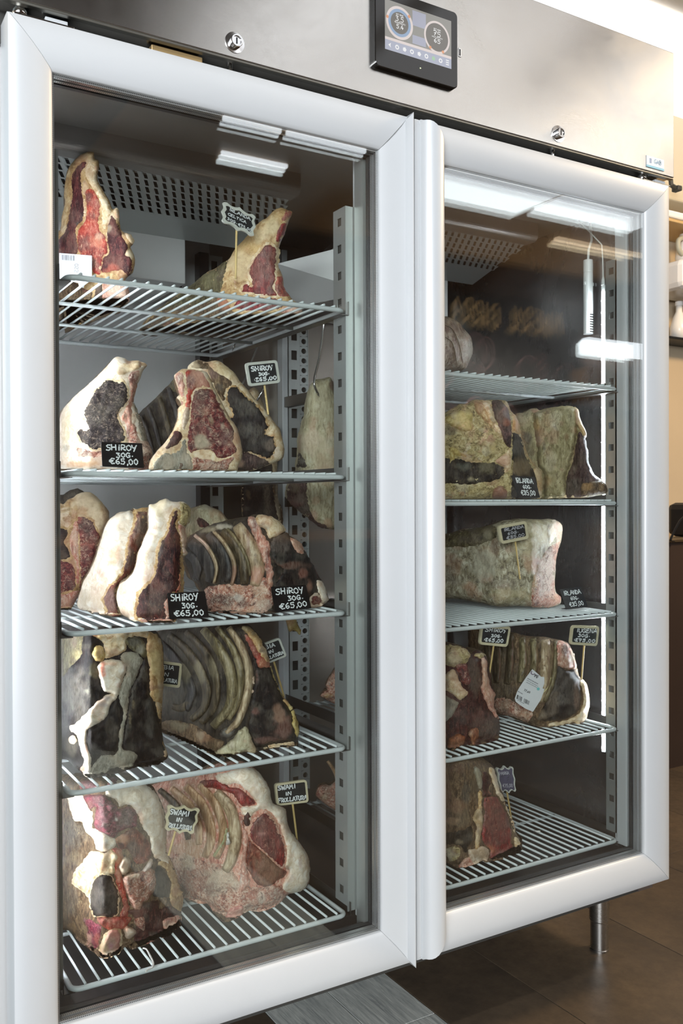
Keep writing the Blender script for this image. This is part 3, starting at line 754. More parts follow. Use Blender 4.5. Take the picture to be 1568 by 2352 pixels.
ring_m = MB().box(1.391, 1.3975, -0.00165, -0.001, 1.866, 1.8765, 0.0002).build('sticker_mark', plain('sticker_mark', (140, 160, 190), 0.4), STK)
M_GOLD = plain('gold_letters', (210, 180, 130), 0.4)
flat_text('board_lettering', [('MINERAL', .0, .52, .1, .8), ('BIRRA', .58, 1, .1, .8)], 0.03, 3.95, 5.1, 2.45, 2.66, -3.965, M_GOLD, wallf, 0, True)
rs = random.Random(5); m = MB()
for k in range(16):
    cx, cz = rs.uniform(3.9, 5.2), rs.uniform(1.6, 2.3); r = rs.uniform(.06, .16); a0 = rs.uniform(0, 6)
    pts = [np.array((((cx+r*math.cos(a0+j*.35)*(1-.03*j))-3.75)/1.6, (2.72-(cz+1.3*r*math.sin(a0+j*.35)*(1-.03*j)))/1.27)) for j in range(16)]
    ribbons(m, [pts], 0.02, 1.6, 1.27, lambda u, v: (3.75+u*1.6, -3.965, 2.72-v*1.27))
mesh('board_scribble', m.V, m.F, plain('pink_chalk', (150, 116, 116), 0.7), wallf, kind='stuff')
# ================================================================== WIRE SHELVES
SHELF_Y0, SHELF_Y1 = 0.09, 0.70
M_RAIL = steel('rail_steel', (120, 118, 116), 0.35, (60, 1, 60))
def fillet_rect(x0, x1, y0, y1, z, r, k=6):
    P = []
    for (cx, cy, a0) in ((x1-r, y1-r, 0), (x0+r, y1-r, 90), (x0+r, y0+r, 180), (x1-r, y0+r, 270)):
        for j in range(k+1):
            a = math.radians(a0+90*j/k); P.append((cx+r*math.cos(a), cy+r*math.sin(a), z))
    return P
SHELVES = [('L', 1.476, 'upper left wire shelf holding two tall cuts below the evaporator'),
           ('L', 1.155, 'grey wire shelf at eye level behind the left door, second from top'),
           ('L', 0.892, 'middle left wire shelf with two leaning black price cards'),
           ('L', 0.630, 'left wire shelf carrying the big blackened joint, second from bottom'),
           ('L', 0.306, 'lowest left wire shelf under the two fresh white-fatted joints'),
           ('R', 1.372, 'top right wire shelf holding one wrapped ball of meat'),
           ('R', 1.103, 'right wire shelf under the yellow-fatted joint and olive slab'),
           ('R', 0.841, 'right wire shelf under the long pale mouldy loin'),
           ('R', 0.569, 'right wire shelf carrying the rib rack with white paper label'),
           ('R', 0.304, 'lowest right wire shelf, mostly empty, with one red-brown steak')]
for (side, z, lab) in SHELVES:
    x0, x1 = (0.104, 0.640) if side == 'L' else (0.866, 1.3905)
    R1, RW = 0.0046, 0.0023
    root = thing('wire_shelf', lab, 'shelf', ((x0+x1)/2, SHELF_Y0, z), 'wire shelves in the refrigerator')
    zf = z-RW*2-R1                               # wires lie on the frame
    MB().tube(fillet_rect(x0+R1, x1-R1, SHELF_Y0, SHELF_Y1, zf, 0.016), R1, 10, True).build('frame', M_WIRE, root, smooth=True)
    for yy in (0.295, 0.495):
        MB().tube([(x0+R1, yy, zf), (x1-R1, yy, zf)], 0.0036, 8).build('cross_bar', M_WIRE, root, smooth=True)
    n = 22 if side == 'L' else 22
    w = MB().tube([(0, SHELF_Y0-0.0005, 0), (0, SHELF_Y1, 0)], RW, 6)
    me = bpy.data.meshes.new('wire'); me.from_pydata([tuple(v) for v in w.V], [], w.F)
    me.materials.append(M_WIRE); me.polygons.foreach_set('use_smooth', [True]*len(me.polygons))
    o0 = ORIG[root]
    for k in range(n):
        x = x0+0.026+(x1-x0-0.052)*k/(n-1)
        o = bpy.data.objects.new('wire', me); COL.objects.link(o); o.parent = root
        o.location = (x-o0[0], -o0[1], z-RW-o0[2])
    # the angle rails it rests on, hooked into the pilasters: parts of the refrigerator
    for (xa, s) in ((x0-0.009, 1), (x1+0.0085, -1)):
        prof = [(xa, z-0.016), (xa+s*0.020, z-0.016), (xa+s*0.020, z-0.0145), (xa+s*0.0015, z-0.0145), (xa+s*0.0015, z+0.011), (xa, z+0.011)]
        MB().prism(prof, 'y', 0.094, 0.775).build('shelf_rail', M_RAIL, FR)
# ================================================================== MEAT: materials
def meat_mat(name, c0, c1, c2, scale=45, stretch=(1, 1, 1), vein=None, fleck=None, spot=None, rough=0.42, bump=0.35, bscale=130, big=0.35, spec=0.5, rot=(0, 0, 0)):
    """three-tone mottled tissue; vein=(colour, scale, width, amount) thin seams of fat, fleck=(colour, scale, threshold, amount) small grains,
    spot=(colour, scale, threshold, amount) larger stains. The 'tint' attribute carries local colour of the piece itself."""
    m, nt, b = newmat(name)
    v = objcoord(nt, stretch, rot); v1 = objcoord(nt); scale *= 1.7
    if vein: vein = (vein[0], vein[1]*1.4, vein[2]*1.25, min(1, vein[3]*1.3))
    f = noise_tex(nt, v, scale, 8, 0.74, 0.9)
    r = nd(nt, 'ShaderNodeValToRGB'); nt.links.new(f, r.inputs[0])
    e = r.color_ramp.elements; e[0].position = 0.38; e[0].color = lin(c0); e[1].position = 0.63; e[1].color = lin(c2)
    x = r.color_ramp.elements.new(0.5); x.color = lin(c1)
    col = r.outputs[0]
    g = noise_tex(nt, v1, 22, 6, 0.68, 0.8)
    dk = tuple(c*0.55 for c in lin(c0)[:3])+(1,)
    col = mixc(nt, mapr(nt, g, 0.30, 0.52, big, 0.0), col, dk)
    at = nd(nt, 'ShaderNodeAttribute', attribute_name='tint')
    tn = noise_tex(nt, v, scale*1.6, 6, 0.7, 0.6)
    tw = mixc(nt, mapr(nt, tn, 0.35, 0.68, 0.0, 0.45), at.outputs['Color'], dk)
    tw = mixc(nt, mapr(nt, tn, 0.66, 0.34, 0.0, 0.22), tw, lin((235, 222, 200)))
    ta = mathn(nt, 'MULTIPLY', at.outputs['Alpha'], mapr(nt, tn, 0.25, 0.5, 0.55, 1.0), True)
    col = mixc(nt, ta, col, tw)
    h = f
    if spot:
        s = noise_tex(nt, v1, spot[1], 5, 0.65, 1.2)
        col = mixc(nt, mapr(nt, s, spot[2], spot[2]+0.07, 0, spot[3]), col, lin(spot[0]))
    if vein:
        n1 = noise_tex(nt, v, vein[1], 4, 0.6, 1.6)
        d = mathn(nt, 'ABSOLUTE', mathn(nt, 'SUBTRACT', n1, 0.5))
        w = mapr(nt, d, 0.0, vein[2], vein[3], 0.0)
        brk = mapr(nt, noise_tex(nt, v1, vein[1]*1.7, 3, 0.6), 0.42, 0.6)
        col = mixc(nt, mathn(nt, 'MULTIPLY', w, brk), col, lin(vein[0]))
    if fleck:
        q = noise_tex(nt, v, fleck[1], 3, 0.75, 0.4)
        col = mixc(nt, mapr(nt, q, fleck[2], fleck[2]+0.06, 0, fleck[3]), col, lin(fleck[0]))
    nt.links.new(col, b.inputs['Base Color'])
    nt.links.new(mapr(nt, g, 0.3, 0.7, rough-0.08, rough+0.14), b.inputs['Roughness'])
    b.inputs['Specular IOR Level'].default_value = spec*(0.55 if name.startswith(('lean_bl', 'lean_dark', 'lean_pu', 'crust', 'lean_mar', 'rib_d', 'rib_b')) else 0.85)
    h2 = noise_tex(nt, v, bscale, 5, 0.7, 0.3)
    hh = mathn(nt, 'ADD', mathn(nt, 'MULTIPLY', f, 0.7), mathn(nt, 'MULTIPLY', h2, 0.5))
    bn = nd(nt, 'ShaderNodeBump', i_Strength=bump, i_Distance=0.006); nt.links.new(hh, bn.inputs['Height'])
    nt.links.new(bn.outputs[0], b.inputs['Normal'])
    return m
MM = {}
def mm(k, *a, **kw): MM[k] = meat_mat(k, *a, **kw)
V_STR = (1.6, 1.6, 0.5)
mm('fat_white', (214, 192, 164), (240, 226, 204), (250, 244, 232), 38, big=0.10, bump=0.3, spot=((196, 150, 126), 26, 0.70, 0.55), fleck=((150, 100, 84), 150, 0.74, 0.5))
mm('fat_cream', (186, 150, 108), (228, 204, 164), (246, 232, 204), 42, big=0.16, bump=0.4, spot=((160, 104, 76), 30, 0.68, 0.5))
mm('fat_tan', (150, 112, 70), (196, 162, 112), (224, 200, 158), 40, big=0.2, bump=0.4, spot=((128, 78, 48), 34, 0.68, 0.5))
mm('fat_yellow', (150, 122, 62), (198, 174, 104), (226, 210, 156), 46, big=0.2, bump=0.5, spot=((110, 84, 48), 40, 0.66, 0.5))
mm('fat_lump', (104, 88, 58), (184, 164, 112), (222, 208, 166), 60, big=0.25, bump=0.7, spot=((60, 46, 34), 60, 0.60, 0.7))
mm('fat_pink', (150, 78, 66), (208, 142, 120), (240, 208, 186), 52, V_STR, big=0.2, bump=0.5, vein=((238, 222, 204), 60, 0.05, 0.6), spot=((110, 40, 36), 34, 0.66, 0.55))
mm('fat_mottle', (104, 42, 34), (186, 120, 98), (242, 214, 190), 62, big=0.35, bump=0.7, spot=((78, 26, 24), 40, 0.54, 0.75), vein=((240, 228, 208), 70, 0.05, 0.6))
mm('fat_aged', (132, 122, 92), (190, 180, 146), (216, 210, 182), 40, V_STR, big=0.2, bump=0.5, fleck=((88, 76, 52), 260, 0.66, 0.7), spot=((96, 80, 58), 28, 0.70, 0.5))
mm('fat_olive', (116, 102, 66), (160, 148, 108), (190, 180, 142), 46, V_STR, big=0.2, bump=0.5, vein=((92, 72, 46), 34, 0.03, 0.7), spot=((84, 60, 38), 32, 0.70, 0.6))
mm('fat_mould', (92, 80, 62), (158, 148, 120), (214, 208, 186), 30, (1.4, 1.4, 0.8), big=0.35, bump=0.45, spot=((62, 48, 36), 24, 0.60, 0.55), vein=((222, 216, 196), 40, 0.04, 0.4))
mm('lean_red', (72, 14, 20), (122, 28, 32), (168, 62, 56), 60, V_STR, big=0.3, vein=((200, 150, 130), 46, 0.02, 0.6), rough=0.34, bump=0.3)
mm('lean_bright', (118, 26, 24), (172, 50, 42), (216, 112, 86), 60, V_STR, big=0.25, vein=((232, 190, 160), 60, 0.03, 0.6), rough=0.34, bump=0.4)
mm('lean_wine', (54, 8, 22), (104, 18, 42), (160, 74, 90), 80, big=0.35, vein=((206, 170, 168), 90, 0.025, 0.5), rough=0.3, bump=0.5)
mm('lean_purple', (36, 12, 18), (70, 26, 32), (120, 60, 58), 64, V_STR, big=0.35, vein=((180, 140, 120), 60, 0.018, 0.45), rough=0.4, bump=0.4)
mm('lean_dark', (24, 8, 12), (50, 18, 22), (98, 48, 44), 70, V_STR, big=0.3, vein=((170, 130, 110), 60, 0.018, 0.45), fleck=((190, 160, 140), 300, 0.70, 0.4), rough=0.4, bump=0.45)
mm('lean_marble', (16, 13, 17), (34, 28, 32), (80, 66, 64), 120, big=0.2, vein=((176, 156, 136), 60, 0.030, 0.55), fleck=((190, 174, 156), 210, 0.66, 0.6), rough=0.38, bump=0.5)
mm('lean_mottle', (54, 12, 18), (104, 30, 34), (164, 92, 80), 60, big=0.3, vein=((214, 190, 164), 46, 0.03, 0.6), spot=((196, 176, 150), 40, 0.66, 0.55), fleck=((214, 200, 180), 240, 0.68, 0.6), rough=0.36, bump=0.5)
mm('lean_black', (10, 9, 11), (20, 16, 18), (46, 34, 32), 70, V_STR, big=0.3, vein=((120, 100, 86), 50, 0.012, 0.35), fleck=((150, 136, 122), 330, 0.73, 0.35), rough=0.38, bump=0.4)
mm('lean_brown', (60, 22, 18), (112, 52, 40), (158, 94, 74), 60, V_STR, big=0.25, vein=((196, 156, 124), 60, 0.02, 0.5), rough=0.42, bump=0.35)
mm('crust_dark', (15, 12, 11), (34, 28, 24), (76, 64, 50), 40, (2.2, 2.2, 0.5), big=0.35, vein=((126, 112, 88), 40, 0.02, 0.4), rough=0.46, bump=0.5)
mm('crust_brown', (52, 38, 28), (100, 78, 58), (152, 128, 98), 46, (1.8, 1.8, 0.6), big=0.35, vein=((182, 160, 124), 50, 0.02, 0.5), spot=((44, 30, 24), 36, 0.62, 0.6), rough=0.48, bump=0.6)
mm('crust_olive', (44, 38, 25), (84, 76, 52), (130, 120, 88), 40, (2.2, 2.2, 0.5), big=0.4, vein=((176, 168, 132), 46, 0.02, 0.5), rough=0.46, bump=0.5)
mm('crust_purple', (38, 28, 28), (76, 56, 54), (126, 104, 96), 50, (2, 2, .5), big=0.3, vein=((150, 130, 120), 60, 0.02, 0.4), rough=0.44, bump=0.45)
mm('rib_pale', (120, 98, 74), (176, 154, 122), (214, 198, 168), 34, (2, 2, 0.4), big=0.25, spot=((96, 60, 44), 26, 0.66, 0.5), rough=0.36, bump=0.25)
mm('rib_olive', (70, 62, 44), (122, 110, 80), (170, 158, 124), 34, (2, 2, 0.4), big=0.35, spot=((56, 44, 32), 28, 0.62, 0.5), rough=0.36, bump=0.25)
mm('rib_brown', (42, 36, 28), (78, 68, 52), (120, 106, 84), 34, (2, 2, 0.4), big=0.35, spot=((30, 26, 22), 28, 0.62, 0.5), rough=0.36, bump=0.25)
mm('rib_dark', (28, 26, 26), (52, 48, 46), (92, 86, 80), 34, (2, 2, 0.4), big=0.3, rough=0.34, bump=0.25)
mm('rib_tan', (128, 92, 64), (180, 146, 112), (214, 188, 156), 30, (2, 2, 0.4), big=0.25, rough=0.34, bump=0.25)
mm('bone_grey', (110, 104, 90), (150, 144, 128), (180, 176, 162), 70, (1.5, 1.5, .5), big=0.12, vein=((84, 78, 68), 60, 0.012, 0.5), fleck=((96, 88, 76), 420, 0.64, 0.5), rough=0.55, bump=0.4)
mm('bone_pale', (170, 142, 118), (214, 192, 166), (236, 222, 204), 50, big=0.1, rough=0.35, bump=0.25)
mm('bone_pink', (176, 104, 96), (206, 142, 130), (226, 190, 168), 60, big=0.05, rough=0.34, bump=0.3)
mm('bone_orange', (96, 50, 30), (150, 84, 52), (196, 140, 96), 60, V_STR, big=0.2, rough=0.4, bump=0.5)
mm('hole_dark', (14, 10, 10), (30, 20, 18), (60, 40, 34), 60, big=0.2, rough=0.5, bump=0.4)
mm('wrap_cloth', (124, 96, 80), (186, 166, 146), (222, 212, 198), 34, (1.4, 1.4, .6), big=0.15, vein=((96, 66, 54), 34, 0.035, 0.7), spot=((110, 74, 62), 18, 0.60, 0.55), rough=0.25, bump=0.5, spec=0.8)

# ================================================================== MEAT: shapes
def catmull(P, closed=True, step=3.0, ten=0.42):
    P = np.asarray(P, float); n = len(P); out = []
    rng = range(n) if closed else range(n-1)
    for i in rng:
        if closed: p0, p1, p2, p3 = P[i-1], P[i], P[(i+1) % n], P[(i+2) % n]
        else: p0, p1, p2, p3 = P[max(i-1, 0)], P[i], P[i+1], P[min(i+2, n-1)]
        L = np.linalg.norm(p2-p1); k = max(1, int(round(L/step)))
        t = (np.arange(k)/k)[:, None]
        def lim(d, L): 
            m = np.linalg.norm(d); return d*min(1.0, 1.4*L/(m+1e-9))
        m1 = lim((p2-p0)*ten, L); m2 = lim((p3-p1)*ten, L)
        out.append(p1*(2*t**3-3*t**2+1)+m1*(t**3-2*t**2+t)+p2*(-2*t**3+3*t**2)+m2*(t**3-t**2))
    out = np.concatenate(out)
    if not closed: out = np.vstack([out, P[-1]])
    return out
def fb(x, y, z, o=4): return noise.fractal(Vector((x, y, z)), 0.9, 2.1, o)
def jitter_loop(P, amp, seed, sc=0.05):
    n = len(P); T = np.roll(P, -1, 0)-np.roll(P, 1, 0); N = np.stack([-T[:, 1], T[:, 0]], 1)
    N /= np.linalg.norm(N, axis=1)[:, None]+1e-9
    a = np.array([fb(p[0]*sc, p[1]*sc, seed*7.3, 4)*0.9+fb(p[0]*sc*4.5, p[1]*sc*4.5, seed*3.1+5, 3)*0.35 for p in P])*amp
    return P+N*a[:, None]
def inside(pts, poly):
    x, y = pts[:, 0], pts[:, 1]; c = np.zeros(len(pts), bool)
    a = poly; b = np.roll(poly, -1, 0)
    for (x1, y1), (x2, y2) in zip(a, b):
        if y1 == y2: continue
        k = ((y1 > y) != (y2 > y)) & (x < (x2-x1)*(y-y1)/(y2-y1)+x1)
        c ^= k
    return c
def dist(pts, poly):
    """distance to the outline's segments"""
    a = poly; b = np.roll(poly, -1, 0); d = np.full(len(pts), 1e9)
    for p, q in zip(a, b):
        v = q-p; L = v@v+1e-12; t = np.clip(((pts-p)@v)/L, 0, 1)
        e = pts-(p+t[:, None]*v); d = np.minimum(d, np.einsum('ij,ij->i', e, e))
    return np.sqrt(d)
def triangulate(loop, res, seed):
    """loop: outline in px. returns pts, tris, n_boundary"""
    rnd = np.random.RandomState(seed)
    mn, mx = loop.min(0), loop.max(0); pts = []
    h = res*0.866
    ys = np.arange(mn[1]+h/2, mx[1], h)
    for j, y in enumerate(ys):
        xs = np.arange(mn[0]+(res/2 if j % 2 else 0), mx[0], res); pts.append(np.stack([xs, np.full(len(xs), y)], 1))
    nb = len(loop)
    if pts:
        P = np.vstack(pts); P = P+rnd.uniform(-.12, .12, P.shape)*res
        k = inside(P, loop); P = P[k]
        if len(P):
            P = P[dist(P, loop) > res*0.55]
        A = np.vstack([loop, P])
    else: A = loop
    vs = [Vector((p[0], p[1])) for p in A]
    es = [(i, (i+1) % nb) for i in range(nb)]
    r = delaunay_2d_cdt(vs, es, [], 1, 1e-4)
    V = np.array([(v[0], v[1]) for v in r[0]]); F = [tuple(f) for f in r[2]]
    orig = r[3]
    return V, F, nb
class Crop:
    def __init__(s, ox, oy, sc): s.o = np.array((ox, oy), float); s.s = sc
    def __call__(s, P): return np.asarray(P, float)/s.s+s.o
class Meat:
    def __init__(s, name, label, crop, outline, base, z, T=0.08, R=0.016, mat='fat_cream', back='crust_brown', relief=0.0016, rsc=55, jit=1.4, res=4.5, lean=0.0, group=None, seed=1, cat='meat', dirx=0.6, zs=1.0, blobs=(), lump=0.0, lsc=45, floor_clip=True, tint=None):
        s.crop = Crop(*crop); s.seed = seed; s.z = z; s.relief, s.rsc = relief, rsc; s.lump, s.lsc = lump, lsc
        s.zs = zs; s.clip = floor_clip; s.res = res; s.lean = lean
        ol = s.crop(outline)
        # base: (px, y) pairs, or (px, py) pairs on the shelf plane when y > 5
        bx, by = [], []
        for (a, b) in base:
            if b > 5: p = on(a, b, 2, z); by.append(p[1])
            else: by.append(b)
            bx.append(a)
        s.bx, s.by = np.array(bx, float), np.array(by, float)
        c = ol.mean(0)
        s.mpp = (np.dot(on(c[0], c[1], 1, float(s.Y(np.array([c[0]]))[0]))-CAM_P, CF))/CAM_F
        s.Rpx = R/s.mpp; s.R = R
        loop = jitter_loop(catmull(ol, True, 3.0), jit, seed)
        s.loop = loop
        V, F, nb = triangulate(loop, res, seed)
        P3 = s.pos(V)
        cx = P3.mean(0)
        org = (cx[0], float(P3[:, 1].min()+T*0.5), P3[:, 2].min() if z is None else z)
        s.root = thing(name, label, cat, org, group)
        d = (cx[:2]-CAM_P[:2])*np.array((dirx, 1.0)); d = d/np.linalg.norm(d); D = np.array((d[0], d[1], 0.0)); s.D = D
        # rim: walk backwards and close
        d_b = dist(V[:], loop); rim = list(range(len(loop)))
        # boundary verts are the first nb input verts; map through nearest
        nbv = min(nb, len(V))
        # find ordered boundary from triangle edges
        cnt = {}
        for f in F:
            for i in range(3):
                a, b = f[i], f[(i+1) % 3]; cnt[(a, b)] = cnt.get((a, b), 0)+1
        nxt = {a: b for (a, b) in cnt if (b, a) not in cnt}
        st = next(iter(nxt)); ring = [st]; cur = nxt[st]
        while cur != st and len(ring) < 5000 and cur in nxt:
            ring.append(cur); cur = nxt[cur]
        VV = [tuple(p) for p in P3]; FF = list(F); mi = [0]*len(F)
        rp = P3[ring]; rc = rp.mean(0); prev = ring
        prof = ((0.12, 1.0), (0.35, 0.985), (0.7, 0.95), (0.92, 0.86), (1.0, 0.70))
        for (t, sc) in prof:
            Q = rc+(rp-rc)*np.array((1, 1, 1))*sc+D*T*t
            Q[:, 2] = rc[2]+(rp[:, 2]-rc[2])*sc
            if z is not None and s.clip:
                low = rp[:, 2] < z+0.012
                Q[low, 2] = np.maximum(rp[low, 2], z+0.0006)
            nz = np.array([fb(q[0]*60, q[1]*60, q[2]*60+seed, 3) for q in Q])*0.0022
            Q = Q+(rp-rc)/(np.linalg.norm(rp-rc, axis=1)[:, None]+1e-6)*nz[:, None]*np.array((1, 1, 0.6))
            if z is not None and s.clip: Q[:, 2] = np.maximum(Q[:, 2], z+0.0006)
            base_i = len(VV); VV += [tuple(q) for q in Q]; cur = list(range(base_i, base_i+len(ring))); n = len(ring)
            for i in range(n):
                FF.append((prev[i], cur[i], cur[(i+1) % n], prev[(i+1) % n])); mi.append(1)
            prev = cur
        FF.append(tuple(reversed(prev))); mi.append(1)
        s.body = mesh('body', VV, FF, [MM[mat], MM[back]], s.root, True, mi=mi)
        bm = bmesh.new(); bm.from_mesh(s.body.data); bmesh.ops.recalc_face_normals(bm, faces=bm.faces); bm.to_mesh(s.body.data); bm.free()
        s.paint(s.body, np.vstack([V, np.full((len(VV)-len(V), 2), -1e4)]), blobs, mat, loop)
        s.mat = mat
    def Y(s, px): return np.interp(px, s.bx, s.by)
    def pos(s, V, extra=0.0, rel=True):
        """surface point for pixels V, extra = metres towards the viewer"""
        d = dist(V, s.loop); t = np.clip(d/s.Rpx, 0, 1)
        ins = inside(V, s.loop); t = np.where(ins, t, 0)
        # smoothed base depth
        y = (s.Y(V[:, 0]-6)+s.Y(V[:, 0])+s.Y(V[:, 0]+6))/3+s.R*(1-np.sqrt(np.clip(1-(1-t)**2, 0, 1)))
        P = on_y_arr(V[:, 0], V[:, 1], y)
        if s.lean and s.z is not None:
            y = y+s.lean*np.clip(P[:, 2]-s.z, 0, 1); P = on_y_arr(V[:, 0], V[:, 1], y)
        if s.relief or s.lump:
            n = np.array([fb(p[0]*s.rsc, p[1]*s.rsc, p[2]*s.rsc+s.seed*3.1, 4) for p in P])
            a = -n*s.relief*np.clip(t*2, 0.15, 1)
            if s.lump:
                l = np.array([noise.voronoi(Vector((p[0]*s.lsc, p[1]*s.lsc, p[2]*s.lsc+s.seed)))[0][0] for p in P])
                a = a+np.clip(l, 0, 0.8)*s.lump
            y = y+a
        y = y-extra
        P = on_y_arr(V[:, 0], V[:, 1], y)
        if s.z is not None and s.clip:
            low = P[:, 2] < s.z+0.0012
            if low.any():
                zs = s.z+0.0012
                dd = CF[None]+CR[None]*((V[low, 0]-784)/CAM_F)[:, None]-CU[None]*((V[low, 1]-1176)/CAM_F)[:, None]
                tt = (zs-CAM_P[2])/dd[:, 2]; Q = CAM_P[None]+dd*tt[:, None]
                yy = y[low]
                bad = (tt < 0) | (abs(s.z-CAM_P[2]) < 0.08) | (Q[:, 1] > yy+0.30) | (Q[:, 1] < yy-0.06)
                Q2 = P[low].copy(); Q2[:, 2] = zs
                Q = np.where(bad[:, None], Q2, Q)
                P[low] = Q
        return P
    def auto(s, mat, loop, n):
        """natural unevenness of the tissue: small stains of kindred colours"""
        rs = random.Random(s.seed*97+int(loop[0, 0]*3)); out = []
        pal = {'fat': ((206, 156, 118), (176, 118, 84), (246, 234, 212), (196, 132, 112)), 'lea': ((60, 16, 20), (22, 14, 16), (120, 60, 52), (100, 32, 32)), 'blk': ((14, 10, 12), (34, 22, 22), (48, 40, 36)),
               'cru': ((28, 22, 20), (110, 94, 70), (70, 46, 34), (40, 32, 26)), 'rib': ((206, 186, 154), (60, 46, 36), (140, 104, 78)), 'bon': ((206, 186, 160), (150, 120, 96))}.get('blk' if mat in ('lean_black', 'lean_marble', 'crust_dark') else mat[:3], ((120, 90, 70),))
        mn, mx = loop.min(0), loop.max(0)
        for k in range(n):
            p = (rs.uniform(mn[0], mx[0]), rs.uniform(mn[1], mx[1])); r = rs.uniform(4, 20)
            q = (np.array(p)-s.crop.o)*s.crop.s
            out.append((q[0], q[1], r*s.crop.s, rs.choice(pal), rs.uniform(.22, .55), r*s.crop.s*rs.uniform(.5, 2.0)))
        return out
    def paint(s, o, V, blobs, mat=None, loop=None):
        if mat and loop is not None:
            a = abs(np.sum(loop[:, 0]*np.roll(loop[:, 1], -1)-np.roll(loop[:, 0], -1)*loop[:, 1]))/2
            blobs = s.auto(mat, loop, int(min(34, max(3, a/700))))+list(blobs)
        me = o.data
        at = me.color_attributes.new('tint', 'FLOAT_COLOR', 'POINT')
        n = len(me.vertices); A = np.zeros((n, 4)); V = V[:n]
        for b in blobs:
            (x, y, r, c, k) = b[:5]; p = s.crop([(x, y)])[0]; rp = np.array((r, b[5] if len(b) > 5 else r), float)/s.crop.s
            dd = np.sqrt((((V-p)/rp)**2).sum(1))
            near = dd < 1.9
            if not near.any(): continue
            idx = np.where(near)[0]
            nz = np.array([fb(V[i, 0]*.05, V[i, 1]*.05, s.seed+x*.01, 4) for i in idx])
            w = np.clip((1.15-dd[idx]+nz*0.55)/0.5, 0, 1)*k
            cc = np.array(lin(c)[:3]); a0 = A[idx, 3:4]
            na = w[:, None]+a0*(1-w[:, None])
            A[idx, :3] = np.where(na > 1e-6, (cc*w[:, None]+A[idx, :3]*a0*(1-w[:, None]))/np.maximum(na, 1e-6), 0)
            A[idx, 3:4] = na
        at.data.foreach_set('color', A.ravel())
    def zone(s, name, mat, poly, up=0.0024, edge=3.2, jit=2.6, res=None, relief=0.0, rsc=90, blobs=(), halo=None, hw=5, lump=0.0, lsc=60, parent=None, dome=0.0, streak=0.0, label=None):
        """a patch of another tissue standing proud of the body"""
        up = max(up*s.zs, 0.0018); edge = edge/s.zs; dome *= s.zs
        P = s.crop(poly); sd = s.seed*13+int(abs(P[0, 0]))
        loop = jitter_loop(catmull(P, True, 2.6), jit, sd, 0.09)
        if halo:
            N = loop-loop.mean(0)
            T = np.roll(loop, -2, 0)-np.roll(loop, 2, 0); Nn = np.stack([T[:, 1], -T[:, 0]], 1); Nn /= np.linalg.norm(Nn, axis=1)[:, None]+1e-9
            area2 = np.sum(loop[:, 0]*np.roll(loop[:, 1], -1)-np.roll(loop[:, 0], -1)*loop[:, 1])
            if area2 < 0: Nn = -Nn
            h = jitter_loop(loop+Nn*hw, jit*1.3, sd+3, 0.07)
            s._patch('fat_seam', halo, h, up*0.5, edge*1.3, res, 0.0, rsc, (), 0, lsc, parent, 0, 0, sd+1)
        return s._patch(name, mat, loop, up, edge, res, relief, rsc, blobs, lump, lsc, parent, dome, streak, sd, label)
    def _patch(s, name, mat, loop, up, edge, res, relief, rsc, blobs, lump, lsc, parent, dome, streak, sd, label=None):
        V, F, nb = triangulate(loop, res or s.res, sd)
        if len(F) == 0: return None
        d = dist(V, loop); t = np.clip(d/edge, 0, 1); prof = t*t*(3-2*t)
        ex = -0.0012+(up+0.0012)*prof
        if dome: ex = ex+dome*np.sqrt(np.clip(1-(1-np.clip(d/(d.max()+1e-6), 0, 1))**2, 0, 1))
        B = s.pos(V)
        if relief or lump or streak:
            for i, p in enumerate(B):
                a = 0
                if relief: a += fb(p[0]*rsc, p[1]*rsc, p[2]*rsc+sd, 4)*relief
                if lump: a -= min(noise.voronoi(Vector((p[0]*lsc, p[1]*lsc, p[2]*lsc+sd)))[0][0], 0.8)*lump
                if streak: a += fb(p[0]*160, p[1]*160, p[2]*22+sd, 3)*streak
                ex[i] += a*prof[i]
        P3 = s.pos(V, ex)
        o = mesh(name, P3, F, MM[mat], parent or s.root, True, label=label)
        # front faces look at the camera side
        me = o.data
        if len(me.polygons):
            nn = sum((p.normal*p.area for p in me.polygons), Vector())
            if nn.dot(Vector(CF)) > 0: me.flip_normals()
        s.paint(o, V, blobs, mat, loop)
        return o
    def rib(s, pts, width, mat='rib_olive', up=0.010, name='rib', taper=0.7, blobs=(), k=9, wfun=None):
        P = catmull(s.crop(pts), False, 4.0); n = len(P); w = width/s.crop.s/2
        G = []; E = []
        for i in range(n):
            t = P[min(i+1, n-1)]-P[max(i-1, 0)]; t = t/(np.linalg.norm(t)+1e-9); nn = np.array((-t[1], t[0]))
            f = i/(n-1); ww = w*(1-(1-taper)*abs(2*f-1)**2)*(1+0.10*fb(P[i, 0]*.03, P[i, 1]*.03, s.seed))
            endf = min(1, min(i, n-1-i)/2.5+0.15)
            for j in range(k):
                u = -1+2*j/(k-1); G.append(P[i]+nn*ww*u); E.append(-0.002+(up+0.002)*math.sqrt(max(0, 1-u*u))*endf)
        V = np.array(G); ex = np.array(E)
        P3 = s.pos(V, ex)
        F = [(i*k+j, i*k+j+1, (i+1)*k+j+1, (i+1)*k+j) for i in range(n-1) for j in range(k-1)]
        o = mesh(name, P3, F, MM[mat], s.root, True)
        nnn = sum((p.normal*p.area for p in o.data.polygons), Vector())
        if nnn.dot(Vector(CF)) > 0: o.data.flip_normals()
        s.paint(o, V, blobs)
        return o
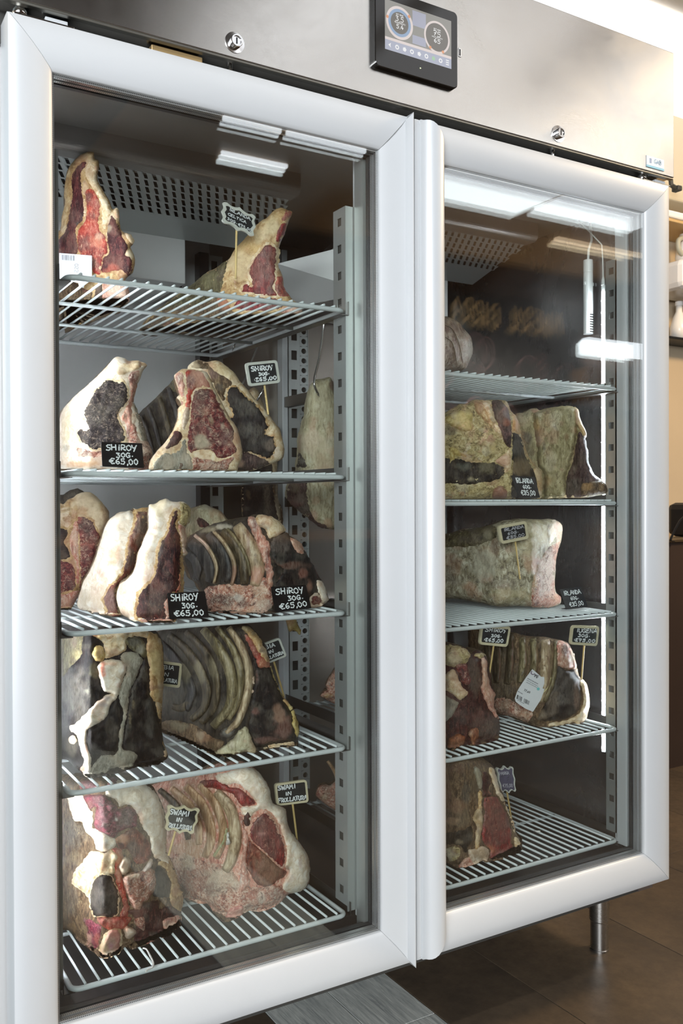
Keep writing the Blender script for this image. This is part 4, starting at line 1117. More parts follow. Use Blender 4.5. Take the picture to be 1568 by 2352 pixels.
# ================================================================== THE CUTS OF MEAT, traced at their places on the shelves
C1 = (130, 330, 4.703); C2 = (320, 430, 3.92); C3 = (130, 800, 5.227); C4 = (320, 800, 4.48); C5 = (130, 1110, 4.7515)
C6 = (400, 1130, 4.126); C7 = (140, 1430, 5.6); C8 = (350, 1420, 4.3556); C9 = (140, 1780, 5.227); C10 = (360, 1740, 4.126)
C11 = (540, 720, 4.523); C12 = (1000, 700, 3.733); C13 = (1000, 1170, 3.733); C14 = (1000, 1420, 3.733); C15 = (1000, 1720, 6.03); C16 = (1000, 900, 3.733)
ZL = [1.476, 1.155, 0.892, 0.630, 0.306]; ZR = [1.372, 1.103, 0.841, 0.569, 0.304]
RED, DRED, CREAM, YEL, BRN, BLK, OLV, WHT, PNK, GRY = (168, 48, 38), (84, 22, 24), (232, 216, 186), (206, 176, 88), (92, 60, 42), (24, 20, 20), (120, 112, 76), (246, 240, 228), (206, 140, 120), (150, 146, 136)

# ---- top left shelf, seen from below: tall cut with a white paper tag
A = Meat('rib_steak_block', 'tall pointed dry-aged cut with tan fat edge on the top left shelf', C1,
  [(-30, 1000), (40, 930), (60, 780), (90, 640), (80, 520), (100, 370), (130, 260), (190, 180), (260, 120), (340, 90), (395, 95), (410, 165), (450, 185), (455, 260), (440, 330), (445, 400), (500, 500), (555, 590), (590, 680), (612, 706), (665, 705), (680, 840), (690, 920), (740, 970), (800, 1000), (840, 1050), (825, 1090), (800, 1120), (840, 1200), (846, 1290), (822, 1390), (775, 1430), (742, 1470), (770, 1560), (782, 1640), (772, 1720), (730, 1790), (560, 1830), (400, 1900), (230, 1960), (-30, 2000)],
  [(120, 0.33), (160, 0.30), (300, 0.22)], ZL[0], T=0.06, mat='fat_tan', blobs=[(380, 190, 60, CREAM, .5), (600, 1000, 60, WHT, .4), (790, 1180, 60, CREAM, .8), (640, 780, 60, CREAM, .7)])
A.zone('pale_fat', 'fat_cream', [(340, 195), (425, 240), (440, 400), (500, 520), (585, 690), (600, 760), (560, 810), (530, 970), (490, 900), (475, 700), (440, 560), (360, 450), (315, 350), (310, 260)])
A.zone('lean_face', 'lean_purple', [(215, 240), (260, 195), (335, 185), (345, 205), (300, 270), (270, 310), (265, 420), (285, 600), (300, 740), (290, 830), (230, 890), (215, 940), (228, 1180), (60, 1290), (-25, 1290), (20, 1030), (95, 930), (130, 760), (160, 560), (152, 400), (180, 300)], blobs=[(240, 230, 60, DRED, .6), (230, 860, 30, BLK, .8)])
A.zone('seam', 'fat_cream', [(285, 390), (330, 420), (355, 480), (305, 560), (325, 650), (318, 760), (292, 830), (280, 600)], up=0.003)
A.zone('lean_face', 'lean_bright', [(300, 510), (380, 480), (440, 560), (470, 650), (470, 760), (450, 840), (490, 960), (540, 1040), (550, 1180), (505, 1220), (480, 1400), (400, 1400), (340, 1300), (240, 1185), (218, 960), (290, 850), (318, 710)], streak=0.0014, blobs=[(330, 600, 60, DRED, .8), (400, 900, 70, (190, 60, 40), .9), (300, 1080, 90, (100, 34, 30), .8), (420, 1060, 70, (226, 120, 84), .7), (400, 1300, 70, DRED, .8), (470, 1000, 50, CREAM, .5), (420, 650, 50, (176, 70, 60), .8)])
A.zone('lean_face', 'lean_purple', [(595, 770), (640, 820), (690, 930), (740, 1040), (775, 1110), (750, 1200), (805, 1225), (822, 1340), (770, 1425), (690, 1370), (490, 1400), (500, 1240), (560, 1180), (540, 1040), (545, 900), (570, 810)], blobs=[(560, 920, 40, CREAM, .6), (660, 1280, 90, (110, 36, 34), .7), (600, 1390, 90, (190, 70, 44), .8)])
A.zone('seam', 'fat_cream', [(430, 1180), (480, 1170), (490, 1260), (480, 1380), (440, 1340), (455, 1260)])
A.zone('pale_fat', 'fat_pink', [(500, 1470), (620, 1460), (740, 1490), (775, 1590), (770, 1700), (640, 1720), (500, 1690), (490, 1590)], up=0.004, blobs=[(640, 1590, 120, (232, 200, 176), .9)])
A.zone('dark_gap', 'hole_dark', [(440, 1500), (490, 1500), (495, 1640), (480, 1720), (400, 1680), (410, 1580)])
A.zone('lower_crust', 'crust_brown', [(-20, 1560), (180, 1480), (300, 1560), (390, 1600), (400, 1680), (760, 1730), (720, 1790), (400, 1890), (-20, 1990)], streak=0.002, blobs=[(330, 1580, 50, (140, 50, 40), .7)])
A.zone('fat_knob', 'fat_cream', [(395, 250), (440, 240), (448, 290), (410, 300)], up=0.006); A.zone('fat_knob', 'fat_cream', [(730, 965), (800, 990), (840, 1050), (815, 1080), (760, 1020)], up=0.005); A.zone('fat_knob', 'fat_cream', [(610, 705), (662, 708), (676, 840), (650, 830), (620, 760)], up=0.005)

B = Meat('strip_loin', 'yellow-fatted loin with red cut face on the top left shelf', C2,
  [(1275, 180), (1330, 205), (1375, 225), (1340, 320), (1300, 430), (1262, 520), (1248, 600), (1242, 700), (1290, 800), (1302, 900), (1360, 990), (1440, 1060), (1468, 1110), (1450, 1165), (1300, 1240), (1050, 1310), (850, 1330), (600, 1320), (400, 1310), (150, 1300), (10, 1300), (40, 1220), (150, 1110), (300, 1000), (480, 870), (600, 770), (700, 720), (800, 650), (860, 560), (950, 460), (1050, 340), (1150, 270), (1210, 210)],
  [(325, 0.50), (430, 0.40), (520, 0.29), (600, 0.225), (690, 0.19)], ZL[0], T=0.07, mat='fat_tan', R=0.02, blobs=[(1000, 480, 120, (206, 168, 96), .7), (900, 700, 130, (232, 206, 158), .8), (1180, 350, 100, (234, 212, 166), .8), (1080, 440, 60, (230, 210, 166), .6)])
B.zone('rib_side', 'crust_olive', [(480, 870), (600, 775), (700, 722), (800, 655), (770, 780), (745, 920), (700, 1010), (560, 1060), (400, 1080), (150, 1120), (300, 1005)], streak=0.003, blobs=[(640, 830, 80, (120, 114, 70), .6)])
B.zone('lower_crust', 'crust_brown', [(20, 1295), (60, 1210), (300, 1060), (560, 1040), (690, 1000), (760, 960), (870, 1120), (1250, 1160), (1440, 1165), (1290, 1240), (850, 1325), (400, 1305)], streak=0.003, blobs=[(400, 1180, 200, (170, 130, 70), .6, 60), (760, 1020, 80, (210, 120, 84), .8), (300, 1240, 90, (120, 34, 26), .7, 30)])
B.zone('lean_face', 'lean_red', [(1140, 505), (1200, 520), (1240, 560), (1240, 640), (1232, 720), (1230, 820), (1212, 900), (1235, 985), (925, 945), (925, 890), (970, 860), (1012, 885), (985, 780), (990, 720), (1030, 640), (1080, 570)], up=0.003, halo='fat_cream', blobs=[(1130, 720, 200, (104, 38, 38), .5)])
B.zone('lean_face', 'lean_red', [(1270, 330), (1330, 300), (1298, 430), (1260, 500), (1225, 490), (1235, 400)])
B.zone('lean_face', 'lean_bright', [(1325, 205), (1368, 228), (1340, 290), (1290, 310), (1235, 372), (1240, 330), (1290, 260)], blobs=[(1300, 250, 40, (130, 30, 32), .9)])
B.zone('lean_face', 'lean_bright', [(1232, 800), (1280, 800), (1300, 900), (1350, 985), (1235, 975), (1215, 900)], blobs=[(1240, 930, 60, DRED, .8), (1300, 960, 40, DRED, .6)])
B.zone('lean_face', 'lean_red', [(900, 1010), (1100, 985), (1230, 1000), (1300, 1080), (1180, 1110), (1050, 1120), (850, 1090)], streak=0.002)
B.zone('pale_fat', 'fat_pink', [(1285, 1085), (1380, 1060), (1440, 1065), (1465, 1110), (1440, 1160), (1290, 1150)], up=0.004)
B.zone('seam', 'fat_cream', [(860, 800), (890, 790), (870, 850), (880, 900), (860, 930), (848, 860)], up=0.003)

# ---- second left shelf
D = Meat('rib_rack', 'nearly black rib rack leaning behind the steaks on second left shelf', C4,
  [(-60, 700), (0, 668), (90, 580), (195, 490), (205, 470), (300, 380), (360, 315), (430, 340), (500, 600), (520, 1000), (460, 1200), (200, 1230), (-60, 1230)], [(300, 0.42), (440, 0.34)], ZL[1], T=0.05, mat='crust_dark', relief=0.003)
D.zone('olive_fat', 'crust_olive', [(300, 392), (362, 325), (410, 400), (400, 470), (330, 440)])
for k, (a, b, c, w) in enumerate((((90, 600), (160, 800), (230, 1050), 60), ((200, 490), (270, 720), (340, 960), 70), ((300, 400), (370, 620), (420, 850), 70), ((10, 690), (80, 850), (150, 1080), 50))):
    D.rib([a, b, c], w, 'rib_dark' if k != 1 else 'rib_brown', 0.006)

C = Meat('porterhouse_block', 'white-fatted block with black marbled face behind the lower price card', C3,
  [(740, 100), (830, 125), (860, 150), (950, 142), (1000, 150), (1060, 175), (1090, 210), (1045, 260), (1000, 370), (965, 450), (940, 560), (920, 640), (985, 780), (1040, 920), (1072, 1020), (1080, 1120), (1140, 1200), (1152, 1280), (1110, 1330), (1100, 1450), (600, 1450), (100, 1450), (0, 1400), (-20, 1100), (30, 850), (85, 720), (170, 620), (290, 510), (380, 430), (480, 340), (560, 260), (640, 170), (690, 120)],
  [(130, 0.27), (200, 0.20), (350, 0.19)], ZL[1], T=0.10, dirx=0.3, mat='fat_white', R=0.024, blobs=[(110, 900, 70, (190, 164, 120), .7, 260), (220, 600, 60, (206, 184, 140), .5), (130, 1200, 50, (120, 100, 66), .7), (300, 1390, 280, (196, 140, 84), .8, 40), (900, 200, 90, (176, 140, 118), .6), (840, 300, 70, (150, 124, 98), .5)])
C.zone('back_membrane', 'bone_grey', [(925, 640), (985, 780), (1040, 920), (1072, 1020), (1078, 1110), (1010, 1090), (980, 960), (950, 820)], up=0.001, blobs=[(1000, 900, 120, (110, 100, 92), .7)])
C.zone('lean_face', 'lean_marble', [(610, 362), (680, 380), (740, 400), (790, 380), (850, 450), (862, 560), (835, 680), (745, 780), (760, 880), (812, 960), (820, 1120), (560, 1200), (450, 1225), (360, 1180), (270, 1100), (240, 1000), (280, 958), (340, 990), (372, 960), (332, 850), (318, 750), (350, 690), (400, 600), (450, 500), (540, 420)], up=0.0030, jit=2.4, halo='fat_cream', hw=4, relief=0.0008)
C.zone('bone_side', 'fat_pink', [(860, 320), (960, 255), (1005, 270), (965, 440), (935, 560), (915, 680), (905, 900), (870, 1110), (830, 1110), (822, 900), (760, 860), (800, 760), (850, 650), (880, 500)], up=0.003, streak=0.003, blobs=[(905, 340, 70, (70, 24, 28), .9, 100), (850, 1000, 24, BLK, .8, 120), (870, 700, 20, (120, 40, 40), .8, 240), (920, 520, 20, (110, 36, 38), .7, 160)])
C.zone('bone_edge', 'fat_white', [(905, 700), (938, 780), (952, 900), (905, 905), (895, 800)])
C.zone('lower_lean', 'fat_mottle', [(880, 905), (960, 940), (1000, 1080), (1100, 1130), (1142, 1210), (1142, 1290), (1105, 1330), (1098, 1440), (860, 1440)], blobs=[(930, 960, 60, (176, 84, 64), .6)])
C.zone('lower_lean', 'fat_mottle', [(230, 1180), (330, 1200), (450, 1240), (560, 1215), (560, 1300), (380, 1320), (250, 1300)], up=0.0015)
C.zone('top_bone', 'fat_cream', [(720, 230), (840, 160), (1000, 155), (1080, 205), (1000, 240), (880, 290), (760, 330), (715, 290)], up=0.003, blobs=[(860, 165, 30, (120, 50, 44), .8), (1000, 190, 20, (100, 40, 40), .8, 60), (780, 290, 60, (160, 130, 96), .6)])

F = Meat('rib_steak', 'dark brown steak with cream fat rim standing behind the red T-bone', C4,
  [(500, 185), (600, 118), (690, 142), (780, 125), (850, 150), (960, 240), (1040, 340), (1120, 430), (1200, 530), (1290, 620), (1370, 740), (1430, 820), (1470, 920), (1490, 1020), (1480, 1120), (1440, 1160), (1330, 1200), (1150, 1262), (900, 1262), (700, 1200), (640, 700), (520, 300)], [(430, 0.25), (660, 0.235)], ZL[1], T=0.07, mat='fat_cream', blobs=[(900, 230, 100, (226, 206, 158), .6), (1420, 1080, 60, WHT, .5), (1440, 900, 50, (200, 160, 100), .6)])
F.zone('top_crust', 'crust_brown', [(590, 130), (700, 150), (780, 230), (900, 300), (970, 365), (900, 425), (872, 560), (800, 470), (735, 330), (690, 225), (560, 215), (510, 190)], blobs=[(560, 180, 60, (220, 196, 160), .8), (830, 400, 40, (60, 56, 50), .6), (760, 260, 60, (130, 90, 84), .7)], relief=0.002)
F.zone('lean_face', 'lean_black', [(920, 400), (1000, 388), (1060, 450), (1150, 530), (1230, 600), (1290, 700), (1332, 800), (1310, 880), (1390, 900), (1402, 1000), (1390, 1090), (1310, 1140), (1150, 1080), (1040, 1080), (1000, 950), (930, 730), (960, 680), (900, 560), (890, 480)], up=0.003, halo='fat_tan', hw=3, blobs=[(1130, 830, 40, (92, 92, 88), .5, 100), (1100, 600, 120, (44, 44, 40), .5), (1350, 1000, 60, (84, 62, 50), .7)])
F.zone('lower_crust', 'crust_purple', [(1050, 1065), (1150, 1080), (1310, 1145), (1335, 1195), (1150, 1255), (1000, 1250)], blobs=[(1030, 1180, 60, (210, 170, 140), .7)])
F.zone('spot', 'hole_dark', [(795, 385), (820, 372), (848, 390), (845, 418), (805, 420)], up=0.0012)

E_ = Meat('t_bone_steak', 'red T-bone steak with grey bone at the centre of second left shelf', C4,
  [(440, 215), (540, 215), (600, 228), (655, 228), (700, 250), (740, 330), (800, 470), (870, 600), (940, 730), (1010, 830), (1040, 950), (1057, 1050), (1050, 1140), (1010, 1220), (1000, 1262), (120, 1262), (108, 1170), (180, 1060), (280, 950), (350, 830), (390, 730), (400, 620), (430, 580), (410, 530), (385, 505), (412, 480), (400, 430), (375, 350), (355, 280), (390, 250)],
  [(340, 0.125), (560, 0.12)], ZL[1], T=0.04, mat='fat_cream', blobs=[(1000, 950, 60, (214, 160, 124), .5, 160), (680, 260, 50, WHT, .5), (420, 350, 50, (190, 140, 110), .5), (250, 1000, 60, (220, 196, 164), .8)])
E_.zone('rib_edge', 'fat_pink', [(362, 285), (420, 240), (455, 260), (470, 400), (455, 560), (440, 600), (415, 480), (385, 360)], streak=0.002, blobs=[(400, 330, 30, (80, 30, 30), .8, 60)])
E_.zone('upper_lean', 'lean_bright', [(470, 250), (540, 222), (650, 245), (700, 310), (745, 410), (660, 400), (560, 440), (540, 560), (520, 680), (492, 740), (470, 600), (485, 430)], blobs=[(600, 300, 120, (214, 160, 136), .95), (520, 350, 50, (92, 26, 28), .9, 80), (650, 360, 80, (196, 130, 108), .7)], streak=0.0014)
E_.zone('lean_face', 'lean_mottle', [(560, 440), (640, 410), (755, 430), (790, 500), (850, 600), (900, 700), (950, 790), (975, 850), (970, 950), (1010, 1040), (980, 1090), (860, 1140), (800, 1130), (740, 1060), (600, 1050), (520, 1090), (488, 1020), (500, 900), (515, 800), (530, 620), (540, 520)], up=0.003, jit=2.6, relief=0.001, blobs=[(650, 960, 90, (206, 192, 160), .8, 70), (680, 660, 60, (196, 140, 110), .45, 40), (740, 740, 30, (196, 168, 130), .6, 50), (860, 810, 24, (220, 196, 170), .8, 30), (930, 980, 50, (180, 130, 110), .5, 40), (620, 470, 110, (70, 36, 34), .6, 60), (870, 900, 80, (92, 26, 30), .7)])
E_.zone('bone_ring', 'bone_pale', [(480, 598), (508, 590), (522, 680), (490, 790), (450, 850), (428, 760), (448, 660)], up=0.004); E_.zone('marrow', 'lean_mottle', [(488, 622), (505, 640), (496, 730), (468, 785), (462, 690)], up=0.0046)
E_.zone('rim_lean', 'lean_dark', [(370, 845), (430, 860), (440, 940), (350, 1015), (230, 1065), (185, 1110), (290, 975)])
E_.zone('bone', 'bone_grey', [(440, 950), (488, 925), (500, 1050), (550, 1130), (535, 1258), (150, 1258), (165, 1150), (260, 1070), (370, 1070), (420, 1000)], up=0.0034, halo='fat_cream', hw=4)
E_.zone('bone_hole', 'hole_dark', [(398, 1185), (430, 1160), (465, 1190), (455, 1256), (392, 1256)], up=0.0042)
E_.zone('lower_lean', 'fat_mottle', [(560, 1120), (800, 1150), (980, 1110), (930, 1200), (900, 1256), (560, 1256)], blobs=[(720, 1200, 120, (220, 190, 164), .6, 40)])

# ---- hanging pieces between the two columns of shelves
Q = Meat('hanging_cut', 'dark lean cut hanging from a hook behind the second left shelf', C11,
  [(150, 790), (200, 765), (240, 800), (270, 880), (300, 960), (340, 1040), (420, 1150), (465, 1200), (480, 1300), (500, 1400), (440, 1560), (420, 1740), (440, 1900), (485, 2050), (492, 2190), (430, 2200), (300, 2220), (120, 2200), (70, 2080), (60, 1800), (66, 1720), (50, 1400), (60, 1000), (110, 850)], [(540, 0.74), (650, 0.72)], None, T=0.04, mat='fat_cream', R=0.02, back='crust_dark')
Q.zone('dark_face', 'lean_black', [(66, 1500), (360, 1500), (400, 1800), (440, 2050), (430, 2195), (130, 2195), (75, 2080), (62, 1800)], blobs=[(140, 1890, 30, (140, 110, 80), .6, 60), (330, 1950, 30, (76, 56, 38), .7, 300)])
Q.zone('crusted_edge', 'crust_brown', [(370, 1700), (425, 1720), (440, 1900), (488, 2060), (490, 2185), (430, 2100), (385, 1880)], relief=0.002, blobs=[(440, 1950, 30, CREAM, .5, 200)])
P_ = Meat('hanging_fat_slab', 'pale speckled slab of fat hanging from a steel hook between the shelves', C11,
  [(830, 690), (900, 680), (980, 662), (1025, 730), (1032, 820), (1090, 1000), (1110, 2000), (1040, 2230), (960, 2237), (900, 2222), (790, 2150), (700, 2080), (620, 2010), (540, 1920), (528, 1880), (550, 1780), (580, 1730), (640, 1640), (640, 1560), (660, 1420), (660, 1280), (690, 1180), (735, 1000), (745, 880), (780, 760)], [(660, 0.47), (700, 0.43), (790, 0.41)], None, T=0.06, mat='fat_aged', R=0.03, back='fat_aged', blobs=[(900, 900, 120, (206, 196, 160), .5, 200), (800, 1350, 120, (232, 214, 184), .7, 150), (900, 1500, 120, (226, 208, 168), .4, 200), (960, 2180, 60, (206, 160, 124), .7), (740, 1120, 60, (150, 140, 100), .6), (1005, 740, 30, (110, 60, 50), .8, 60)])
P_.zone('brown_side', 'crust_purple', [(590, 1725), (740, 1690), (750, 1900), (790, 2060), (850, 2150), (960, 2205), (990, 2228), (880, 2218), (700, 2085), (540, 1930), (552, 1790)], relief=0.002, blobs=[(600, 1980, 100, (96, 30, 34), .8, 40), (740, 2040, 90, BLK, .8, 40), (620, 1800, 60, (150, 130, 100), .6), (680, 1920, 60, (130, 116, 100), .5)])
P_.zone('dark_side', 'lean_black', [(662, 1440), (700, 1480), (745, 1560), (740, 1600), (640, 1600), (645, 1540)], blobs=[(690, 1540, 30, (120, 120, 110), .6)])

# ---- third left shelf
G = Meat('rib_steak', 'leftmost steak on the third left shelf, round cream fat cap on top', C5,
  [(300, 95), (370, 105), (440, 150), (500, 220), (550, 270), (575, 330), (560, 420), (530, 470), (490, 600), (470, 700), (420, 850), (370, 970), (310, 1060), (260, 1160), (230, 1240), (190, 1320), (150, 1385), (80, 1392), (-40, 1392), (-40, 220), (75, 225), (130, 180), (180, 160), (230, 115)], [(120, 0.40), (180, 0.39), (255, 0.38)], ZL[2], T=0.06, mat='fat_tan', blobs=[(330, 200, 160, (232, 212, 176), .9), (450, 400, 80, (232, 212, 176), .8, 140), (540, 340, 40, (140, 112, 84), .7, 90), (280, 310, 60, (206, 150, 100), .6)])
G.zone('lean_face', 'lean_mottle', [(230, 352), (300, 350), (370, 390), (420, 450), (460, 540), (487, 600), (460, 680), (430, 800), (380, 950), (320, 1030), (270, 1120), (240, 1160), (250, 1000), (245, 850), (240, 700), (230, 550), (212, 420)], up=0.003, halo='fat_tan', hw=4, blobs=[(340, 470, 120, (56, 28, 30), .7), (300, 720, 70, (110, 50, 40), .6), (240, 390, 40, (170, 60, 44), .7)])
G.zone('bone_strip', 'fat_pink', [(215, 380), (245, 500), (250, 850), (265, 1000), (250, 1120), (210, 1085), (210, 900), (150, 740), (135, 600), (180, 450)], up=0.0034, streak=0.002, blobs=[(230, 960, 40, (190, 84, 60), .7, 200), (180, 560, 40, (230, 200, 170), .6, 100), (240, 760, 12, (220, 190, 150), .8, 120)])
G.zone('lean_side', 'lean_mottle', [(-30, 850), (90, 850), (170, 880), (208, 1000), (205, 1150), (90, 1195), (-30, 1195)])
G.zone('fat_knob', 'fat_cream', [(-30, 240), (75, 235), (150, 260), (160, 350), (165, 450), (120, 485), (60, 475), (-30, 470)], lump=0.008, lsc=70, up=0.005, blobs=[(140, 210, 30, DRED, .7)])
G.zone('dark_gap', 'hole_dark', [(-30, 500), (110, 500), (125, 580), (90, 640), (120, 700), (150, 800), (90, 830), (-30, 830)], up=0.001)
G.zone('lower_lean', 'fat_pink', [(-30, 1205), (80, 1200), (250, 1170), (190, 1310), (150, 1388), (80, 1392), (-30, 1392)], blobs=[(160, 1220, 100, (196, 90, 64), .7, 40), (110, 1310, 60, (226, 180, 150), .6)])
G2 = Meat('meat_offcut', 'dark shadowed offcut behind the leftmost steak of third left shelf', C5,
  [(-20, 150), (80, 120), (150, 70), (230, 60), (300, 95), (380, 140), (420, 200), (400, 700), (-20, 700)], [(120, 0.56), (230, 0.54)], ZL[2], T=0.06, mat='crust_dark', floor_clip=False)
J = Meat('meat_offcut', 'grey-cream fatty end behind the shelf centre, left of the rib rack', C6,
  [(150, 165), (220, 135), (290, 118), (350, 140), (440, 180), (490, 240), (525, 310), (540, 700), (100, 700), (100, 380), (130, 300)], [(420, 0.46), (530, 0.40)], ZL[2], T=0.06, mat='fat_aged', relief=0.003, blobs=[(190, 280, 60, (110, 100, 70), .7, 120), (330, 140, 60, (230, 220, 196), .6, 40)])
J.zone('dark_fold', 'lean_dark', [(235, 235), (290, 260), (335, 300), (345, 330), (290, 345), (240, 340), (205, 280)])
H = Meat('fat_capped_steak', 'steak with broad white fat flank turned left, third left shelf', C5,
  [(800, 295), (855, 318), (840, 270), (900, 300), (1000, 290), (1010, 400), (1010, 500), (960, 620), (900, 760), (860, 880), (830, 990), (760, 1060), (690, 1100), (660, 1200), (670, 1320), (700, 1440), (640, 1462), (540, 1442), (400, 1432), (330, 1392), (250, 1372), (222, 1320), (260, 1180), (300, 1060), (380, 920), (440, 760), (480, 640), (530, 480), (580, 400), (680, 320), (760, 310)], [(178, 0.35), (230, 0.27), (262, 0.23), (345, 0.23)], ZL[2], T=0.05, mat='fat_white', R=0.02, relief=0.0022, blobs=[(480, 1250, 110, (216, 190, 160), .5, 160), (300, 1250, 60, (200, 180, 150), .6, 120), (640, 400, 120, (226, 204, 180), .4)])
H.zone('lean_face', 'lean_brown', [(862, 312), (1000, 300), (1012, 500), (900, 760), (850, 960), (750, 1060), (680, 1110), (660, 1200), (690, 1430), (560, 1440), (512, 1330), (505, 1250), (580, 1120), (680, 1030), (730, 900), (757, 760), (772, 620), (830, 480), (856, 380)], up=0.002, halo='fat_tan', hw=5, streak=0.002, blobs=[(920, 500, 90, (70, 52, 42), .85, 220), (800, 800, 60, (76, 50, 42), .8, 160), (600, 1280, 110, (84, 30, 34), .9, 160), (780, 680, 40, (150, 110, 90), .7, 100)])
I_ = Meat('fat_capped_steak', 'dark steak with S-shaped cream fat edge left of a leaning price card', C5,
  [(1010, 240), (1080, 220), (1120, 190), (1190, 165), (1240, 190), (1290, 200), (1380, 205), (1440, 250), (1472, 350), (1450, 430), (1400, 480), (1420, 620), (1400, 700), (1432, 760), (1400, 795), (1370, 820), (1362, 950), (1362, 1190), (1270, 1300), (1270, 1520), (1000, 1500), (850, 1508), (760, 1462), (700, 1410), (660, 1300), (655, 1200), (690, 1100), (760, 1060), (830, 980), (870, 870), (890, 760), (950, 620), (1000, 500), (1005, 380)], [(266, 0.17), (330, 0.12), (400, 0.10), (430, 0.11)], ZL[2], T=0.035, mat='fat_white', R=0.018, blobs=[(720, 1180, 50, (220, 150, 120), .6, 120), (760, 1420, 80, (220, 170, 140), .5), (1170, 190, 40, (110, 80, 60), .7, 30), (1090, 260, 110, (232, 212, 170), .7), (1050, 480, 30, (200, 80, 60), .5, 20)])
I_.zone('lean_face', 'lean_dark', [(1230, 420), (1290, 285), (1340, 330), (1310, 440), (1350, 560), (1370, 700), (1362, 820), (1352, 1190), (1265, 1205), (1265, 1500), (900, 1480), (858, 1430), (880, 1300), (900, 1190), (1000, 1090), (1060, 1010), (1090, 880), (1100, 740), (1150, 620), (1200, 540)], up=0.003, halo='fat_tan', hw=6, blobs=[(1080, 1300, 160, (50, 24, 26), .5)])
I_.zone('red_seam', 'lean_bright', [(1240, 770), (1300, 835), (1345, 850), (1358, 1000), (1350, 1180), (1290, 1190), (1320, 1050), (1325, 920), (1300, 850)], up=0.004, blobs=[(1335, 1080, 24, (220, 130, 90), .8, 120)])
I_.zone('fat_knob', 'fat_lump', [(1340, 212), (1380, 205), (1445, 255), (1468, 350), (1445, 430), (1385, 465), (1335, 430), (1350, 330)], up=0.006, lump=0.006)
I_.zone('rib_edge', 'fat_pink', [(1310, 450), (1400, 480), (1418, 620), (1398, 700), (1430, 755), (1398, 792), (1370, 760), (1355, 650), (1340, 560)], up=0.005, streak=0.002, blobs=[(1380, 600, 24, (226, 200, 170), .7, 140)])
I_.zone('bone_tip', 'fat_pink', [(1160, 1290), (1260, 1240), (1268, 1515), (900, 1500), (1040, 1450), (1170, 1470)], up=0.004)
K = Meat('rib_rack', 'rib rack on the third left shelf with a price card against it', C6,
  [(830, 210), (900, 220), (980, 260), (1050, 350), (1060, 390), (1180, 470), (1240, 560), (1300, 680), (1360, 780), (1400, 840), (1440, 940), (1467, 1030), (1400, 1060), (1300, 1078), (960, 1145), (780, 1168), (700, 1172), (550, 1167), (340, 1135), (300, 1020), (230, 890), (150, 800), (100, 640), (110, 560), (140, 440), (190, 400), (300, 340), (420, 290), (560, 260), (700, 230), (770, 215)], [(425, 0.28), (480, 0.20), (560, 0.14), (622, 0.118), (690, 0.13), (755, 0.150)], ZL[2], T=0.05, dirx=0.0, mat='crust_dark', R=0.02, blobs=[(300, 350, 120, (170, 156, 124), .6, 40), (480, 330, 80, (210, 200, 180), .7, 30)])
K.zone('lower_meat', 'fat_mottle', [(280, 920), (400, 880), (560, 860), (700, 880), (850, 800), (925, 880), (945, 1080), (780, 1165), (560, 1150), (345, 1130)], up=0.003, relief=0.002, blobs=[(480, 1020, 160, (56, 22, 24), .8, 60), (660, 1060, 70, (70, 24, 26), .8, 50), (600, 900, 160, (206, 140, 108), .7, 40), (870, 1080, 70, (200, 180, 164), .7), (600, 1000, 40, WHT, .6, 30), (820, 960, 80, (220, 190, 160), .6)])
K.rib([(120, 590), (190, 640), (222, 740), (205, 840)], 90, 'rib_dark', 0.008)
K.rib([(150, 470), (240, 560), (320, 680), (345, 790), (330, 860)], 130, 'rib_dark', 0.008)
K.rib([(190, 408), (290, 490), (370, 610), (402, 730), (375, 870)], 46, 'rib_pale', 0.013, blobs=[(250, 450, 100, (214, 176, 160), .7)])
K.rib([(320, 390), (420, 520), (490, 680), (500, 860)], 120, 'rib_dark', 0.007)
K.rib([(370, 372), (470, 480), (555, 630), (572, 760), (540, 890)], 52, 'rib_pale', 0.012, blobs=[(540, 800, 90, (150, 90, 76), .7)])
K.rib([(450, 360), (560, 480), (640, 640), (665, 780), (660, 880)], 110, 'rib_brown', 0.008)
K.rib([(500, 345), (600, 470), (690, 640), (720, 800)], 46, 'rib_olive', 0.011)
K.rib([(590, 310), (690, 460), (760, 620), (790, 760), (760, 900)], 150, 'rib_pale', 0.010, blobs=[(700, 500, 20, (120, 60, 54), .6, 160), (760, 780, 100, (206, 140, 116), .8)])
K.zone('pink_seam', 'fat_pink', [(690, 250), (765, 240), (830, 380), (905, 490), (912, 620), (940, 760), (930, 900), (880, 880), (855, 700), (790, 520), (720, 350)], up=0.008, streak=0.004, blobs=[(760, 330, 30, (90, 30, 34), .8, 100), (880, 640, 16, (100, 40, 38), .8, 220)])
K.zone('fat_cap', 'fat_cream', [(770, 232), (830, 212), (980, 265), (1052, 365), (960, 425), (900, 440), (860, 360), (780, 310)], up=0.006, blobs=[(850, 350, 60, (80, 44, 40), .6, 50)])
K.zone('lean_face', 'lean_black', [(940, 430), (1060, 385), (1100, 440), (1170, 580), (1250, 590), (1330, 720), (1352, 850), (1332, 960), (1290, 990), (960, 910), (1030, 740), (945, 670), (905, 520)], up=0.004, blobs=[(1000, 480, 110, (60, 42, 44), .8), (1130, 690, 150, (96, 46, 34), .8, 40), (1220, 770, 50, (130, 60, 44), .7), (960, 760, 70, (120, 60, 44), .8, 90), (1280, 900, 30, (140, 84, 64), .8, 60)])
K.zone('pale_wedge', 'fat_pink', [(1085, 425), (1180, 470), (1240, 560), (1250, 592), (1175, 580), (1115, 510)], up=0.0046, blobs=[(1160, 500, 90, (206, 160, 128), .7)])
K.zone('fat_edge', 'fat_white', [(1345, 840), (1400, 842), (1440, 940), (1464, 1030), (1400, 1052), (1365, 960)], up=0.004)
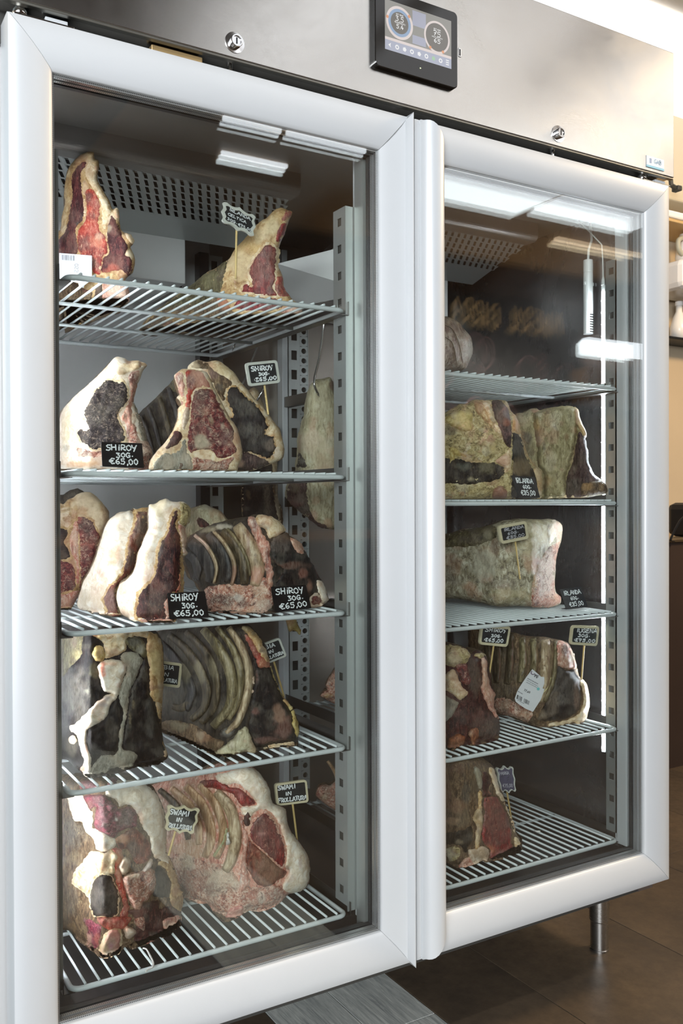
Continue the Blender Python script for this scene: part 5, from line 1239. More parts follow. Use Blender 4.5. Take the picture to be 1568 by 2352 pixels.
K.zone('bone_end', 'lean_mottle', [(1300, 990), (1350, 970), (1395, 1000), (1400, 1056), (1310, 1074), (1290, 1030)], up=0.006, halo='bone_pale', hw=4)
K.zone('rim', 'lean_dark', [(1250, 600), (1300, 690), (1360, 785), (1355, 900), (1325, 720)], up=0.003)

# ---- fourth left shelf
L = Meat('aged_joint', 'big blackened joint with white fat and grey tendon on fourth left shelf', C7,
  [(60, 40), (400, 60), (640, 50), (1000, 60), (1190, 90), (1275, 180), (1312, 300), (1322, 500), (1312, 800), (1300, 1000), (1290, 1250), (1312, 1500), (1372, 1700), (1360, 1750), (1312, 1790), (1260, 1852), (1000, 1852), (850, 1902), (650, 1962), (420, 1994), (350, 1994), (230, 1905), (150, 1832), (90, 1770), (-60, 1700), (-60, 60)], [(128, 0.27), (165, 0.20), (203, 0.145), (280, 0.15), (375, 0.175)], ZL[3], T=0.07, zs=0.65, mat='lean_black', back='crust_dark', R=0.03, relief=0.0025, blobs=[(190, 900, 200, (30, 28, 30), .7, 300), (140, 1600, 90, (60, 54, 44), .7), (330, 880, 40, (150, 146, 130), .7, 30), (430, 620, 60, (110, 104, 70), .6, 90)])
L.zone('olive_flank', 'crust_olive', [(70, 110), (290, 110), (275, 300), (260, 450), (110, 600), (40, 690), (-40, 700), (-40, 110)], up=0.003, blobs=[(170, 240, 30, (70, 34, 30), .7, 90), (200, 420, 70, (140, 124, 70), .6)])
L.zone('yellow_fat', 'fat_yellow', [(398, 380), (460, 300), (530, 300), (572, 400), (560, 480), (520, 502), (430, 485)], up=0.010, dome=0.006)
L.zone('upper_fat', 'fat_cream', [(400, 120), (640, 100), (820, 120), (1000, 100), (1130, 110), (1120, 200), (960, 180), (830, 220), (850, 330), (745, 420), (600, 462), (560, 482), (545, 270), (430, 190)], up=0.010, relief=0.003, blobs=[(480, 160, 70, (224, 190, 110), .7), (860, 140, 60, (40, 30, 30), .8, 30), (430, 150, 40, (210, 110, 60), .7), (560, 420, 70, (230, 214, 170), .6)])
L.zone('white_fat', 'fat_white', [(478, 545), (560, 482), (740, 480), (852, 560), (812, 680), (782, 800), (722, 965), (640, 910), (540, 870), (495, 720)], up=0.016, relief=0.002, dome=0.008, blobs=[(530, 590, 50, (214, 84, 50), .95, 110), (620, 530, 110, (220, 150, 110), .5, 30)])
L.zone('white_band', 'fat_white', [(722, 950), (645, 1060), (604, 1180), (500, 1295), (400, 1342), (342, 1385), (330, 1550), (385, 1700), (392, 1860), (352, 1985), (232, 1895), (290, 1800), (250, 1650), (195, 1450), (105, 1370), (200, 1275), (300, 1180), (450, 1030), (600, 920)], up=0.012, relief=0.003, blobs=[(320, 1240, 80, (180, 130, 96), .7), (600, 980, 50, (160, 150, 160), .7), (330, 1600, 24, (190, 90, 40), .8, 120), (270, 1870, 50, (206, 90, 50), .85, 70), (240, 1500, 50, (220, 180, 140), .6), (440, 1290, 90, (196, 186, 168), .6, 40), (550, 1060, 60, (170, 160, 170), .6, 30)])
L.zone('fat_knob', 'fat_cream', [(98, 1490), (150, 1440), (212, 1520), (160, 1565), (110, 1550)], up=0.014, dome=0.006); L.zone('fat_knob', 'fat_cream', [(100, 1340), (180, 1310), (190, 1380), (130, 1410)], up=0.012, dome=0.005)
L.zone('lean_face', 'lean_black', [(1060, 470), (1112, 510), (1142, 900), (1200, 1100), (1252, 1300), (1310, 1560), (1320, 1785), (1255, 1850), (1000, 1848), (970, 1700), (800, 1610), (842, 1250), (902, 850), (990, 690)], up=0.004, streak=0.0016, blobs=[(930, 1040, 24, (170, 150, 110), .5, 70), (890, 1250, 16, (150, 134, 100), .5, 100), (1150, 1200, 60, (44, 46, 52), .6, 300)])
L.zone('lean_face', 'lean_black', [(700, 985), (742, 1050), (772, 1180), (760, 1350), (722, 1650), (560, 1660), (400, 1630), (350, 1520), (352, 1385), (500, 1298), (620, 1135)], up=0.004)
L.zone('tendon', 'bone_grey', [(780, 392), (860, 372), (962, 380), (1022, 430), (1062, 470), (1002, 620), (952, 760), (902, 850), (880, 960), (842, 1250), (800, 1560), (812, 1632), (902, 1640), (992, 1700), (962, 1785), (850, 1895), (700, 1875), (500, 1965), (362, 1990), (392, 1855), (520, 1710), (680, 1695), (722, 1640), (752, 1400), (792, 1150), (732, 950), (792, 750), (842, 580), (762, 480)], up=0.0075, blobs=[(880, 450, 100, (186, 182, 160), .7, 70), (480, 1760, 70, (60, 60, 50), .6, 40), (880, 1680, 90, (170, 160, 140), .5)])
L.zone('grey_membrane', 'crust_olive', [(820, 220), (962, 180), (1062, 222), (1100, 320), (1112, 410), (1062, 455), (1000, 400), (872, 330)], up=0.008, blobs=[(950, 240, 80, (64, 66, 60), .8), (1010, 350, 60, (150, 148, 136), .8)])
L.zone('fat_cap', 'fat_tan', [(1112, 130), (1200, 130), (1290, 230), (1320, 500), (1312, 900), (1290, 1035), (1182, 1005), (1142, 900), (1132, 560), (1092, 400), (1100, 250)], up=0.006, dome=0.004, blobs=[(1220, 500, 80, (222, 200, 140), .7, 200), (1220, 840, 90, (130, 80, 50), .6, 24), (1240, 930, 60, (226, 206, 150), .7), (1140, 560, 24, (140, 80, 50), .6, 120)])
L.zone('fat_edge', 'fat_tan', [(1292, 1530), (1372, 1690), (1352, 1750), (1318, 1710), (1310, 1620)], up=0.004); L.zone('fat_edge', 'fat_tan', [(1200, 1010), (1298, 1030), (1290, 1240), (1270, 1300), (1240, 1200)], up=0.002)
M_ = Meat('rib_rack', 'large olive-grey rib rack with curved bones on the fourth left shelf', C8,
  [(40, 150), (150, 105), (300, 95), (700, 60), (850, 50), (960, 65), (1030, 130), (1110, 230), (1152, 330), (1182, 470), (1232, 620), (1300, 770), (1392, 880), (1442, 990), (1470, 1100), (1452, 1200), (1442, 1272), (1250, 1295), (1100, 1322), (1040, 1342), (900, 1344), (760, 1392), (640, 1402), (600, 1372), (450, 1312), (300, 1242), (100, 1142), (0, 1080), (0, 200)], [(350, 0.43), (420, 0.31), (500, 0.165), (560, 0.135), (690, 0.135)], ZL[3], T=0.05, dirx=0.1, mat='crust_dark', R=0.02, blobs=[(200, 500, 300, (40, 38, 32), .75, 420)])
M_.zone('lower_mass', 'crust_brown', [(60, 1050), (200, 1010), (330, 1040), (450, 1080), (600, 1180), (720, 1240), (640, 1350), (600, 1365), (450, 1308), (300, 1238), (110, 1140)], up=0.006, relief=0.003, blobs=[(260, 1080, 90, (150, 140, 110), .6, 60), (520, 1180, 100, (170, 110, 70), .6, 60), (480, 1180, 50, (210, 190, 160), .6)])
M_.rib([(190, 880), (290, 900), (370, 830), (385, 760)], 80, 'rib_brown', 0.008)
for (pts, w, m_, u) in (([(60, 230), (200, 380), (330, 570), (390, 740), (330, 930)], 110, 'rib_dark', 0.008), ([(160, 160), (340, 320), (470, 520), (540, 720), (510, 900), (380, 1020)], 95, 'rib_brown', 0.010), ([(330, 130), (500, 310), (600, 500), (640, 700), (610, 890), (480, 1050)], 95, 'rib_brown', 0.011), ([(500, 105), (640, 270), (760, 480), (800, 700), (760, 900), (600, 1090)], 120, 'rib_olive', 0.013), ([(640, 85), (780, 260), (865, 460), (885, 650), (850, 850), (760, 1020)], 80, 'rib_olive', 0.010), ([(760, 90), (880, 270), (955, 470), (965, 650), (925, 850), (850, 1040), (720, 1160)], 92, 'rib_pale', 0.014)):
    M_.rib(pts, w, m_, u, blobs=[(pts[2][0], pts[2][1], 60, (196, 184, 150), .35, 130)])
M_.zone('bone_fat', 'fat_aged', [(600, 1372), (620, 1335), (760, 1240), (860, 1130), (940, 1080), (970, 1140), (1000, 1220), (1042, 1335), (900, 1340), (760, 1388), (640, 1398)], up=0.012, relief=0.003, blobs=[(660, 1350, 60, (230, 214, 176), .7), (820, 1200, 60, (110, 100, 80), .5, 30)])
M_.zone('spine_edge', 'bone_pale', [(985, 560), (1020, 565), (1022, 650), (1015, 760), (990, 770), (995, 660)], up=0.010, blobs=[(1015, 700, 14, (130, 60, 56), .7, 60)])
M_.zone('upper_lean', 'lean_bright', [(900, 140), (980, 190), (1060, 320), (1150, 400), (1172, 490), (1062, 490), (1000, 360), (950, 260)], up=0.006, blobs=[(1000, 280, 80, (150, 64, 50), .8), (1100, 440, 70, (176, 110, 70), .8), (920, 160, 40, (60, 40, 34), .7)])
M_.zone('fat_cap', 'fat_tan', [(880, 80), (960, 75), (1060, 180), (1130, 300), (1172, 450), (1100, 415), (1000, 245), (920, 130)], up=0.007, blobs=[(930, 110, 50, (90, 84, 50), .7), (1090, 320, 24, (60, 34, 26), .7), (1010, 150, 24, (60, 44, 30), .7)])
M_.zone('lean_face', 'lean_black', [(1000, 370), (1050, 400), (1062, 490), (1150, 500), (1200, 600), (1250, 720), (1320, 850), (1382, 930), (1402, 1100), (1382, 1215), (1200, 1235), (1050, 1295), (1000, 1200), (962, 1150), (972, 1000), (982, 880), (1000, 700), (1032, 600)], up=0.005, blobs=[(1320, 1100, 110, (104, 44, 36), .8, 110), (1270, 940, 60, (150, 104, 80), .75, 90), (1030, 940, 40, (110, 36, 34), .8), (1150, 1220, 160, (96, 30, 28), .7, 40), (1040, 600, 20, (90, 30, 30), .8, 70)])
M_.zone('fat_edge', 'fat_yellow', [(1182, 480), (1235, 620), (1300, 770), (1392, 880), (1440, 1000), (1468, 1110), (1440, 1190), (1400, 1060), (1380, 940), (1320, 850), (1250, 720), (1205, 590)], up=0.006, blobs=[(1330, 820, 30, (170, 110, 60), .7, 60)])
M_.zone('base_fat', 'fat_cream', [(1080, 1318), (1180, 1262), (1400, 1236), (1412, 1282), (1250, 1292)], up=0.006); M_.zone('dried_blot', 'lean_black', [(660, 1130), (740, 1090), (850, 1100), (840, 1160), (760, 1200), (680, 1180)], up=0.010, blobs=[(760, 1140, 60, (120, 120, 116), .5)])

# ---- lowest left shelf
O = Meat('rib_rack', 'fresh pale rib rack with thick white fat cap on the lowest left shelf', C10,
  [(0, 240), (300, 160), (450, 110), (600, 50), (800, 30), (900, 80), (1000, 180), (1062, 280), (1102, 430), (1222, 490), (1242, 640), (1302, 740), (1392, 860), (1442, 950), (1452, 1060), (1442, 1180), (1392, 1252), (1250, 1295), (1182, 1362), (1100, 1422), (970, 1462), (880, 1452), (820, 1482), (740, 1532), (650, 1562), (560, 1492), (480, 1392), (390, 1382), (250, 1332), (150, 1252), (40, 1100), (-60, 900), (-60, 300)], [(345, 0.42), (420, 0.31), (500, 0.20), (560, 0.172), (610, 0.165), (705, 0.175)], ZL[4], T=0.05, dirx=0.1, mat='fat_pink', R=0.025, blobs=[(250, 500, 300, (124, 92, 68), .85, 300), (300, 900, 200, (196, 160, 120), .7, 120)])
for (pts, w, m_, u) in (([(20, 300), (160, 430), (260, 600), (300, 780)], 80, 'rib_brown', 0.009), ([(130, 285), (300, 450), (390, 640), (400, 830)], 90, 'rib_tan', 0.010), ([(270, 265), (420, 430), (500, 620), (510, 800), (450, 950)], 100, 'rib_tan', 0.012), ([(400, 250), (540, 420), (620, 620), (620, 800), (560, 960)], 95, 'rib_tan', 0.012), ([(560, 320), (680, 460), (735, 620), (745, 800), (700, 980), (640, 1080)], 130, 'rib_pale', 0.014)):
    O.rib(pts, w, m_, u)
O.zone('lower_fat', 'fat_mottle', [(120, 960), (260, 900), (400, 960), (560, 1000), (700, 1020), (800, 1180), (1000, 1222), (1182, 1200), (1205, 1330), (1100, 1415), (970, 1455), (880, 1445), (800, 1480), (650, 1555), (560, 1485), (480, 1385), (250, 1325), (150, 1240)], up=0.006, lump=0.007, lsc=38, blobs=[(600, 1150, 160, (230, 210, 184), .75, 130), (350, 1150, 160, (150, 84, 66), .6, 90), (480, 1250, 100, (110, 50, 44), .6, 60), (950, 1320, 110, (180, 90, 72), .7, 60), (1000, 1330, 40, (240, 226, 206), .7, 60), (1120, 1280, 60, (120, 50, 44), .7), (250, 960, 100, (220, 196, 160), .6)])
O.zone('fat_cap', 'fat_white', [(560, 170), (760, 110), (900, 95), (1000, 185), (1060, 285), (1100, 432), (1220, 495), (1240, 640), (1390, 860), (1440, 950), (1450, 1060), (1440, 1180), (1390, 1248), (1250, 1288), (1182, 1215), (1262, 1080), (1212, 1040), (1222, 830), (1142, 600), (1050, 500), (960, 500), (900, 560), (880, 610), (785, 480), (940, 440), (860, 330), (760, 250), (600, 260)], up=0.006, relief=0.002, blobs=[(1360, 980, 16, (150, 70, 60), .5, 90), (1230, 1060, 30, (120, 40, 44), .8, 40), (1250, 1160, 60, (214, 160, 136), .5)])
O.zone('red_strip', 'lean_red', [(400, 225), (560, 205), (640, 250), (700, 285), (780, 290), (860, 350), (942, 440), (800, 455), (720, 350), (560, 300), (450, 285)], up=0.009, streak=0.002, blobs=[(620, 330, 60, (220, 180, 150), .5, 20), (430, 240, 40, (70, 24, 28), .7)])
O.zone('lean_face', 'lean_red', [(890, 640), (950, 560), (1042, 515), (1082, 570), (1132, 620), (1152, 690), (1202, 790), (1222, 900), (1202, 1035), (1150, 1025), (1050, 925), (900, 795), (876, 700)], up=0.008, halo='fat_pink', hw=4, blobs=[(1060, 760, 180, (92, 28, 36), .6, 220), (1010, 720, 60, (190, 130, 124), .5, 16)])
O.zone('lean_face', 'lean_brown', [(868, 790), (900, 795), (1050, 930), (1150, 1030), (1235, 1085), (1182, 1150), (1052, 1225), (950, 1205), (880, 1100), (838, 980)], up=0.007, blobs=[(1040, 1060, 160, (130, 92, 66), .6)])  # brown put in for the warm floor mirrored in the glass over this muscle
O.zone('lean_spot', 'lean_dark', [(832, 520), (870, 500), (892, 580), (882, 645), (840, 650), (822, 590)], up=0.009)
O.zone('pink_seam', 'fat_pink', [(770, 460), (830, 640), (882, 780), (842, 980), (882, 1190), (770, 1300), (790, 1100), (808, 800), (780, 600)], up=0.008, streak=0.003, blobs=[(830, 1060, 50, (170, 90, 66), .6, 160), (800, 560, 20, (150, 50, 50), .7, 100), (790, 1160, 20, WHT, .7, 60)])
O.zone('bone_tip', 'bone_pink', [(680, 1432), (740, 1405), (812, 1402), (812, 1482), (650, 1560)], up=0.012)
O.zone('plastic_strip', 'fat_aged', [(500, 985), (620, 760), (662, 650), (672, 700), (640, 820), (560, 940), (505, 992)], up=0.020, relief=0, label='pale green plastic strip stuck to the ribs', blobs=[(580, 850, 300, (168, 170, 118), 1)])
O.zone('plastic_strip', 'bone_pale', [(662, 652), (702, 790), (700, 822), (630, 835), (655, 780)], up=0.024, label='translucent white tip of the plastic strip', blobs=[(670, 760, 200, (226, 226, 220), 1)])
N = Meat('leg_joint', 'raw joint with wine-red muscle and sawn marrow bone, lowest left shelf', C9,
  [(-60, 110), (150, 50), (300, 30), (600, 30), (900, 50), (1080, 140), (1152, 220), (1222, 380), (1262, 560), (1267, 900), (1312, 1000), (1392, 1200), (1432, 1380), (1482, 1400), (1462, 1500), (1442, 1650), (1442, 1800), (1420, 1855), (1370, 1865), (1330, 1945), (1240, 1965), (1180, 1975), (1060, 2025), (930, 2065), (850, 2095), (770, 2065), (722, 2115), (682, 2155), (560, 2192), (470, 2194), (410, 2142), (330, 2082), (220, 2002), (100, 1872), (-60, 1800)], [(128, 0.31), (165, 0.24), (235, 0.165), (320, 0.175), (420, 0.215)], ZL[4], T=0.09, zs=0.6, mat='crust_brown', R=0.035, relief=0.004, rsc=36, blobs=[(150, 700, 170, (56, 40, 30), .9, 200), (150, 1300, 90, (150, 120, 90), .6, 160), (60, 1500, 120, (70, 50, 36), .8, 300), (160, 690, 50, BLK, .7), (160, 1000, 110, (120, 100, 76), .7, 90), (120, 1850, 60, (150, 112, 60), .6, 90), (150, 1640, 60, BLK, .7)])
N.zone('white_fat', 'fat_white', [(70, 230), (250, 235), (300, 330), (350, 425), (392, 450), (382, 620), (422, 645), (642, 760), (652, 865), (520, 925), (422, 885), (372, 755), (300, 695), (250, 565), (190, 560), (140, 520), (100, 385)], up=0.010, relief=0.003, blobs=[(180, 400, 90, (216, 196, 160), .6), (240, 560, 20, (150, 50, 50), .7, 60), (480, 830, 60, (190, 110, 100), .4, 20)])
N.zone('white_fat', 'fat_white', [(530, 230), (600, 60), (700, 60), (900, 70), (1060, 150), (1150, 235), (1230, 425), (1264, 700), (1264, 900), (1302, 1005), (1300, 1080), (1180, 1025), (1102, 970), (1052, 745), (962, 605), (912, 485), (862, 390), (782, 360), (702, 385), (652, 300)], up=0.010, relief=0.002, blobs=[(980, 280, 100, (222, 206, 178), .5), (1150, 1000, 90, (206, 160, 120), .6, 50), (960, 540, 40, (220, 160, 130), .6, 100)])
N.zone('upper_red', 'lean_wine', [(220, 80), (400, 70), (420, 160), (250, 180)], up=0.010); N.zone('upper_red', 'lean_wine', [(600, 30), (680, 40), (720, 130), (640, 160), (560, 130)], up=0.010)
N.zone('wine_muscle', 'lean_wine', [(255, 250), (400, 235), (520, 240), (562, 290), (680, 372), (695, 402), (800, 370), (882, 412), (912, 500), (910, 622), (800, 645), (702, 685), (622, 762), (500, 702), (392, 622), (398, 500), (422, 382), (350, 412), (310, 332)], up=0.014, relief=0.003, blobs=[(800, 500, 120, (44, 22, 22), .8), (520, 600, 40, BLK, .7, 30), (480, 480, 80, (130, 60, 80), .6), (660, 535, 16, WHT, .9), (340, 350, 50, (110, 26, 26), .7)])
N.zone('dark_muscle', 'lean_brown', [(640, 762), (860, 640), (952, 692), (1050, 782), (1092, 962), (1000, 1065), (880, 1055), (800, 905), (700, 885)], up=0.008, streak=0.003, blobs=[(860, 880, 70, (40, 22, 20), .8, 120), (720, 760, 90, (206, 150, 110), .7, 60), (1000, 720, 50, (150, 84, 50), .7)])
N.zone('cream_flank', 'fat_cream', [(370, 905), (520, 930), (622, 885), (702, 985), (642, 1065), (652, 1185), (460, 1205), (372, 1300), (342, 1482), (250, 1405), (130, 1302), (160, 1155), (300, 985)], up=0.010, relief=0.004, rsc=40, blobs=[(480, 1100, 120, (200, 140, 100), .5, 60), (240, 1340, 24, (40, 20, 24), .9), (300, 1440, 40, (110, 70, 40), .6), (560, 960, 110, (226, 190, 160), .6, 50)])
N.zone('pink_web', 'lean_bright', [(600, 880), (720, 890), (760, 1000), (700, 1100), (740, 1220), (800, 1480), (830, 1600), (800, 1720), (700, 1700), (740, 1560), (690, 1400), (640, 1200), (640, 1060)], up=0.007, relief=0.003, blobs=[(700, 1000, 90, (214, 160, 120), .8, 120), (690, 1200, 40, (206, 160, 130), .7, 100), (780, 1580, 60, (150, 60, 50), .8, 120)])
N.zone('lean_oval', 'lean_black', [(440, 1212), (520, 1185), (602, 1217), (652, 1312), (692, 1400), (692, 1560), (662, 1692), (520, 1705), (390, 1685), (344, 1560), (350, 1420), (372, 1292)], up=0.010, halo='fat_cream', hw=3, dome=0.004, blobs=[(520, 1450, 240, (34, 20, 24), .5)])
N.zone('lean_oval', 'lean_black', [(1140, 1085), (1240, 1132), (1310, 1262), (1312, 1440), (1280, 1475), (1100, 1455), (1132, 1320), (1120, 1200)], up=0.008, blobs=[(1230, 1300, 120, (36, 22, 24), .5, 200)])
N.zone('side_fat', 'fat_tan', [(1302, 1005), (1392, 1205), (1430, 1385), (1470, 1410), (1440, 1640), (1330, 1580), (1300, 1470), (1315, 1300), (1245, 1130), (1140, 1065)], up=0.006, relief=0.002, blobs=[(1330, 1540, 130, (150, 104, 76), .7, 70), (1370, 1400, 40, (180, 120, 90), .6, 90)])
N.zone('lower_lean', 'lean_dark', [(760, 1625), (900, 1600), (1000, 1530), (1170, 1500), (1182, 1602), (1330, 1562), (1440, 1632), (1385, 1705), (1230, 1735), (1222, 1855), (1050, 1985), (880, 1995), (900, 1800), (870, 1700)], up=0.008, relief=0.002, blobs=[(1330, 1630, 90, (72, 24, 28), .8, 40), (1300, 1760, 80, (150, 60, 56), .5, 40)])
N.zone('red_web', 'lean_bright', [(430, 1705), (640, 1702), (800, 1690), (852, 1722), (782, 1832), (702, 1852), (560, 1855), (480, 1805)], up=0.012, relief=0.003, blobs=[(660, 1800, 110, (170, 60, 44), .8, 60), (560, 1740, 80, (160, 70, 54), .7, 30)])
N.zone('left_red', 'lean_wine', [(250, 1700), (420, 1760), (500, 1850), (480, 1960), (430, 2120), (330, 2060), (270, 1960), (310, 1860)], up=0.008, lump=0.006, lsc=60, blobs=[(330, 1980, 50, (214, 170, 140), .7, 80), (420, 1960, 40, (170, 60, 50), .7, 80), (250, 1760, 60, BLK, .6)])
N.zone('vertebra', 'fat_mottle', [(742, 1220), (900, 1160), (1100, 1130), (1142, 1200), (1140, 1335), (1062, 1485), (1002, 1525), (952, 1632), (870, 1605), (812, 1500), (760, 1352)], up=0.022, dome=0.012, relief=0.004, blobs=[(900, 1330, 130, (140, 76, 52), .8, 120), (850, 1200, 90, (222, 196, 164), .7, 40), (930, 1580, 60, (206, 150, 120), .8)])
N.zone('bone_hole', 'hole_dark', [(1020, 1300), (1055, 1275), (1045, 1380), (1012, 1400)], up=0.034); N.zone('bone_hole', 'hole_dark', [(930, 1460), (980, 1450), (975, 1490), (945, 1495)], up=0.034)
N.zone('bone', 'bone_pale', [(692, 1100), (730, 1000), (800, 980), (852, 1052), (822, 1150), (742, 1202)], up=0.018, dome=0.006, blobs=[(770, 1080, 50, (190, 140, 110), .5)])
N.zone('bone', 'bone_pale', [(1102, 982), (1095, 1080), (1012, 1202), (980, 1152), (1042, 1040)], up=0.022, dome=0.004, blobs=[(1050, 1100, 100, (236, 220, 214), .8)])
N.zone('bone_shard', 'fat_mottle', [(880, 1720), (1010, 1690), (1025, 1820), (1000, 1880), (920, 1850)], up=0.018, relief=0.003, blobs=[(950, 1830, 50, (130, 30, 30), .8, 30)])
N.zone('cartilage', 'fat_white', [(778, 1802), (860, 1832), (922, 1892), (862, 1952), (780, 1965), (752, 1880)], up=0.020, dome=0.008, blobs=[(780, 1850, 40, (220, 120, 70), .6)])
N.zone('right_fat', 'fat_pink', [(1230, 1735), (1420, 1682), (1440, 1792), (1412, 1850), (1330, 1942), (1240, 1962), (1120, 1995), (940, 2060), (860, 2085), (800, 2050), (900, 2010), (1060, 1985), (1212, 1880)], up=0.012, relief=0.003, lump=0.004, blobs=[(1330, 1850, 100, (226, 206, 180), .7), (880, 2040, 60, (226, 210, 180), .6), (1300, 1740, 60, (160, 70, 66), .7, 40)])
N.zone('marrow_bone', 'bone_pink', [(560, 1882), (640, 1842), (700, 1868), (724, 1940), (705, 2105), (640, 2155), (540, 2185), (475, 2135), (500, 2000)], up=0.024, halo='fat_cream', hw=4, blobs=[(520, 2050, 50, (226, 206, 160), .8, 130), (600, 2150, 90, (226, 214, 190), .7, 40), (600, 2050, 40, (196, 140, 160), .6), (650, 1900, 60, (190, 100, 84), .7)])

# ---- pieces on the right-hand shelves seen through the left door
S1 = Meat('meat_scrap', 'small dried brown piece on a right shelf, seen past the centre post', (620, 1380, 5.6),
  [(840, 870), (920, 850), (1000, 900), (1000, 1345), (900, 1350), (780, 1302), (672, 1242), (655, 1215), (700, 1160), (742, 1150), (720, 1090), (742, 1020), (782, 960)], [(735, 0.52), (800, 0.50)], ZR[3], T=0.03, mat='fat_mottle', R=0.012, floor_clip=False, blobs=[(780, 1000, 50, (140, 100, 76), .8), (740, 1220, 60, (196, 150, 70), .8, 40)])
S2 = Meat('meat_scrap', 'brown fatty knuckle on the lowest right shelf, left end', (620, 1780, 5.6),
  [(840, 80), (940, 60), (1000, 120), (1000, 470), (860, 455), (800, 432), (690, 362), (640, 312), (594, 262), (610, 180), (650, 130), (720, 118), (772, 140)], [(725, 0.50), (800, 0.47)], ZR[4], T=0.03, mat='fat_mottle', R=0.014, lump=0.004, floor_clip=False, blobs=[(700, 300, 50, (200, 180, 140), .6), (760, 220, 60, (150, 76, 44), .7), (690, 150, 50, (90, 44, 30), .7)])
S2.rib([(740, -180), (800, -100), (840, -20), (860, 60), (840, 110)], 50, 'rib_tan', 0.008, 'rib', 0.8)
S3 = Meat('dried_strip', 'dried yellow strands dangling below the third left shelf', (620, 1380, 5.6),
  [(205, 225), (330, 225), (350, 300), (398, 380), (380, 435), (350, 400), (300, 380), (250, 400), (225, 350)], [(650, 0.66), (695, 0.64)], None, T=0.012, mat='fat_yellow', R=0.008, relief=0.004)

# ---- top right shelf
TB = Meat('wrapped_roast', 'round roast wrapped in pale stockinette on the top right shelf', C12,
  [(-80, 130), (60, 100), (120, 108), (200, 150), (250, 210), (300, 270), (322, 360), (312, 430), (280, 510), (240, 558), (60, 562), (-80, 562)], [(980, 0.24), (1090, 0.25)], ZR[0], T=0.15, mat='wrap_cloth', back='wrap_cloth', R=0.05, relief=0.002, blobs=[(150, 190, 60, (120, 80, 66), .6, 40), (270, 400, 60, (226, 218, 206), .7, 120)])
TB.rib([(60, 170), (140, 200), (205, 330), (235, 500)], 8, 'wrap_cloth', 0.004, 'string'); TB.rib([(60, 260), (150, 330), (190, 520)], 8, 'wrap_cloth', 0.004, 'string')
# ---- second right shelf
U = Meat('aged_joint', 'lumpy yellow-fatted joint behind the leftmost price card of right shelf', C16,
  [(-70, 210), (60, 190), (130, 150), (200, 108), (270, 100), (320, 68), (400, 70), (570, 72), (612, 90), (652, 170), (717, 250), (722, 330), (742, 400), (792, 540), (852, 630), (906, 700), (912, 840), (892, 915), (700, 918), (400, 918), (-70, 918)], [(995, 0.17), (1120, 0.13), (1175, 0.112), (1245, 0.135)], ZR[1], T=0.03, dirx=0.2, zs=0.6, mat='fat_lump', R=0.03, relief=0.004, blobs=[(100, 330, 90, (60, 48, 36), .7, 50)])
U.zone('yellow_fat', 'fat_yellow', [(78, 222), (170, 172), (300, 160), (322, 260), (310, 332), (232, 342), (130, 292)], up=0.012, dome=0.005, relief=0.003, blobs=[(230, 230, 100, (226, 206, 120), .7), (280, 140, 60, (200, 180, 130), .6)])
U.zone('lumpy_fat', 'fat_lump', [(208, 402), (320, 342), (400, 300), (482, 350), (562, 422), (572, 520), (500, 552), (380, 592), (300, 552), (200, 522), (120, 482)], up=0.012, lump=0.012, lsc=52, blobs=[(380, 320, 50, (206, 196, 150), .7), (520, 500, 60, (206, 180, 116), .6)])
U.zone('dark_flank', 'crust_dark', [(-60, 560), (70, 560), (200, 572), (350, 602), (500, 602), (602, 652), (562, 742), (300, 802), (70, 792), (-60, 800)], up=0.004, relief=0.003, blobs=[(230, 640, 80, (90, 96, 84), .6, 40), (420, 650, 80, (110, 100, 66), .6, 60), (310, 750, 30, (206, 190, 150), .7, 20)])
U.zone('membrane', 'fat_yellow', [(110, 480), (180, 480), (260, 540), (380, 590), (330, 580), (230, 560), (170, 560), (180, 600), (150, 590), (100, 660), (120, 580)], up=0.010)
U.zone('pale_fat', 'fat_cream', [(500, 602), (580, 540), (642, 480), (652, 650), (602, 700), (560, 720), (590, 650)], up=0.008)
U.zone('fat_strap', 'fat_tan', [(330, 80), (402, 88), (452, 200), (545, 350), (500, 330), (420, 250), (340, 162)], up=0.016, blobs=[(360, 130, 40, (150, 90, 50), .6, 60)])
U.zone('pale_flap', 'fat_cream', [(402, 88), (470, 80), (500, 200), (560, 340), (540, 360), (452, 210)], up=0.012, blobs=[(480, 250, 30, (60, 40, 36), .5, 40)])
U.zone('red_flank', 'crust_purple', [(480, 78), (570, 80), (625, 150), (652, 330), (645, 480), (600, 460), (560, 365), (500, 200)], up=0.010, relief=0.003, blobs=[(580, 200, 60, (90, 40, 36), .7, 80), (620, 260, 40, (180, 90, 60), .6)])
U.zone('cut_face', 'crust_dark', [(660, 348), (722, 372), (772, 540), (832, 640), (862, 720), (882, 840), (860, 912), (650, 912), (655, 700), (650, 500)], up=0.004, blobs=[(740, 640, 90, (120, 96, 56), .75, 80), (690, 480, 50, (50, 48, 44), .6, 80)])
U.zone('fat_edge', 'fat_tan', [(600, 80), (652, 170), (717, 252), (722, 332), (742, 402), (792, 540), (852, 630), (906, 702), (910, 840), (890, 912), (870, 860), (858, 740), (832, 640), (770, 540), (728, 385), (652, 342), (660, 250)], up=0.012, blobs=[(690, 280, 40, (206, 140, 70), .7, 60), (880, 700, 30, (226, 206, 170), .6, 80), (895, 880, 30, (236, 220, 190), .7)])
U.zone('crumbs', 'fat_lump', [(-60, 868), (100, 860), (230, 850), (330, 876), (450, 880), (450, 914), (-60, 914)], up=0.012, lump=0.012, lsc=90)
U.zone('bone_end', 'bone_orange', [(492, 842), (560, 802), (612, 850), (604, 912), (488, 912)], up=0.014, dome=0.006, blobs=[(550, 860, 70, (150, 96, 80), .6)])
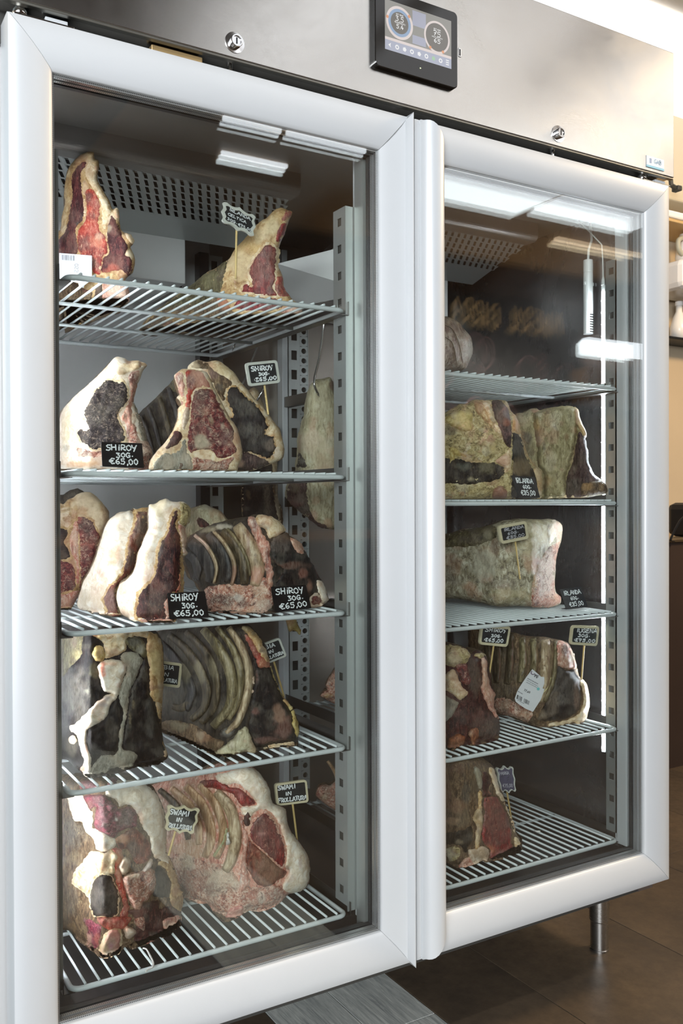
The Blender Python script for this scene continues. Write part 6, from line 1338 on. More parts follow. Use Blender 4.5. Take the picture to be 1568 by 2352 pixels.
VB = Meat('aged_loin_end', 'olive-cream fat slab with dark purple flank, right of second right shelf', C16,
  [(690, 200), (760, 180), (812, 150), (862, 138), (895, 160), (960, 140), (1062, 125), (1182, 130), (1222, 150), (1242, 230), (1292, 350), (1288, 385), (1280, 410), (1300, 500), (1312, 600), (1352, 700), (1420, 755), (1460, 800), (1462, 870), (1300, 905), (1110, 905), (1000, 916), (870, 912), (780, 700), (700, 400)], [(1185, 0.29), (1235, 0.245), (1300, 0.18), (1345, 0.125), (1395, 0.088)], ZR[1], T=0.05, dirx=0.0, mat='fat_olive', R=0.014, relief=0.003, blobs=[(790, 385, 50, (44, 34, 28), .8, 50), (770, 260, 60, (160, 144, 104), .5), (850, 160, 40, (206, 150, 130), .8, 24), (790, 500, 60, (80, 60, 44), .6, 100)])
VB.zone('fat_slab', 'fat_olive', [(842, 185), (960, 140), (1062, 127), (1187, 135), (1217, 300), (1202, 420), (1162, 600), (1122, 720), (1112, 900), (1000, 912), (920, 905), (925, 720), (872, 620), (866, 480), (838, 300)], up=0.016, edge=9, relief=0.003, rsc=40, blobs=[(860, 280, 30, (214, 170, 96), .7, 60), (960, 180, 24, (90, 60, 36), .8, 16), (930, 470, 16, (60, 44, 30), .8, 50), (1060, 650, 160, (180, 166, 120), .5, 200), (940, 760, 60, (190, 150, 90), .5), (1160, 200, 60, (206, 196, 156), .5, 110)])
VB.zone('dark_flank', 'crust_purple', [(1205, 430), (1232, 335), (1280, 410), (1302, 500), (1312, 600), (1352, 702), (1400, 750), (1380, 800), (1300, 890), (1118, 892), (1126, 720), (1168, 600)], up=0.004, streak=0.002, blobs=[(1180, 820, 90, (40, 28, 26), .8, 100)])
VB.zone('fat_edge', 'fat_tan', [(1188, 138), (1222, 152), (1240, 230), (1292, 352), (1286, 388), (1240, 335), (1200, 255)], up=0.010, blobs=[(1210, 200, 20, (206, 170, 150), .8, 80), (1265, 340, 20, (226, 186, 120), .8, 40)])
VB.zone('trimmings', 'crust_brown', [(1250, 785), (1340, 760), (1420, 758), (1458, 800), (1462, 868), (1300, 890), (1240, 890)], up=0.010, relief=0.003, blobs=[(1290, 810, 60, (200, 150, 90), .6, 40)])
VB.zone('crumbs', 'fat_cream', [(900, 896), (1000, 886), (1110, 880), (1280, 880), (1300, 900), (1110, 906), (950, 914)], up=0.012, lump=0.006, lsc=90)
# ---- third right shelf
WB = Meat('aged_loin', 'long loin coated in pale grey mould on the third right shelf', C13,
  [(-90, 235), (70, 212), (150, 205), (240, 170), (380, 160), (500, 130), (560, 100), (700, 80), (900, 84), (1000, 85), (1060, 110), (1087, 150), (1077, 260), (1052, 350), (1032, 450), (1026, 560), (1026, 700), (1072, 745), (1072, 805), (990, 836), (830, 836), (700, 826), (540, 836), (400, 805), (200, 770), (70, 765), (-90, 755)], [(990, 0.40), (1020, 0.36), (1145, 0.19), (1222, 0.15), (1290, 0.19)], ZR[2], T=0.10, mat='fat_mould', R=0.03, relief=0.004, rsc=30, blobs=[(750, 250, 180, (190, 178, 136), .7, 160), (640, 740, 200, (172, 160, 116), .7, 70), (420, 480, 110, (206, 200, 176), .7, 130), (510, 330, 40, (110, 84, 66), .7, 60), (560, 640, 120, (96, 80, 62), .6, 40), (355, 620, 24, (30, 24, 22), .9, 18), (690, 765, 30, (70, 54, 40), .8, 16), (120, 560, 60, (80, 66, 54), .6, 100), (870, 460, 20, (110, 40, 36), .6, 30), (900, 180, 100, (206, 190, 140), .6)])
WB.zone('dark_top', 'crust_olive', [(-80, 240), (70, 215), (240, 175), (500, 135), (530, 200), (480, 270), (300, 320), (70, 330), (-80, 340)], up=0.003, relief=0.003, blobs=[(300, 250, 120, (60, 50, 40), .6, 40), (450, 220, 40, (200, 190, 160), .5)])
WB.zone('cut_end', 'fat_mottle', [(960, 330), (1000, 300), (1060, 270), (1070, 262), (1050, 352), (1030, 450), (1022, 700), (1068, 748), (1068, 800), (990, 832), (828, 832), (826, 650), (872, 480)], up=0.004, relief=0.002, streak=0.003, blobs=[(950, 560, 100, (210, 186, 172), .85, 240), (980, 340, 40, (70, 50, 44), .7, 30), (950, 790, 110, (190, 110, 84), .8, 40), (1030, 770, 40, (200, 130, 90), .8), (850, 560, 20, (226, 196, 150), .7, 160)])
WB.zone('white_rim', 'fat_white', [(1000, 90), (1060, 112), (1084, 150), (1074, 255), (1040, 330), (1030, 240), (1000, 290), (955, 335), (970, 250), (950, 200)], up=0.005)
# ---- fourth right shelf
XB = Meat('t_bone_block', 'dark red block with creamy cavity, left end of fourth right shelf', C14,
  [(-70, 235), (70, 218), (140, 220), (260, 258), (300, 300), (340, 275), (380, 285), (430, 310), (447, 365), (472, 500), (482, 580), (512, 650), (502, 760), (542, 850), (552, 920), (542, 1030), (500, 1056), (420, 1075), (320, 1096), (240, 1088), (150, 1135), (100, 1138), (60, 1110), (-70, 1080)], [(990, 0.26), (1027, 0.16), (1070, 0.135), (1145, 0.16)], ZR[3], T=0.11, mat='lean_dark', R=0.02, back='crust_brown', relief=0.003, blobs=[(330, 500, 60, (60, 44, 38), .7, 160), (430, 950, 120, (40, 24, 22), .6, 100)])
XB.zone('fat_lumps', 'fat_lump', [(-60, 240), (70, 225), (180, 235), (265, 268), (302, 310), (380, 290), (430, 315), (380, 345), (300, 330), (270, 390), (200, 410), (150, 425), (70, 405), (-60, 420)], up=0.010, lump=0.010, lsc=55)
XB.zone('cream_cavity', 'fat_cream', [(-60, 470), (70, 480), (150, 432), (190, 500), (230, 580), (275, 640), (212, 702), (130, 642), (70, 622), (-60, 620)], up=0.008, relief=0.003, blobs=[(160, 470, 60, (206, 180, 150), .5), (80, 560, 40, (110, 60, 50), .6)])
XB.zone('red_cavity', 'lean_mottle', [(160, 385), (260, 390), (290, 470), (300, 560), (240, 570), (190, 480)], up=0.005, relief=0.003)
XB.zone('grey_membrane', 'bone_grey', [(-60, 660), (70, 662), (200, 722), (150, 832), (70, 905), (-60, 900)], up=0.006, blobs=[(60, 720, 80, (60, 62, 60), .7), (110, 820, 60, (120, 124, 120), .6)])
XB.zone('fat_edge', 'fat_pink', [(390, 320), (440, 375), (448, 480), (470, 580), (508, 650), (500, 758), (540, 860), (470, 805), (432, 722), (392, 622), (400, 480)], up=0.009, dome=0.004, blobs=[(430, 500, 60, (206, 160, 124), .7, 130), (480, 680, 50, (190, 140, 104), .6)])
XB.zone('bone_end', 'bone_orange', [(105, 1042), (180, 990), (250, 1010), (235, 1085), (150, 1130), (108, 1132)], up=0.012, dome=0.005); XB.zone('bone_end', 'bone_orange', [(280, 972), (355, 928), (375, 975), (345, 1060), (320, 1090), (300, 1040)], up=0.012, dome=0.004)
YB = Meat('rib_rack', 'rib rack wearing a white printed label on the fourth right shelf', C14,
  [(330, 100), (420, 95), (640, 118), (780, 150), (900, 160), (1040, 180), (1132, 210), (1182, 300), (1204, 400), (1232, 500), (1292, 560), (1314, 650), (1323, 720), (1304, 830), (1252, 905), (1150, 905), (1050, 926), (900, 936), (780, 895), (650, 845), (500, 805), (440, 600), (360, 400)], [(1100, 0.34), (1180, 0.22), (1240, 0.165), (1300, 0.148), (1355, 0.145)], ZR[3], T=0.05, dirx=0.0, mat='crust_brown', R=0.022, relief=0.003, blobs=[(560, 500, 140, (66, 56, 46), .6, 260)])
for (pts, w, m_, u) in (([(440, 150), (450, 350), (470, 560)], 70, 'rib_brown', 0.008), ([(540, 125), (530, 350), (520, 560)], 80, 'rib_brown', 0.009), ([(640, 135), (640, 350), (610, 570)], 80, 'rib_brown', 0.010), ([(740, 160), (755, 360), (720, 560)], 80, 'rib_olive', 0.010), ([(835, 168), (850, 350), (820, 540)], 80, 'rib_olive', 0.010), ([(940, 180), (950, 350), (935, 540), (880, 720)], 110, 'rib_pale', 0.012), ([(1030, 190), (1030, 380), (1000, 560), (930, 720)], 50, 'rib_olive', 0.008)):
    YB.rib(pts, w, m_, u, blobs=[(pts[1][0]+20, pts[1][1], 10, (120, 66, 50), .5, 200)])
YB.zone('lower_lumps', 'fat_mottle', [(500, 690), (600, 680), (720, 730), (830, 800), (820, 860), (780, 890), (650, 840), (505, 800)], up=0.008, lump=0.010, lsc=50, blobs=[(600, 740, 60, (190, 160, 130), .6), (560, 800, 90, (60, 44, 36), .6, 40), (760, 830, 60, (200, 160, 120), .5)])
YB.zone('pale_lean', 'fat_pink', [(1035, 200), (1130, 218), (1185, 320), (1204, 430), (1110, 430), (1040, 400)], up=0.008, blobs=[(1110, 280, 24, (40, 26, 26), .8, 80), (1100, 380, 60, (170, 130, 104), .7), (1170, 330, 30, (226, 210, 176), .7, 80)])
YB.zone('lean_face', 'lean_black', [(1045, 400), (1110, 440), (1182, 450), (1232, 520), (1244, 640), (1236, 780), (1132, 865), (1000, 885), (870, 870), (900, 790), (960, 690), (1012, 560)], up=0.006, blobs=[(1120, 600, 160, (44, 38, 44), .6), (900, 830, 80, (110, 90, 66), .8, 60), (1000, 720, 60, (84, 64, 48), .6, 120), (1210, 680, 30, (120, 84, 70), .7, 140)])
YB.zone('fat_edge', 'fat_cream', [(1185, 300), (1232, 495), (1292, 560), (1318, 690), (1302, 832), (1250, 902), (1150, 902), (1050, 922), (960, 930), (1000, 890), (1132, 870), (1236, 800), (1268, 680), (1232, 530), (1205, 430)], up=0.008, blobs=[(1080, 900, 60, (200, 170, 120), .6, 24)])
# ---- lowest right shelf
ZB = Meat('t_bone_steak', 'red-brown steak on the lowest right shelf, purple sign stuck behind', C15,
  [(-80, 175), (110, 162), (300, 150), (420, 128), (560, 130), (682, 170), (782, 230), (834, 320), (862, 480), (932, 620), (964, 750), (1012, 870), (1072, 1010), (1112, 1170), (1172, 1260), (1198, 1360), (1182, 1462), (1120, 1484), (900, 1535), (700, 1575), (650, 1550), (560, 1605), (540, 1605), (420, 1635), (300, 1656), (200, 1594), (110, 1554), (-80, 1500)], [(990, 0.24), (1025, 0.17), (1050, 0.135), (1110, 0.145), (1200, 0.185)], ZR[4], T=0.11, mat='crust_brown', R=0.02, relief=0.003, blobs=[(300, 250, 160, (96, 54, 38), .7, 80), (160, 600, 70, (120, 70, 50), .7, 260), (420, 620, 70, (40, 32, 26), .8, 160), (300, 800, 120, (150, 104, 76), .6, 100), (230, 1000, 120, (190, 150, 116), .6, 50)])
ZB.zone('lean_face', 'lean_red', [(715, 665), (800, 655), (862, 672), (922, 770), (1002, 950), (1042, 1100), (1062, 1300), (1112, 1400), (1082, 1452), (850, 1512), (722, 1552), (760, 1405), (652, 1305), (642, 1100), (672, 900), (660, 720)], up=0.004, streak=0.0012, blobs=[(850, 1000, 200, (78, 30, 24), .6, 300), (900, 1420, 170, (110, 30, 24), .7, 50), (760, 1380, 60, (200, 110, 70), .7, 60)])
ZB.zone('upper_lean', 'lean_dark', [(650, 332), (722, 322), (772, 450), (742, 560), (802, 645), (660, 665), (642, 520)], up=0.003, blobs=[(760, 590, 60, (170, 100, 70), .8, 50)])
ZB.zone('fat_edge', 'fat_cream', [(745, 240), (802, 272), (842, 400), (882, 560), (952, 700), (1022, 900), (1092, 1050), (1112, 1200), (1190, 1330), (1180, 1462), (1110, 1474), (1085, 1250), (1042, 1000), (942, 760), (852, 640), (792, 480), (742, 330)], up=0.008, dome=0.003, blobs=[(1140, 1350, 40, (200, 160, 96), .6, 90), (800, 400, 30, (206, 170, 140), .5, 120)])
ZB.zone('bone', 'bone_grey', [(520, 240), (600, 262), (642, 350), (648, 520), (602, 582), (568, 480), (540, 350)], up=0.010, dome=0.005, blobs=[(590, 400, 80, (170, 160, 130), .7, 140)])
ZB.zone('bone_seam', 'fat_tan', [(580, 570), (642, 600), (640, 760), (652, 900), (660, 1010), (620, 1250), (602, 1400), (540, 1385), (560, 1100), (515, 950), (590, 760)], up=0.006, blobs=[(560, 920, 50, (110, 100, 70), .6, 90), (600, 1160, 24, (50, 30, 26), .6, 40)])
ZB.zone('dark_muscle', 'crust_dark', [(-70, 1150), (130, 1152), (350, 1130), (500, 1062), (522, 1252), (470, 1350), (430, 1470), (300, 1335), (-70, 1340)], up=0.003, relief=0.003, blobs=[(320, 1290, 60, (150, 130, 100), .6, 40), (480, 1220, 60, BLK, .7)])
ZB.zone('lower_bone', 'bone_pale', [(450, 1410), (560, 1370), (645, 1345), (745, 1420), (720, 1555), (650, 1545), (550, 1600), (480, 1560)], up=0.008, blobs=[(600, 1450, 120, (180, 150, 116), .8, 80)])
ZB.zone('lower_fat', 'fat_pink', [(318, 1610), (400, 1512), (500, 1500), (542, 1592), (430, 1630), (320, 1650)], up=0.008, blobs=[(430, 1570, 90, (190, 120, 90), .7, 50)])
ZB.zone('pebble_fat', 'fat_lump', [(140, 1380), (250, 1340), (340, 1380), (330, 1500), (260, 1560), (180, 1540)], up=0.008, lump=0.008, lsc=70)
# ================================================================== PRICE SIGNS AND CARDS
M_SLATE = plain('chalkboard', (24, 28, 31), 0.5, 0, 0.1, 60, 0.35, 40)
M_CARD = plain('black_card', (15, 17, 20), 0.32, 0, 0, 1, 0.2, 20)
M_CARDG = plain('glossy_grey_card', (40, 42, 46), 0.25)
M_PURP = plain('purple_slate', (78, 76, 98), 0.55, 0, 0.1, 60, 0.25, 60)
M_FRAMEW = plain('pale_wood_frame', (206, 196, 164), 0.5, 0, 0.05, 200, 0.12, 60)
M_FRAMEG = plain('grey_white_frame', (196, 198, 188), 0.5, 0, 0.05, 200, 0.10, 60)
M_STICK = plain('bamboo_stick', (206, 178, 116), 0.5, 0, 0.1, 300, 0.15, 60, 0.5, (4, 4, 0.4))
M_CHALK = plain('white_chalk_pen', (236, 240, 240), 0.6)
M_CHALKD = plain('faded_chalk', (190, 190, 196), 0.7)
M_SMUDGE = plain('chalk_smudge', (46, 52, 54), 0.8)
ORN = [(0, .07), (.10, 0.0), (.24, .07), (.40, .03), (.5, -.05), (.60, .03), (.76, .07), (.90, 0.0), (1, .07), (.965, .26), (1.0, .40), (1.03, .5), (1.0, .60), (.965, .74), (1, .93), (.90, 1.0), (.76, .93), (.60, .97), (.5, 1.05), (.40, .97), (.24, .93), (.10, 1.0), (0, .93), (.035, .74), (0, .60), (-.03, .5), (0, .40), (.035, .26)]
def rrq(r, ar, k=4):
    P = []
    rx, ry = r, r*ar
    for (cx, cy, a0) in ((1-rx, ry, -90), (1-rx, 1-ry, 0), (rx, 1-ry, 90), (rx, ry, 180)):
        for j in range(k+1):
            a = math.radians(a0+90*j/k); P.append((cx+rx*math.cos(a), cy+ry*math.sin(a)))
    return P
class Plate:
    """flat plate standing on the vertical (or leaning) plane through four traced corners TL, TR, BR, BL"""
    def __init__(s, quad, y, lean=0.0, yaw=0.0):
        ys = []
        pc = np.mean(np.array(quad, float), 0)
        z0 = on(quad[3][0], quad[3][1], 1, y)[2]
        P = []
        for (px, py) in quad:
            yy = y+yaw*(px-pc[0]); p = on(px, py, 1, yy); yy += lean*(p[2]-z0); P.append(on(px, py, 1, yy))
        s.P = P; n = np.cross(P[1]-P[0], P[3]-P[0]); n = n/np.linalg.norm(n)
        if n @ CF > 0: n = -n
        s.n = n; s.w = np.linalg.norm(P[1]-P[0]); s.h = np.linalg.norm(P[3]-P[0])
    def at(s, u, v, o=0.0):
        P = s.P; a = P[0]+(P[1]-P[0])*u; b = P[3]+(P[2]-P[3])*u
        return a+(b-a)*v+s.n*o
    def slab(s, name, loop, o0, o1, mat, parent, **kw):
        n = len(loop); V = [s.at(u, v, o0) for u, v in loop]+[s.at(u, v, o1) for u, v in loop]
        F = [tuple(range(n, 2*n)), tuple(reversed(range(n)))]+[(i, (i+1) % n, n+(i+1) % n, n+i) for i in range(n)]
        o = mesh(name, V, F, mat, parent, **kw)
        bm = bmesh.new(); bm.from_mesh(o.data); bmesh.ops.triangulate(bm, faces=[f for f in bm.faces if len(f.verts) > 4]); bmesh.ops.recalc_face_normals(bm, faces=bm.faces); bm.to_mesh(o.data); bm.free()
        return o
    def frame(s, name, outer, inner, o0, o1, mat, parent):
        n = len(outer); V = [s.at(*p, o0) for p in outer]+[s.at(*p, o1) for p in outer]+[s.at(*p, o1) for p in inner]+[s.at(*p, o0) for p in inner]
        F = []
        for i in range(n):
            j = (i+1) % n
            F += [(i, j, n+j, n+i), (n+i, n+j, 2*n+j, 2*n+i), (2*n+i, 2*n+j, 3*n+j, 3*n+i), (3*n+i, 3*n+j, j, i)]
        o = mesh(name, V, F, mat, parent)
        bm = bmesh.new(); bm.from_mesh(o.data); bmesh.ops.recalc_face_normals(bm, faces=bm.faces); bm.to_mesh(o.data); bm.free(); return o
SGN = [0]
def sign(label, quad, y, lines, stick=None, kind='rect', frame=M_FRAMEW, board=M_SLATE, chalk=M_CHALK, pen=0.0016, yaw=0.0, fw=0.075, smudge=True, y_stick=None):
    SGN[0] += 1; lines = [(L[0], L[1], L[2], L[3]+L[4]*0.1, L[4]*0.78) for L in lines]
    p = Plate(quad, y, 0.0, yaw); c = p.at(.5, 1.0)
    root = thing('price_sign', label, 'sign', c, 'chalkboard signs on sticks')
    ar = p.w/p.h
    if kind == 'ornate':
        outer = [tuple(q) for q in catmull(ORN, True, 0.05)]
        ce = np.array((.5, .5)); inner = [tuple(ce+(np.array(q)-ce)*np.array((1-2*fw, 1-2*fw*ar))) for q in outer]
    else:
        outer = rrq(0.09, ar); inner = [(.5+(u-.5)*(1-2*fw), .5+(v-.5)*(1-2*fw*ar)) for (u, v) in rrq(0.05, ar)]
    p.slab('board', inner, -0.003, 0.0008, board, root)
    p.frame('frame', outer, inner, -0.0035, 0.0020, frame, root)
    m = MB(); ribbons(m, write(lines, 1, 0.035, SGN[0]), pen, p.w, p.h, lambda u, v: p.at(u, v, 0.0014))
    mesh('lettering', m.V, m.F, chalk, root)
    if smudge:
        rs = random.Random(SGN[0]); m = MB()
        for k in range(7):
            u, v = rs.uniform(.2, .7), rs.uniform(.3, .85)
            ribbons(m, [[np.array((u+.04*j, v-.02*j+rs.uniform(-.02, .02))) for j in range(4)]], 0.0012, p.w, p.h, lambda u, v: p.at(u, v, 0.0010))
        mesh('smudge', m.V, m.F, M_SMUDGE, root, kind='stuff')
    if stick:
        a = on(*stick[0], 1, y+0.006); b = on(*stick[1], 1, (y_stick if y_stick is not None else y)+0.006)
        MB().tube([a+(a-b)*0.12, a, (a+b)/2, b], 0.0021, 7).build('stick', M_STICK, root)
    return root
def card(label, quad, y, lines, lean=0.12, pen=0.0022, board=M_CARD, yaw=0.0, z=None, chalk=M_CHALK):
    SGN[0] += 1
    p = Plate(quad, y, lean, yaw); c = p.at(.5, 1.0)
    root = thing('price_card', label, 'sign', c, 'black price cards')
    p.slab('card', rrq(0.02, p.w/p.h, 2), -0.0012, 0.0, board, root)
    m = MB(); ribbons(m, write(lines, 1, 0.03, SGN[0]), pen, p.w, p.h, lambda u, v: p.at(u, v, 0.0006))
    mesh('lettering', m.V, m.F, chalk, root)
    foot = [p.at(0.02, 1, -0.001), p.at(0.98, 1, -0.001)]
    d = np.array((0.0, 0.016, 0.0))
    V = [foot[0], foot[1], foot[1]+d, foot[0]+d]; V += [v+np.array((0, 0, 0.0012)) for v in V]
    mesh('foot', V, [(0, 3, 2, 1), (4, 5, 6, 7), (0, 1, 5, 4), (1, 2, 6, 5), (2, 3, 7, 6), (3, 0, 4, 7)], board, root)
    return root
EU = '\u20ac'
sign('wavy-edged chalkboard on a stick above the yellow-fatted loin, price 75', [(512, 462), (586, 496), (582, 545), (510, 510)], 0.20,
     [('IRLANDA', .18, .86, .17, .17), ('CELTICA', .16, .74, .42, .15), ('30G.', .14, .46, .66, .14), (EU+'75,00', .48, .92, .68, .15)], ((543, 532), (541, 640)), 'ornate', M_FRAMEG, pen=0.0013, fw=.08, smudge=False)
card('black price card reading 65 leaning on the marbled block, second left shelf', [(232, 1015), (326, 1018), (331, 1075), (235, 1071)], 0.098,
     [('SHiROY', .10, .86, .10, .22), ('30G.', .34, .76, .43, .18), (EU+'65,00', .17, .88, .66, .22)])
sign('white-framed chalkboard on a stick at the right end of second left shelf', [(562, 834), (635, 827), (643, 879), (571, 888)], 0.20,
     [('SHiROY', .15, .84, .17, .24), ('30G.', .36, .70, .46, .16), (EU+'65,00', .20, .92, .66, .19)], ((607, 884), (616, 952)), 'rect', M_FRAMEG, pen=0.0026, fw=.075)
card('black price card in front of the S-shaped fat edge steak, third left shelf', [(384, 1362), (470, 1358), (480, 1418), (389, 1422)], 0.088,
     [('SHiROY', .07, .80, .07, .24), ('30G.', .34, .75, .42, .19), (EU+'65,00', .12, .90, .69, .20)], lean=0.15)
card('black price card leaning on the rib rack cut face, third left shelf', [(622, 1348), (702, 1343), (715, 1397), (631, 1406)], 0.088,
     [('SHiROY', .10, .90, .09, .23), ('30G.', .40, .85, .42, .18), (EU+'65,00', .14, .92, .69, .21)], lean=0.10)
sign('small chalkboard half hidden behind the big blackened joint, fourth left shelf', [(356, 1516), (418, 1524), (412, 1580), (350, 1573)], 0.31,
     [('RUBIA', .08, .72, .14, .20), ('IN', .26, .56, .42, .17), ('FROLLATURA', .02, .88, .66, .18)], ((372, 1578), (368, 1660)), 'rect', M_FRAMEW, fw=.09, smudge=False)
sign('tilted chalkboard peeking out behind the olive rib rack, fourth left shelf', [(584, 1486), (641, 1464), (658, 1507), (600, 1530)], 0.24,
     [('RUBIA', .10, .74, .12, .22), ('IN', .38, .62, .42, .17), ('FROLLATURA', .06, .94, .66, .19)], ((629, 1521), (652, 1600)), 'rect', M_FRAMEG, fw=.07, pen=0.0022)
sign('wavy-edged chalkboard stuck between the two fresh joints, lowest left shelf', [(385, 1848), (459, 1856), (443, 1916), (379, 1907)], 0.19,
     [('SWAMI', .08, .72, .14, .24), ('IN', .30, .52, .44, .18), ('FROLLATURA', .04, .90, .68, .20)], ((401, 1915), (387, 1965)), 'ornate', M_FRAMEW, fw=.07, pen=0.0024)
sign('rectangular chalkboard right of the white-fatted rack, lowest left shelf', [(630, 1800), (703, 1790), (708, 1842), (635, 1851)], 0.21,
     [('SWAMI', .08, .64, .10, .24), ('IN', .28, .50, .42, .18), ('FROLLATURA', .06, .96, .66, .22)], ((672, 1848), (682, 1930)), 'rect', M_FRAMEW, fw=.06, pen=0.0024)
card('black price card reading 85 on the second right shelf', [(1174, 1092), (1228, 1096), (1240, 1143), (1190, 1143)], 0.10,
     [('IRLANDA', .10, .86, .10, .22), ('60G.', .34, .72, .42, .16), (EU+'85,00', .18, .84, .66, .22)], lean=0.2, pen=0.0024, board=M_CARDG)
sign('framed chalkboard on a stick in front of the mouldy loin, third right shelf', [(1142, 1208), (1207, 1196), (1213, 1237), (1150, 1250)], 0.13,
     [('IRLANDA', .16, .90, .18, .20), ('60G.', .28, .68, .43, .16), (EU+'85,00', .22, .88, .63, .20)], ((1183, 1244), (1194, 1330)), 'rect', M_FRAMEW, fw=.08, pen=0.0018, chalk=M_CHALKD)
card('grey price card leaning right of the mouldy loin, third right shelf', [(1285, 1354), (1333, 1348), (1350, 1394), (1300, 1400)], 0.12,
     [('IRLANDA', .10, .92, .12, .20), ('60G.', .34, .72, .42, .16), (EU+'85,00', .20, .86, .68, .20)], lean=0.35, pen=0.0020, board=M_CARDG)
sign('chalkboard reading 65 behind the creamy block, fourth right shelf', [(1104, 1436), (1172, 1439), (1164, 1486), (1099, 1480)], 0.18,
     [('SHiROY', .15, .88, .10, .24), ('30G.', .38, .74, .42, .17), (EU+'65,00', .16, .84, .63, .20)], ((1133, 1485), (1121, 1565)), 'rect', M_FRAMEW, fw=.065, pen=0.0024)
sign('chalkboard reading 75 at the right end of fourth right shelf', [(1312, 1436), (1375, 1438), (1370, 1484), (1307, 1480)], 0.143,
     [('IUGENA', .18, .95, .14, .24), ('30G.', .26, .70, .42, .19), (EU+'75,00', .14, .92, .66, .19)], ((1341, 1483), (1335, 1560)), 'rect', M_FRAMEW, fw=.065, pen=0.0026)
sign('purple-grey wavy sign on a stick behind the lowest right steak', [(1138, 1763), (1177, 1760), (1184, 1818), (1150, 1820)], 0.245,
     [('PANNA', .10, .72, .16, .16), (EU+'75,00', .18, .84, .66, .16)], ((1164, 1820), (1174, 1882)), 'ornate', M_FRAMEG, M_PURP, M_CHALKD, 0.0015, fw=.06)

# paper labels stuck on the meat are parts of it
M_PAPER = plain('label_paper', (226, 228, 230), 0.5)
M_INK = plain('label_ink', (38, 38, 44), 0.6); M_INKG = plain('grey_print', (130, 130, 136), 0.6)
def label_quads(piece, quads, y, mat, name, parent):
    V = []; F = []
    for q in quads:
        n = len(V); V += [on(px, py, 1, y) for (px, py) in q]; F.append((n, n+1, n+2, n+3))
    return mesh(name, V, F, mat, parent)
def bilin(Q, u, v):
    Q = np.array(Q, float); a = Q[0]+(Q[1]-Q[0])*u; b = Q[3]+(Q[2]-Q[3])*u; return a+(b-a)*v
def paper_label(piece, poly, y, name='paper_label', mat=None, label=None):
    P = [on(px, py, 1, y) for (px, py) in poly]; n = len(P); b = np.array((0, 0.0008, 0))
    return mesh(name, P+[p+b for p in P], [tuple(range(n)), tuple(reversed(range(n, 2*n)))]+[(i, (i+1) % n, n+(i+1) % n, n+i) for i in range(n)], mat or M_PAPER, piece.root, label=label)
# tag hanging on the tall cut of the top shelf, its lower half seen through the wires
yA = 0.256
tag = paper_label(A, [(136, 581), (211, 587), (211, 646), (195, 650), (192, 661), (182, 659), (180, 650), (136, 640)], yA)
q = [(141, 585), (171, 587), (171, 599), (141, 597)]; bars = []
rs = random.Random(3); u = 0
while u < 1:
    w = rs.choice((.015, .03, .045)); bars.append([bilin(q, u, 0), bilin(q, min(1, u+w), 0), bilin(q, min(1, u+w), 1), bilin(q, u, 1)]); u += w+rs.choice((.02, .035, .05))
label_quads(A, bars, yA-0.0006, M_INKG, 'barcode', tag)
m = MB(); ribbons(m, write([('OSS', .1, .9, .1, .8)], 1, .03, 9), 0.0012, 0.03, 0.012, lambda u, v: on(170+v*11, 603+u*26, 1, yA-0.0006)); mesh('label_print', m.V, m.F, M_INKG, tag)
# printed label on the rib rack of the fourth right shelf
poly = [C14[0]+np.array(0)]; cr = Crop(*C14)
lp = cr([(830, 438), (868, 468), (905, 502), (940, 505), (930, 620), (900, 702), (835, 802), (780, 780), (720, 742), (688, 715), (680, 690), (700, 630), (722, 590), (775, 510)])
yY = 0.150
lab = paper_label(YB, [tuple(p) for p in lp], yY, label='white printed paper label')
paper_label(YB, [tuple(p) for p in cr([(938, 505), (992, 510), (960, 600), (928, 640)])], yY+0.002, 'label_edge', plain('yellow_label', (222, 214, 156), 0.5))
q = cr([(700, 655), (808, 712), (800, 745), (692, 690)]); bars = []; u = 0
while u < 1:
    w = rs.choice((.012, .025, .04))
    if not .42 < u < .52: bars.append([bilin(q, u, 0), bilin(q, min(1, u+w), 0), bilin(q, min(1, u+w), 1), bilin(q, u, 1)])
    u += w+rs.choice((.015, .025, .035))
label_quads(YB, bars, yY-0.0006, M_INK, 'barcode', lab)
rows = []
for (a, b, h) in (((790, 512), (880, 560), 8), ((782, 528), (880, 582), 5), ((778, 545), (870, 592), 5), ((800, 590), (800, 590), 1), ((706, 622), (750, 648), 7), ((705, 700), (760, 730), 5)):
    a = np.array(a, float); b = np.array(b, float); t = b-a; L = np.linalg.norm(t)
    if L < 5: continue
    t /= L; nn = np.array((-t[1], t[0])); s_ = 0.0
    while s_ < L:
        w = min(rs.uniform(4, 12), L-s_); p0 = a+t*s_; p1 = a+t*(s_+w); rows.append([tuple(x) for x in cr([p0, p1, p1+nn*h, p0+nn*h])]); s_ += w+rs.uniform(2, 4)
label_quads(YB, rows, yY-0.0006, M_INKG, 'label_print', lab)
m = MB()
ribbons(m, write([('MF', 0, 1, 0, 1)], 1, 0, 4), 0.0016, 0.012, 0.010, lambda u, v: on(*(cr([(852+u*38+v*-6, 478+u*18+v*26)])[0]), 1, yY-0.0007))
ribbons(m, write([('27,60', 0, 1, 0, 1)], 1, 0, 4), 0.0011, 0.014, 0.006, lambda u, v: on(*(cr([(762+u*52-v*4, 606+u*24+v*16)])[0]), 1, yY-0.0007))
mesh('label_lettering', m.V, m.F, M_INK, lab)
V = []; F = []; cc = cr([(835, 468)])[0]
for k in range(15):
    a = math.radians(20+k*16); 
    for r in (5.2, 3.4): V.append(on(cc[0]+r*math.cos(a), cc[1]+r*math.sin(a)*0.9, 1, yY-0.0007))
mesh('label_logo', V, [(2*k, 2*k+1, 2*k+3, 2*k+2) for k in range(14)], plain('logo_plum', (90, 60, 90), 0.5), lab)
